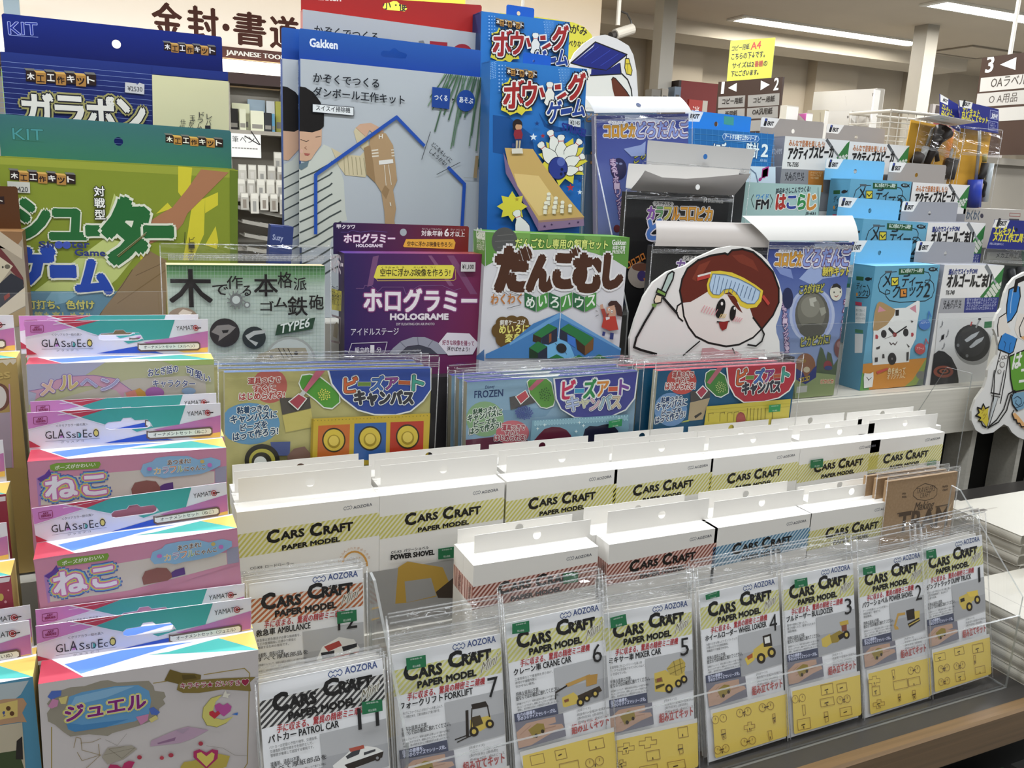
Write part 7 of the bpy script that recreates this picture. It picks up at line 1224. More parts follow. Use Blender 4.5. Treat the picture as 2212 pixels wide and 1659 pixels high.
def ekit(kind, label, TL, TR, Y, base, tabpx, hole, cols):
    F = Frame(TL, TR, Y); H = F.O.z - base; W = F.W; T = .054; ref, art = {'m': (EM, MA), 's': (ES, SO), 'o': (EO, OG)}[kind]
    fc, sc, tc = cols; k = W / ref.W
    t = carton('electronic_kit_carton', label, 'carton', F, H, T, [fc, fc, sc, sc, tc, fc], None, (), ())
    body = t.children[0]; m = MB()
    P = Printer(m, lambda p: ref.xz(p), lambda a, b, d: (min(W, max(0, a * k)), -d, max(0, b * k + H))); P.run(art); m.build('printed_front', t)
    if kind == 'm':
        m = MB(); P = Printer(m, lambda p: ref.side(p), lambda a, b, d: (-d, min(T, max(0, a * .9)), max(0, b * k + H))); P.run(ML); m.build('printed_side', t)
    else:
        m = MB(); P = Printer(m, None, lambda a, b, d: (-d, a, b + H)); P.z = 'l'
        P.text('#a5a5a8', 'アクティブスピーカ' if kind == 's' else 'オルゴールごま', .005, -.035, .049, -.035, .012, b=.04); P.lay += 1; P.poly([(0, -.058), (T, -.058), (T, -.06), (0, -.06)], '#9a9a9c'); m.build('printed_side', t)
    x0, y0 = tabpx[0], tabpx[1]; a = F.xz(tabpx[:2], T); b = F.xz(tabpx[2:], T); h = (a[1] + b[1]) / 2 
    m = MB(); x0, x1 = a[0], b[0]; c = F.xz(hole, T) if hole else None
    r = .0045
    m.prism([(x0, -.003), (x1, -.003), (x1, h - .003), (x1 - .003, h), (x0 + .003, h), (x0, h - .003)], -.0007, 0, lambda p, q, d: (p, T + d, q + H), ink(tc), None, [[(c[0] + r * p, min(h - .006, c[1]) + r * q) for p, q in circ(20)]] if c else ())
    P = Printer(m, None, lambda p, q, d: (p, T - .0008 - d, q + H)); P.z = 'l'; w = x1 - x0
    P.poly([(x0, h - .003), (x0 + .003, h), (x0 + w * .285, h), (x0 + w * .21, h * .52), (x0 + w * .19, h * .48), (x0, h * .50)], '#d2d0cc'); P.lay += 1
    P.text('#1d1d22', 'I', x0 + w * .05, h * .58, x0 + w * .09, h * .58, h * .34, b=.10, it=.1); P.text('#1d1d22', 'EKIT', x0 + w * .10, h * .60, x0 + w * .2, h * .60, h * .2, b=.07, it=.25); P.lay += 1
    P.poly([(x0 + w * .065, h * .82), (x0 + w * .085, h * .82), (x0 + w * .08, h * .94), (x0 + w * .06, h * .94)], '#3a4a9a')
    m.build('hang_tab', t); return t, F, H
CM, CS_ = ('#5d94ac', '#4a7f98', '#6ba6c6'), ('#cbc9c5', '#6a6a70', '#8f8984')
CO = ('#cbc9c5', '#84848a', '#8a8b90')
z31 = lambda x, y: zpx('31', x, y)
z30 = lambda x, y: zpx('30', x, y)
R0, R1, R2, R3 = 1.0902, 1.1682, 1.2462, 1.3222
ekit('m', 'light blue cat alarm clock carton, the lowest front one', z31(945, 690), z31(1495, 680), 1.172, R0, (*z31(712, 468), *z31(1260, 475)), z31(977, 577), CM)
ekit('m', 'light blue cat alarm clock carton, middle one of three', z31(845, 285), z31(1395, 320), 1.242, R1, (*z31(635, 105), *z31(1160, 130)), z31(895, 218), CM)
ekit('m', 'light blue cat alarm clock carton, the back and topmost one', z30(735, 1525), z30(1255, 1550), 1.312, R2, (*z30(525, 1350), *z30(1025, 1380)), z30(770, 1462), CM)
ekit('o', 'white spinning music box carton in front, with a black disc picture', z31(1535, 680), z31(2045, 685), 1.172, R0, (*z31(1295, 480), *z31(1800, 485)), z31(1540, 583), CO)
ekit('o', 'white spinning music box carton, right behind the front one', z31(1395, 320), z31(1885, 325), 1.242, R1, (*z31(1175, 130), *z31(1650, 155)), z31(1405, 238), CO)
ekit('s', 'white speaker kit carton with a grey tab, above the music box cartons', z30(1265, 1555), z30(1750, 1580), 1.312, R2, (*z30(1065, 1380), *z30(1550, 1410)), z30(1292, 1494), CS_)
ekit('s', 'white speaker kit carton at the back right, beside the wire basket', z30(725, 1205), z30(1235, 1245), 1.385, R3, (*z30(530, 1060), *z30(1030, 1095)), z30(778, 1170), CS_)
ekit('s', 'white speaker kit carton at the back left, beside the blue clock carton', z30(175, 1160), z30(725, 1200), 1.385, R3, (*z30(-30, 997), *z30(505, 1045)), z30(240, 1120), CS_)
# pale green radio kit and blue clock kit
F = Frame((1604, 393), (1775, 400), 1.30); H = F.O.z - R2
carton('electronic_kit_carton', 'pale green radio kit carton with colourful title letters', 'carton', F, H, .054, ['#93afaa', '#8aa', '#7f9a96', '#7f9a96', '#a3bdb8', '#8aa'], None,
  [('Z', '31'), ('T', '#3a78a8', 'ワイド', -75, 125, 30, 122, 36, dict(b=.06, o=[('#cfd2cc', .08)])), ('T', '#1b1c1e', 'FM', -78, 205, 28, 200, 60, dict(b=.06, o=[('#cfd2cc', .10)])), ('L', '#2a3a3a', 5, '-95 80 -115 120 -95 190'), ('L', '#2a3a3a', 5, '45 80 68 130 45 190'), ('T', '#2a3038', '部品をさしこんでつくる!', 92, 78, 385, 55, 38, dict(b=.03)),
   ('T', '#9a3028', 'は', 92, 205, 170, 203, 95, dict(b=.06, o=[('#cfd2cc', .12)])), ('T', '#2f3f86', 'こ', 185, 200, 260, 198, 80, dict(b=.06, o=[('#cfd2cc', .12)])), ('T', '#2f7a44', 'ら', 275, 205, 340, 205, 95, dict(b=.06, o=[('#cfd2cc', .12)])), ('T', '#b57a34', 'じ', 355, 210, 430, 210, 100, dict(b=.06, o=[('#cfd2cc', .12)])), ('T', '#2a3038', 'JS-631', 345, 255, 430, 258, 20, dict(b=.04)), ('L', '#6a8a86', 4, '455 20 460 260')])
F = Frame((1500, 277), (1672, 290), 1.385); H = F.O.z - R3
carton('electronic_kit_carton', 'bright blue music clock kit carton with a ruled pattern', 'carton', F, H, .05, ['#1d5f9a', '#147', '#1a5288', '#1a5288', '#3a7ab4', '#147'], None,
  [('Z', '30')] + [('L', '#3f7fb4', 3, [-600 + i * 52, 1090 + i * 3.5, -600 + i * 52, 1420]) for i in range(14)] + [('L', '#3f7fb4', 3, [-600, 1140 + i * 50, 80, 1190 + i * 50]) for i in range(6)] + [('P', '#b5c2cc', '-600 1400 90 1425 90 1900 -600 1900'), ('P', '#2f5f9c', '-350 1140 -60 1160 -50 1190 -70 1212 -350 1195 -365 1165'), ('L', '#9ab8d4', 4, '-350 1140 -60 1160 -50 1190 -70 1212 -350 1195 -365 1165 -350 1140'), ('T', '#c5d2dc', 'アートする電子工作シリーズ', -345, 1185, -75, 1202, 32, dict(b=.05)),
   ('T', '#cdd6dc', 'メロディー', -470, 1345, -260, 1355, 105, dict(b=.03, o=[('#14406e', .06)])), ('T', '#cdd6dc', '時計', -165, 1345, -60, 1350, 100, dict(b=.03, o=[('#14406e', .06)])), ('T', '#cdd6dc', '2', -35, 1335, 20, 1338, 80, dict(b=.05)), ('T', '#a5c2d8', 'AW-866', -45, 1380, 15, 1382, 18), ('T', '#9a3070', '♫', -55, 1545, 20, 1535, 90, dict(b=.02)), ('L', '#5a6a80', 8, '-140 1430 -80 1480 -60 1560')], (), (),
  tab=dict(px=(1488, 238, 1622.8, 253), col='#2273b8', hole=(1546.5, 268, 4.2), art=[('Z', '30'), ('P', '#cfd0ce', '-680 940 -525 958 -560 1040 -680 1035'), ('T', '#1d1d22', 'EKIT', -640, 1008, -560, 1012, 28, dict(b=.07, it=.25)), ('P', '#3f8a78', '-350 990 -265 1000 -268 1072 -352 1060')]))
# tools in bags on the right
def hang_bag(label, cat, F, H, W, card, top, art, seed, header, hcol, hart, T=.02, name='craft_bag', group=None, film_h=.01):
    t = empty(name, label, cat, F.mat(H), group); m = MB(); m.box(0, W, .002, T, 0, H, card if isinstance(card, list) else [card] * 6)
    P = Printer(m, lambda p: F.xz(p), lambda a, b, d: (min(W, max(0, a)), .002 - d, min(H, max(0, b + H)))); P.run(art); m.build('card', t)
    bag(t, H, -.006, W + .006, -H + .001, .006, -.002, seed=seed, hz=-.012, depth=.003, crinkle=.007)
    if header:
        m = MB(); q = [F.xz(p) for p in header]; n = 8
        L_, R_ = (q[0], q[3]), (q[1], q[2])
        vs = []; 
        for j in range(n + 1):
            f = j / n
            for e in (L_, R_): vs.append((e[1][0] + (e[0][0] - e[1][0]) * f, -.006 + .016 * f * f, max(-.02, e[1][1] + (e[0][1] - e[1][1]) * f) + H))
        hm = hcol if not isinstance(hcol, str) else ink(hcol, .3)
        m.add(vs, [(2 * j, 2 * j + 1, 2 * j + 3, 2 * j + 2) for j in range(n)], hm); m.add([(x, y + .0006, z) for x, y, z in vs], [(2 * j, 2 * j + 2, 2 * j + 3, 2 * j + 1) for j in range(n)], hm)
        if hart:
            zb, zt = vs[0][2], vs[-1][2]
            P = Printer(m, lambda p: F.xz(p), lambda a, b, d: (a, -.0066 + .016 * max(0, min(1, (b + H - zb) / (zt - zb))) ** 2 - d, b + H)); P.run(hart)
        o = m.build('hang_header', t, True)
    return t
SKY = ramp_mat('sky_card', [(0, '#4f5f3c'), (.13, '#5f6f4c'), (.22, '#7f8fb0'), (.6, '#6274a4'), (.85, '#3f4f8c'), (1, '#34407e')], 2, 0, .275, .12)
def koro(z, L, sub, ball): 
    return [('Z', z)] + L
F = Frame(z31(50, 485), z31(755, 490), 1.152); H = F.O.z - 1.0905; W = F.W
O_Y = [('#cdccd2', .16), ('#3a2a20', .08)]; O_B = [('#cdccd2', .18), ('#5a2f52', .09)]
ke = [('Z', '31'), ('P', '#8f9fc4', '300 800 400 690 520 640 700 620 760 700 640 780 500 800 420 860'), ('P', '#a9b4cf', '430 500 600 490 700 540 560 570 450 560'), ('P', '#7585b5', '90 690 230 720 250 800 140 760'), ('E', '#a5aec6', 410, 1110, 195, 240), ('E', '#8f9bc0', 410, 1110, 170, 220), ('E', '#55534a', 410, 1110, 146, 204), ('E', '#6a685c', 405, 1080, 120, 160), ('E', '#7d7b6e', 395, 1040, 80, 90), ('P', '#a8a79a', '385 970 440 955 450 990 420 1000 430 1040 395 1030'), ('P', '#8f8e80', '470 1050 520 1040 530 1090 490 1120'), ('E', '#4a483f', 410, 1240, 110, 60),
  ('P', '#cdccd2', '120 560 135 548 255 550 262 575 245 590 130 586'), ('T', '#3a3a44', 'シヤチハタ', 140, 580, 245, 582, 22, dict(b=.02)), ('T', '#c5c5cc', 'Shachihata', 620, 530, 740, 532, 22, dict(b=.02)),
  ('T', '#bd8a34', 'コロピカ', 92, 690, 318, 688, 92, dict(b=.06, o=O_Y)), ('T', '#7f8fc4', 'どろだんご', 332, 690, 725, 690, 118, dict(b=.05, o=O_B)), ('T', '#c5b84a', '制作キット', 495, 775, 725, 770, 56, dict(b=.05, o=[('#2a2a34', .10)])), ('T', '#b0a94e', 'ころがすほど', 300, 930, 505, 915, 60, dict(b=.03, o=[('#2f3a2a', .10)])), ('T', '#b0a94e', 'ピカピカに!', 310, 1380, 555, 1350, 62, dict(b=.03, o=[('#2f3a2a', .10)])),
  ('V', '#c9b5c8', 'まるでボーリングだま!', 160, 980, 195, 1430, 36, dict(b=.03, o=[('#5a3a6a', .14)])), ('V', '#c9b5c8', 'なんでこんなにひかるの?', 700, 980, 640, 1590, 42, dict(b=.03, o=[('#6a2a4a', .14)])), ('E', '#20264a', 200, 965, 46, 90), ('E', '#c5c2b2', 612, 915, 52, 72), ('P', '#26221f', '570 880 590 845 620 838 650 860 655 890 620 870'), ('E', '#26221f', 595, 915, 5, 8), ('E', '#26221f', 648, 912, 5, 8), ('L', '#8a3a34', 5, '600 945 615 955 630 940'), ('E', '#6a3f3c', 660, 1395, 65, 90), ('E', '#8a6a68', 640, 1360, 22, 28),
  ('P', '#46543a', '440 1659 450 1500 480 1380 500 1400 530 1500 540 1420 570 1440 590 1540 640 1480 720 1500 745 1560 745 1900 440 1900'), ('P', '#7d8a5c', '250 1580 745 1610 745 1900 250 1900'), ('E', '#7d5236', 350, 1540, 85, 105), ('P', '#26306a', '265 1560 330 1600 350 1650 420 1560 445 1540 440 1640 350 1700 270 1660'), ('E', '#b5aa8c', 360, 1575, 28, 25), ('E', '#8a6a2a', 330, 1500, 26, 18), ('E', '#7d2f34', 540, 1540, 36, 42), ('E', '#2a3a6a', 545, 1560, 34, 20), ('T', '#b59c3e', 'コロコロ', 290, 1690, 380, 1665, 30, dict(b=.05, o=[('#3a2a20', .12)])), ('Z', '32'), ('T', '#a84a34', 'ピカピカ', 478, 112, 585, 110, 26, dict(b=.05, o=[('#cdc2a2', .15)])), ('P', '#a9aaa2', '275 140 365 130 360 185 270 195')]
hang_bag('blue sky mud ball kit bag beside the cat clock cartons, with a white header', 'bag', F, H, W, [SKY, ink('#888'), ink('#556'), ink('#556'), ink('#99a'), ink('#666')], None, ke, 91, [(1612, 467), (1850.7, 466.3), (1849, 520), (1655, 519)], '#d5d3ce', (), group='mud ball kit bags')
rsr = lambda x0, x1, y0, y1, z, lab: riser('stepped_riser', lab, [(y0, Sg), (y1, Sg), (y1, z), (y0, z)], x0, x1)
rsr(.728, .985, 1.2, 1.275, 1.17, 'white riser under the black mud ball kit bags'); rsr(.728, .985, 1.278, 1.345, 1.25, 'white riser under the back mud ball kit bags')
BKM = ink('#1f1e1e', .3)
F = Frame((1414, 531), (1652, 535), 1.16); H = F.O.z - 1.0905
hang_bag('black mud ball kit bag behind the die-cut boy, with a grey header', 'bag', F, H, F.W, BKM, None, [('Z', '21'), ('P', '#b5b2ae', '1485 615 1500 602 1700 605 1700 650 1490 645'), ('T', '#2a2a2c', 'シヤチハタ', 1502, 638, 1650, 640, 34, dict(b=.03)), ('T', '#6a4a86', 'カ', 1430, 730, 1500, 730, 75, dict(b=.05, o=[('#c5c0c8', .14)]))], 92, [(1423, 477), (1670, 483.5), (1654, 534), (1410, 531)], '#a8a19b', (), group='mud ball kit bags')
F = Frame((1357.5, 414), (1578, 422.5), 1.225); H = F.O.z - 1.1705
kc = [('Z', '21'), ('P', '#b5b2ae', '1228 150 1240 136 1400 142 1412 160 1400 186 1240 180'), ('T', '#2a2a2c', 'シヤチハタ', 1252, 174, 1388, 178, 30, dict(b=.03)), ('T', '#c2c0bc', 'Shachihata', 1700, 150, 1830, 155, 32, dict(b=.02)), ('T', '#c2c0bc', 'И', 1665, 148, 1690, 150, 28, dict(b=.05))]
for i, (ch, c) in enumerate(zip('カラフルコロピカ', ('#7a4a9a', '#5f8a5a', '#a8a24a', '#c2842c', '#c28a34', '#c28a34', '#c28a34', '#c28a34'))): kc.append(('T', c, ch, 1182 + i * 70, 292 + i * 1.5, 1240 + i * 70, 293 + i * 1.5, 88, dict(b=.05, o=[('#c5c0bc', .14), ('#3a2420', .07)])))
kc += [('T', '#4a70b0', 'ど', 1180, 460, 1290, 462, 140, dict(b=.06, o=[('#c5c0c8', .14), ('#3a2a5a', .07)])), ('T', '#a8662e', 'コロコロ', 1020, 715, 1165, 630, 48, dict(b=.05, o=[('#2a1a12', .10)])), ('E', '#8d8378', 1120, 770, 105, 110), ('E', '#5a3a2c', 1130, 700, 80, 35), ('E', '#3a2f5a', 1135, 775, 40, 45), ('T', '#b59a7a', 'とす', 1225, 715, 1275, 690, 36, dict(b=.03)), ('T', '#a8662e', 'ピカ', 1180, 850, 1260, 780, 60, dict(b=.05)), ('L', '#8a8a8c', 5, '1180 590 1210 610 1240 580')]
t = hang_bag('black mud ball kit bag with rainbow title letters and a curling grey header', 'bag', F, H, F.W, BKM, None, kc, 93, None, '', (), group='mud ball kit bags')
def curl(t, F, H, rows, y0, dy, col, hole=None, name='hang_header'):
    """curling paper header given by matching bottom and top edges in the photograph"""
    m = MB(); bot, top = rows; n = 12; k = 6; vs = []
    def along(e, u):
        q = [F.xz(zpx('K', *e[i:i + 2])) for i in range(0, len(e), 2)]; s = u * (len(q) - 1); i = min(int(s), len(q) - 2); f = s - i
        return (q[i][0] * (1 - f) + q[i + 1][0] * f, q[i][1] * (1 - f) + q[i + 1][1] * f)
    for j in range(k + 1):
        for i in range(n + 1):
            a, b = along(bot, i / n), along(top, i / n); f = j / k
            vs.append((a[0] + (b[0] - a[0]) * f, y0 + dy * math.sin(f * 1.57), a[1] + (b[1] - a[1]) * f + H))
    fs = [(j * (n + 1) + i, j * (n + 1) + i + 1, (j + 1) * (n + 1) + i + 1, (j + 1) * (n + 1) + i) for j in range(k) for i in range(n)]
    hm = ink(col, .3); m.add(vs, fs, hm); m.add([(x, y + .0006, z) for x, y, z in vs], [tuple(reversed(f)) for f in fs], hm)
    if hole:
        c = F.xz(zpx('K', *hole[:2])); r = .0045; m.add([(c[0] + r * p, y0 + hole[2], c[1] + H + r * q) for p, q in circ(20)], [tuple(range(20))], ink(hole[3], .6))
    return m.build(name, t, True)
curl(t, F, H, ([560, 1112, 820, 1125, 1100, 1140, 1380, 1155, 1640, 1165], [675, 905, 850, 975, 1100, 990, 1320, 975, 1765, 935]), -.006, -.012, '#8f8a86', (1190, 1075, -.0195, '#d8d6d2'))
F2 = Frame((1357.5, 414), (1578, 422.5), 1.25); H2 = F2.O.z - 1.1705
t = hang_bag('black mud ball kit bag second in its stack, with a pale header', 'bag', F2, H2, F2.W, BKM, None, (), 94, None, '', (), group='mud ball kit bags', T=.018)
curl(t, F2, H2, ([525, 1085, 900, 1110, 1300, 1120, 1650, 1150], [570, 832, 900, 850, 1300, 870, 1725, 898]), -.004, .004, '#c9c6c0')
F3 = Frame((1393, 355), (1615, 372), 1.282); H3 = F3.O.z - 1.2505
t = hang_bag('black mud ball kit bag third in its stack, with a tall grey header', 'bag', F3, H3, F3.W, BKM, None, (), 95, None, '', (), group='mud ball kit bags', T=.018)
curl(t, F3, H3, ([740, 850, 1100, 880, 1450, 910, 1800, 945], [768, 590, 1100, 620, 1450, 650, 1885, 686]), -.004, .004, '#aaa8a4', (1328, 762, -.006, '#2a62a0'))
F4 = Frame((1290, 250), (1489, 245), 1.315); H4 = F4.O.z - 1.2505
SKY2 = ramp_mat('sky_card_back', [(0, '#8f9fc8'), (.5, '#6a7ab0'), (.8, '#4a5694'), (1, '#3a4486')], 2, 0, .3, .12)
ka_ = [('Z', 'K'), ('P', '#a5aec8', '530 320 700 320 960 400 940 420 540 400'), ('P', '#cdccd2', '355 400 370 388 540 392 552 408 530 425 370 420'), ('T', '#3a3a44', 'シヤチハタ', 385, 416, 520, 415, 22, dict(b=.02)), ('T', '#bd8a34', 'コロピカ', 320, 560, 640, 555, 112, dict(b=.06, o=O_Y)), ('T', '#7f8fc4', 'どろだんご', 655, 560, 1200, 550, 130, dict(b=.05, o=O_B)), ('E', '#26264a', 468, 890, 85, 115), ('E', '#7f86a8', 440, 830, 22, 14), ('E', '#7f86a8', 490, 835, 18, 12), ('T', '#a8a44a', 'ころ', 630, 840, 750, 770, 60, dict(b=.03, o=[('#2f3a2a', .10)])), ('V', '#c9b5c8', 'まるでボーリングだま', 405, 790, 505, 1420, 55, dict(b=.03, o=[('#5a3a6a', .14)])), ('E', '#7a3f40', 450, 1510, 35, 40), ('P', '#8d9cc4', '520 680 700 640 750 600 740 750 600 760')]
hang_bag('blue sky mud ball kit bag at the back, with a bright white header', 'bag', F4, H4, F4.W, [SKY2, ink('#888'), ink('#556'), ink('#556'), ink('#99a'), ink('#666')], None, ka_, 96, [(1268, 207), (1476, 208), (1490, 243), (1280, 244)], '#dad8d6', [('Z', 'K'), ('E', '#5a6480', 660, 225, 24, 20, 20)], group='mud ball kit bags')
F5 = Frame((1266, 240), (1420, 244), 1.345); H5 = F5.O.z - 1.0905
hang_bag('teal mud ball kit bag peeping out between the bowling carton and the white header', 'bag', F5, H5, F5.W, [ink('#1f4a68'), ink('#888'), ink('#245'), ink('#245'), ink('#99a'), ink('#666')], None, [('Z', 'K'), ('P', '#5f8ab4', '100 300 300 340 300 530 100 535'), ('T', '#a58a64', 'どろ', 130, 400, 260, 395, 70, dict(b=.05, o=[('#3a2a20', .08)])), ('T', '#b58a4a', 'コロ', 180, 840, 330, 840, 105, dict(b=.05, o=[('#2a1a12', .10)])), ('P', '#8faac8', '100 535 300 540 300 548 100 545')], 97, None, '', (), group='mud ball kit bags')

# soldering iron sets in amber bags
AMB = ramp_mat('amber_card', [(0, '#a8762c'), (1, '#bf8f2e')], 2, 0, .2, .15)
def iron_set(label, TL, TR, Y, base, px_parts, header, hart, seed, lean=0):
    F = Frame(TL, TR, Y, lean); H = F.O.z - base; W = F.W
    t = empty('soldering_iron_set', label, 'tool pack', F.mat(H), 'soldering iron sets'); m = MB(); m.box(0, W, .026, .028, 0, H, AMB); m.build('amber_card', t)
    for nm, col, r, pts, rough in px_parts:
        m = MB(); q = [F.xz(zpx('S', *pts[i:i + 2]), .012) for i in range(0, len(pts), 2)]
        m.tube([(min(W - .004, max(.004, a)), .012, max(.006, b + H)) for a, b in q], r, ink(col, rough), 10); m.build(nm, t, True)
    bag(t, H, -.003, W + .003, -H + .001, .001, .0, seed=seed, hz=-.06, depth=.004, crinkle=.008)
    m = MB(); q = [F.xz(p) for p in header[1]]
    if header[0] == 'up':
        m.prism([(a, b) for a, b in q], .010, .0106, lambda a, b, d: (a, d, b + H), ink('#2a2f72', .3)); P = Printer(m, lambda p: F.xz(p), lambda a, b, d: (a, .0098 - d, b + H)); P.run(hart)
    else:
        a, b = F.W * .02, F.W * .98; m.prism([(a, 0.02), (b, .02), (b, -.045), (a, -.040)], 0, .0006, lambda x, y, d: (x, y, H + .002 + d + .12 * max(0, -y)), ink('#d2d0cc', .4))
        P = Printer(m, None, lambda x, y, d: (x, y, H + .0027 + d + .12 * max(0, -y))); P.z = 'l'; P.poly([(a + .03, -.018), (a + .055, -.02), (a + .05, -.032), (a + .028, -.030)], '#8fb49c')
    m.build('hang_header', t); return t
hdr = lambda x: [('Z', 'S'), ('P', '#d2d0cc', '1000 196 1160 225 1140 305 1005 275'), ('T', '#1d1d22', 'EKIT', 1060, 262, 1125, 272, 26, dict(b=.07, it=.25)), ('T', '#1d1d22', 'I', 1035, 270, 1060, 272, 48, dict(b=.1, it=.1)), ('T', '#c2b93c', 'エレキット', 1030, 358, 1235, 392, 50, dict(b=.05)), ('T', '#c2b93c', 'はんだごてセット', 1025, 425, 1335, 478, 52, dict(b=.05)), ('L', '#9aa0c8', 4, '1370 315 1460 335 1455 430 1366 415 1370 315'), ('T', '#d2d2d8', '30W', 1380, 412, 1450, 425, 36, dict(b=.05)), ('R', '#b5b8d0', ['セラミック', 'ヒーター'], 1385, 352, 1445, 362, 0, 20, 12), ('L', '#9aa0c8', 4, '1345 442 1460 465 1455 570 1345 552 1345 442'), ('R', '#b5b8d0', ['台・はんだ', '・電源コード', '入り工具セット'], 1358, 478, 1445, 495, 0, 28, 14)]
iron_set('amber soldering iron set with an upright navy header, right one', zpx('S', 1030, 520), zpx('S', 1465, 560), 1.385, R3, [('iron_shaft', '#8d8d8a', .0035, [1195, 560, 1190, 740, 1150, 1150], .25), ('iron_grip', '#1d1a18', .008, [1260, 950, 1235, 1080, 1200, 1140], .5), ('blue_handle', '#263a9a', .016, [1145, 1150, 1130, 1300, 1120, 1480], .35), ('solder_tube', '#9fa6a8', .0075, [1385, 960, 1385, 1200, 1380, 1420], .2), ('power_cord', '#1d1a18', .004, [1215, 1140, 1270, 1200, 1240, 1300, 1260, 1400], .5), ('iron_tip', '#8a8450', .005, [1255, 850, 1250, 940], .4)],
         ('up', [zpx('S', 995, 195), zpx('S', 1472, 308), zpx('S', 1468, 600), zpx('S', 1010, 530)]), hdr(0), 101)
hdr2 = [('Z', 'S'), ('P', '#d2d0cc', '772 125 868 180 862 260 772 215'), ('T', '#1d1d22', 'EKIT', 800, 205, 855, 232, 22, dict(b=.07, it=.25)), ('T', '#c2b93c', 'エレキット', 785, 300, 905, 375, 42, dict(b=.05)), ('T', '#c2b93c', 'はんだごて', 780, 370, 925, 440, 42, dict(b=.05))]
iron_set('amber soldering iron set in the middle, its navy header turned away', zpx('S', 760, 520), zpx('S', 1020, 600), 1.40, R3, [('iron_shaft', '#8d8d8a', .0035, [870, 780, 800, 1080], .25), ('iron_grip', '#262320', .014, [900, 910, 880, 1080, 850, 1150], .5), ('power_cord', '#262320', .005, [900, 1140, 950, 1110, 980, 1180], .5), ('iron_spring', '#6a6a68', .005, [790, 1080, 780, 1150], .3)],
         ('up', [zpx('S', 765, 122), zpx('S', 985, 250), zpx('S', 1020, 600), zpx('S', 765, 420)]), hdr2, 102)
iron_set('amber soldering iron set on the left, its header folded forward', zpx('S', 500, 428), zpx('S', 960, 520), 1.378, R3, [('iron_stand', '#241a14', (.022, .012, .009, .008), [770, 570, 690, 680, 640, 790, 560, 960], .5), ('iron_shaft', '#6a665e', .003, [630, 540, 560, 740], .25), ('solder_tube', '#8a8a86', .0075, [555, 760, 480, 950], .2), ('power_cord', '#241a14', .005, [600, 880, 680, 830, 690, 930], .5), ('sponge', '#2a221c', .012, [480, 850, 420, 950], .6)],
         ('fold', []), (), 103)
# tool kit bag at the right edge and the grey strip behind it
F = Frame(z31(1880, 538), z31(2420, 560), 1.2325); H = F.O.z - R1
t = empty('tool_kit_bag', 'clear bag of mini tools with a navy header, at the right edge', 'tool pack', F.mat(H)); m = MB(); m.box(0, F.W, .02, .022, 0, H, ink('#77766f')); 
P = Printer(m, lambda p: F.xz(p, .02), lambda a, b, d: (min(F.W, max(0, a)), .02 - d, max(0, b + H))); P.run([('Z', '31'), ('P', '#a5a59c', '1900 570 2420 580 2420 640 1890 640'), ('T', '#4a4a46', 'メカ工作工具セット', 1970, 622, 2300, 630, 32, dict(b=.02)), ('P', '#3f4440', '1990 680 2420 700 2420 1400 1960 1400'), ('P', '#55705f', '2190 560 2420 500 2420 760 2200 720')]); m.build('card', t)
for nm, c, r, p in (('screwdriver', '#2a2c2e', .008, [2100, 720, 2130, 900]), ('pliers', '#3a3a3c', .010, [2200, 700, 2180, 900])):
    m = MB(); q = [F.xz(zpx('31', *p[i:i + 2]), .01) for i in (0, 2)]; m.tube([(a, .01, max(.02, b + H)) for a, b in q], r, ink(c, .3)); m.build(nm, t, True)
bag(t, H, -.003, F.W + .003, -H + .001, .001, -.002, seed=104, hz=-.03, depth=.004)
m = MB(); q = [F.xz(z31(*p)) for p in ((1950, 292), (2420, 310), (2420, 560), (1880, 538))]; m.prism(q, -.004, -.0034, lambda a, b, d: (a, d, b + H), ink('#262c6e', .3))
P = Printer(m, lambda p: F.xz(p), lambda a, b, d: (a, -.0042 - d, b + H)); P.run([('Z', '31'), ('P', '#cfcdc8', '1952 294 2075 300 2045 365 1925 360'), ('T', '#1d1d22', 'EKIT', 1985, 342, 2045, 345, 24, dict(b=.07, it=.25)), ('T', '#1d1d22', 'I', 1962, 348, 1985, 349, 42, dict(b=.1, it=.1)), ('T', '#c2b93c', 'エレキット', 1935, 422, 2110, 424, 48, dict(b=.05, it=.15)), ('T', '#c2b93c', 'メカ工作工具セット', 1928, 478, 2300, 492, 50, dict(b=.05, it=.15)), ('R', '#b5b8d0', ['手軽な工具を集めました'], 1900, 508, 2020, 512, 0, 20, 14), ('E', '#0f1230', 2132, 378, 10, 15)]); m.build('hang_header', t)
F = Frame(z31(1700, 195), z31(2500, 220), 1.312); H = F.O.z - R2 + .0
t = empty('tool_kit_box', 'pale grey kit box lying behind the tool bag, with small dark lettering', 'box', F.mat(H)); W = min(F.W, .20); m = MB(); m.box(0, W, 0, .05, 0, H, ink('#a39d93'))
P = Printer(m, lambda p: F.xz(p), lambda a, b, d: (min(W, max(0, a)), -d, max(0, b + H))); P.run([('Z', '31'), ('T', '#4a5560', 'わくわく', 1715, 295, 1825, 300, 55, dict(b=.05)), ('E', '#3a3640', 1852, 262, 14, 20), ('L', '#8a5a52', 4, '2090 238 2180 242 2178 268 2088 264 2090 238'), ('P', '#3a3a3c', '2085 285 2170 288 2170 340 2085 338'), ('R', '#6a645c', ['電子工作キット'], 1725, 228, 1830, 232, 0, 20, 16)]); m.build('carton', t)
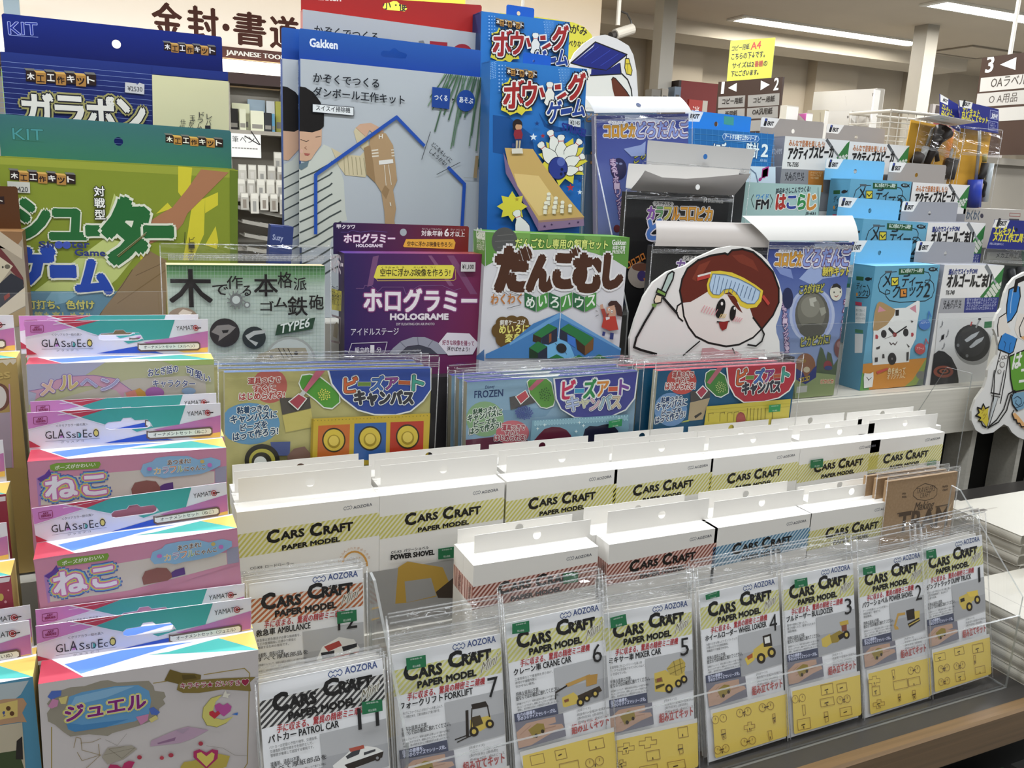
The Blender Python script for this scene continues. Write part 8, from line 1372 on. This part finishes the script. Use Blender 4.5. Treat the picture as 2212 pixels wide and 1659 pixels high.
# ================================================================== SIGNS AND SHELVES BEHIND
def free_frame(TL, TR, Y, off=0.0):
    """upright board whose top edge is level: TL at depth Y, TR wherever the same height is met"""
    O = at(*TL, Y=Y); B = at(*TR, Z=O.z); F = Frame(TL, TR, Y); F.O = O; F.u = (B - O); F.W = F.u.length; F.u.normalize(); F.w = Vector((0, 0, 1)); F.b = F.w.cross(F.u).normalized(); F.n = -F.b; return F
BRN_S = '#33241c'
def board(name, label, F, H, W, th, col, art, cat='sign', part='panel', rod=None, floor_pole=False):
    t = empty(name, label, cat, F.mat(H)); m = MB(); m.box(0, W, 0, th, 0, H, ink(col, .35))
    P = Printer(m, lambda p: F.xz(p), lambda a, b, d: (min(W - .001, max(.001, a)), -d * 3, min(H - .001, max(.001, b + H))), .35); P.run(art); m.build(part, t)
    if rod:
        for x in rod[0]: m = MB(); m.tube([(x, th / 2, H), (x, th / 2, CEIL - F.O.z + H - .002)], .008, ink('#b5b0a6', .4)); m.build('hanging_rod', t)
    if floor_pole: m = MB(); m.box(W * .45, W * .55, th, th + .02, .002 - (F.O.z - H), H * .6, ink('#4a3a30', .5)); m.build('pole', t)
    return t
F = free_frame((1552, 177), (1691, 166), 3.0); W = F.W
PL = '#79756e'
board('aisle_sign', 'brown aisle sign with numbers 1 and 2 and arrows, below the yellow notice', F, .36, W, .012, BRN_S, [('Z', 'f'), ('P', PL, '1552 209 1610 206 1608 231 1551 233'), ('P', PL, '1616 206 1684 201 1683 227 1615 231'), ('P', PL, '1551 237 1609 234 1608 258 1550 260'), ('P', PL, '1614 234 1681 229 1680 254 1613 257'), ('P', PL, '1550 264 1608 262 1606 286 1549 288'), ('P', PL, '1613 261 1679 257 1678 281 1612 284'), 
   ('T', '#c9c5bd', '1', 1558, 202, 1563, 201.5, 19, dict(b=.05)), ('P', '#c9c5bd', '1573 190 1592 179 1591 198'), ('P', '#c9c5bd', '1644 174 1663 183 1643 195'), ('T', '#c9c5bd', '2', 1671, 195, 1681, 194, 21, dict(b=.03)),
   ('T', '#2a2420', 'コピー用紙', 1560, 226, 1604, 223, 10, dict(b=.03)), ('T', '#2a2420', 'コピー用紙', 1627, 223, 1673, 219, 10, dict(b=.03)), ('T', '#2a2420', '画用紙', 1566, 253, 1592, 251, 10, dict(b=.03)), ('T', '#2a2420', 'OA汎用紙', 1625, 249, 1668, 246, 11, dict(b=.03))], floor_pole=True)
F = free_frame((1578, 88), (1675, 81), 3.05); H = .178
board('yellow_notice', 'yellow paper notice with black and red handwriting about copy paper', F, H, F.W, .002, '#a6a336', [('Z', '20'), ('T', '#26241c', 'コピー用紙', 1898, 440, 2048, 418, 42, dict(b=.03)), ('T', '#96302a', 'A4', 2060, 425, 2145, 412, 55, dict(b=.04)), ('T', '#26241c', 'こちらの下↓です。', 1895, 512, 2180, 488, 48, dict(b=.03)), ('T', '#26241c', 'サイズは2', 1900, 585, 2085, 570, 44, dict(b=.03)), ('T', '#8a3a2a', '番棚', 2092, 572, 2160, 565, 45, dict(b=.04)), ('T', '#26241c', 'の', 2168, 565, 2200, 560, 38, dict(b=.03)), ('T', '#26241c', '下にございます。', 1890, 655, 2125, 638, 44, dict(b=.03))], cat='notice', part='sheet')
F = free_frame((2122, 125), (2330, 98), 2.6)
board('aisle_sign', 'brown aisle sign with a large 3, hanging at the top right', F, .385, F.W, .012, BRN_S, [('Z', '30'), ('T', '#cbc8c2', '3', 1880, 622, 1942, 612, 110, dict(b=.03)), ('P', '#cbc8c2', '2008 552 2148 488 2138 596'), ('P', '#99958e', '1845 665 2600 595 2600 715 1832 785'), ('P', '#928e87', '1815 800 2600 735 2600 860 1800 915'), ('P', '#96928b', '1800 935 2600 880 2600 1000 1790 1045'), ('T', '#3a332e', 'OAラベル', 1925, 750, 2235, 718, 72, dict(b=.01)), ('T', '#3a332e', 'O A用品', 1908, 888, 2150, 868, 66)], rod=([.12, .6],))
F = Frame((1080, 28), (1284, 62), 2.0); F.u = Vector((1, 0, 0)); F.w = Vector((0, 0, 1)); O = F.O
m = MB(); t = empty('department_sign', 'yellow rounded department sign behind the bowling cartons', 'sign', F.mat(.11))
cx = [F.xz(p) for p in ((1080, 28), (1155, 36), (1200, 42), (1240, 49), (1262, 58), (1278, 75), (1283, 95), (1276, 118), (1180, 140), (1080, 130))]
m.prism([(a, b) for a, b in cx], 0, .006, lambda a, b, d: (a, d, b + .11), ink('#bdb83c', .5)); P = Printer(m, lambda p: F.xz(p), lambda a, b, d: (a, -d * 2, b + .11)); P.run([('Z', 'B'), ('T', '#241f1a', 'おりがみ', 1130, 420, 1580, 495, 105, dict(b=.03)), ('T', '#241f1a', 'べりなど', 1330, 640, 1560, 665, 75, dict(b=.03))]); m.build('board', t)
m = MB(); m.tube([(.06, .003, .10), (.06, .003, CEIL - O.z + .108)], .004, ink('#b5b0a6')); m.build('hanging_rod', t)
F = Frame((800, -40), (900, -40), 3.2); F.u = Vector((1, 0, 0)); F.w = Vector((0, 0, 1)); W = .36
t = empty('department_sign', 'yellow department sign glimpsed through the red tab slot', 'sign', F.mat(.16)); m = MB(); m.box(0, W, 0, .006, 0, .16, ink('#bdb83c', .5)); P = Printer(m, lambda p: F.xz(p), lambda a, b, d: (a, -d * 2, b + .16)); P.run([('Z', 'f'), ('T', '#241f1a', '小', 826, 20, 844, 21, 20, dict(b=.03)), ('E', '#241f1a', 855, 11, 2, 2), ('T', '#241f1a', '便', 862, 24, 880, 25, 20, dict(b=.03))]); m.build('board', t)
m = MB(); m.tube([(.18, .003, .16), (.18, .003, CEIL - F.O.z + .158)], .004, ink('#b5b0a6')); m.build('hanging_rod', t)
# die-cut mascot with a mortarboard
cutout('mortarboard_cutout', 'white die-cut board of a round head wearing a blue mortarboard with yellow tassel', [('20', '500 6000 515 540 560 450 640 370 730 310 820 295 920 330 1020 390 1060 470 1085 600 1100 830 1100 6000')], 1.60, Sg,
  [('Z', '20'), ('P', '#d0d0c4', '690 645 955 630 1010 690 1040 760 1050 830 1050 1100 600 1100 600 700'), ('P', '#16206e', '525 538 735 358 1005 465 830 602 700 578'), ('L', LINE, 9, '525 538 735 358 1005 465 830 602 640 570 525 538'), ('P', '#c9cac4', '548 535 728 378 715 400 560 525'), ('P', '#141c62', '680 585 830 602 940 535 955 632 690 646'), ('P', '#c9cac4', '662 588 700 590 698 632 665 636'), ('L', LINE, 8, '690 646 955 632 945 540'), ('L', '#2a3a94', 5, '640 490 760 400'), ('L', '#2a3a94', 5, '700 540 860 430'), ('L', '#2a3a94', 5, '780 560 930 460'),
   ('L', LINE, 10, '960 630 1010 680 1040 760 1050 850 1050 1000'), ('P', '#5a2a14', '872 680 885 660 905 668 950 720 1000 780 1030 830 900 830 880 750'), ('L', LINE, 7, '872 680 885 660 905 668 950 720 1000 780 1030 830'), ('L', LINE, 6, '1000 470 1000 500'), ('P', '#c9b638', '990 500 1020 500 1030 540 1045 600 1040 640 1000 630 988 580'), ('L', LINE, 6, '990 500 1020 500 1030 540 1048 600 1040 642 1000 632 985 580 990 500'), ('L', LINE, 4, '995 545 1030 545'), ('L', LINE, 3, '1010 550 1012 630')])
# ceiling camera
c0 = at(1336, 30, Y=4.0)
t = empty('security_camera', 'small grey security camera on a thin ceiling rod', 'camera', Matrix.Translation((c0.x, 4.0, 2.25))); g_ = ink('#8f887c', .4)
m = MB(); m.tube([(0, 0, -.01), (0, 0, CEIL - 2.252)], .011, ink('#a39b8e', .4)); m.build('ceiling_rod', t)
m = MB(); m.tube([(.08, -.01, -.02), (-.03, -.03, -.06)], .026, g_, 14); m.build('camera_body', t)
m = MB(); m.tube([(-.03, -.03, -.06), (-.058, -.036, -.07)], .018, ink('#26221e', .3), 14); m.build('lens', t)
m = MB(); m.tube([(.004, 0, .06), (.05, 0, .05), (.075, 0, .02), (.08, -.008, -.01)], .005, ink('#2a2622')); m.build('cable', t)
# shelving and goods in the aisle behind
t = empty('aisle_shelf', 'beige aisle shelving behind the electronic kits, with paper packs on top', 'shelving', Matrix.Translation((2.35, 2.45, 0)))
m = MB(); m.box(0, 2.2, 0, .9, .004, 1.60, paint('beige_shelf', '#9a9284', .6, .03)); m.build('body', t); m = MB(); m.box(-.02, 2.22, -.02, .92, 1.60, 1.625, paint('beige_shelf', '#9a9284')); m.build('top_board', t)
def pack(label, TL, TR, Y, zb, th, col, art=(), cat='paper pack', name='paper_pack', group='paper packs on the aisle shelf'):
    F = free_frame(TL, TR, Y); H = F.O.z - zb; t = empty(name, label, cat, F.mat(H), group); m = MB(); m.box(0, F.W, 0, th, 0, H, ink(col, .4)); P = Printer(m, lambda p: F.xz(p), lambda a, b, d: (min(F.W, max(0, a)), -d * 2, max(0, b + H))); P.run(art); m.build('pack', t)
    m = MB(); m.box(F.W * .98, F.W + .0006, -.0008, th + .0008, 0.001, H - .004, ink('#bfbcb6', .4)); m.build('end_flap', t)
Zs = 1.6252
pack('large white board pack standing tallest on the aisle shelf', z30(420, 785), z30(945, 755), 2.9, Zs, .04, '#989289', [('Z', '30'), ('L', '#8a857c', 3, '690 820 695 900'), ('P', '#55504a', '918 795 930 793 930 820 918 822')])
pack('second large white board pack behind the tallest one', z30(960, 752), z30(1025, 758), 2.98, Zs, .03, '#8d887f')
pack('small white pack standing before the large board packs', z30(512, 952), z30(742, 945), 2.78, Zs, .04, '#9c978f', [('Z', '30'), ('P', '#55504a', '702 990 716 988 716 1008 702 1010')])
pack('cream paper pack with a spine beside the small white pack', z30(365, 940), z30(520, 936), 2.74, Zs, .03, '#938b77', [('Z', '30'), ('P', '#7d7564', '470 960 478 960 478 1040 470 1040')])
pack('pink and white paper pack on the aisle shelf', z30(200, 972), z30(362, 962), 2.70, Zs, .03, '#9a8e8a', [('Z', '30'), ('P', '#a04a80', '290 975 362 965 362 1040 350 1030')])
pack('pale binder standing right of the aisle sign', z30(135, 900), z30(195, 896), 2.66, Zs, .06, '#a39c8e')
t = empty('wire_basket', 'pale wire basket on the aisle shelf behind the speaker kits', 'basket', Matrix.Translation((2.42, 2.49, Zs))); wm = ink('#8f897e', .4)
b0 = at(1900, 275, Y=2.5); m = MB()
m.tube([(0, 0, .14), (.35, 0, .14), (.35, .2, .14), (0, .2, .14), (0, 0, .14)], .006, wm); m.build('rim', t)
m = MB()
for i in range(9): m.tube([(i * .0437, 0, .14), (i * .0437, 0, .004), (i * .0437, .2, .004), (i * .0437, .2, .14)], .002, wm, 5)
for z in (.05, .1): m.tube([(0, 0, z), (.35, 0, z), (.35, .2, z), (0, .2, z), (0, 0, z)], .002, wm, 5)
m.build('wire_mesh', t)
t.location = (b0.x, 2.455, Zs)
t = empty('poster_panel', 'dark red and pale panel seen behind the navy soldering set header', 'poster', Matrix.Translation((4.0, 3.46, 0))); m = MB(); m.box(0, .6, 0, .02, .004, 1.95, ink('#77706a', .6)); P = Printer(m, None, lambda a, b, d: (a, -d * 2, b)); P.z = 'l'
P.poly([(0.02, 1.5), (.35, 1.55), (.40, 1.86), (.25, 1.93), (0.02, 1.86)], '#5a1f20'); P.lay += 1; P.poly([(.0, 1.62), (.18, 1.74), (.4, 1.72), (.38, 1.60), (.2, 1.56)], '#a09a94'); P.lay += 1; P.poly([(.06, 1.57), (.22, 1.62), (.18, 1.48), (.04, 1.46)], '#6a2424'); P.lay += 1; P.poly([(.02, 1.88), (.25, 1.945), (.5, 1.93), (.5, 1.945), (.02, 1.945)], '#2a211e'); m.build('panel', t)
t = empty('wall_cabinet', 'dark cabinet at the back wall carrying the red box', 'cabinet', Matrix.Translation((3.25, 5.0, 0))); m = MB(); m.box(0, 1.1, 0, .75, .004, 1.95, paint('dark_cabinet', '#4a423a', .6, .05)); m.build('body', t)
t = empty('red_box', 'long red box on the dark cabinet beside the aisle sign', 'box', Matrix.Translation((3.58, 5.2, 1.9502))); m = MB(); m.box(0, .34, 0, .25, 0, .23, ink('#6a1f1b', .5)); m.box(-.02, 0, 0, .25, 0, .23, ink('#2a1f1c', .5)); m.build('box', t)
t = empty('extinguisher_sign', 'small red fire extinguisher sign with a white character', 'sign', Matrix.Translation((3.50, 4.975, 1.80))); m = MB(); m.box(0, .11, 0, .02, 0, .235, ink('#8f2a22', .5)); P = Printer(m, None, lambda a, b, d: (a, -d * 3, b)); P.z = 'l'; vs, fs = glyphs('消'); P.put([(.03 + .055 * a, .12 + .075 * b) for a, b in vs], fs, '#d5cec8'); P.lay += 1; P.poly([(.052, .10), (.062, .10), (.062, .02), (.052, .02)], '#b5857d'); m.build('panel', t)
m = MB(); m.box(.11, .15, 0, .025, 0, .235, ink('#a39c90', .5)); m.build('bracket', t)
for i, (x, c, w, h) in enumerate(((3.27, '#6a665e', .07, .14), (3.35, '#8a8378', .05, .15), (3.45, '#5f6b78', .05, .17))):
    t = empty('small_carton', ['grey', 'beige', 'bluish'][i] + ' small box on the dark cabinet left of the red box', 'box', Matrix.Translation((x, 5.08, 1.9502)), 'small boxes on the dark cabinet'); m = MB(); m.box(0, w, 0, .08, 0, h, ink(c, .5)); m.box(w * .2, w * .8, -.001, 0, h * .3, h * .7, ink('#3a3630', .5)); m.build('box', t)
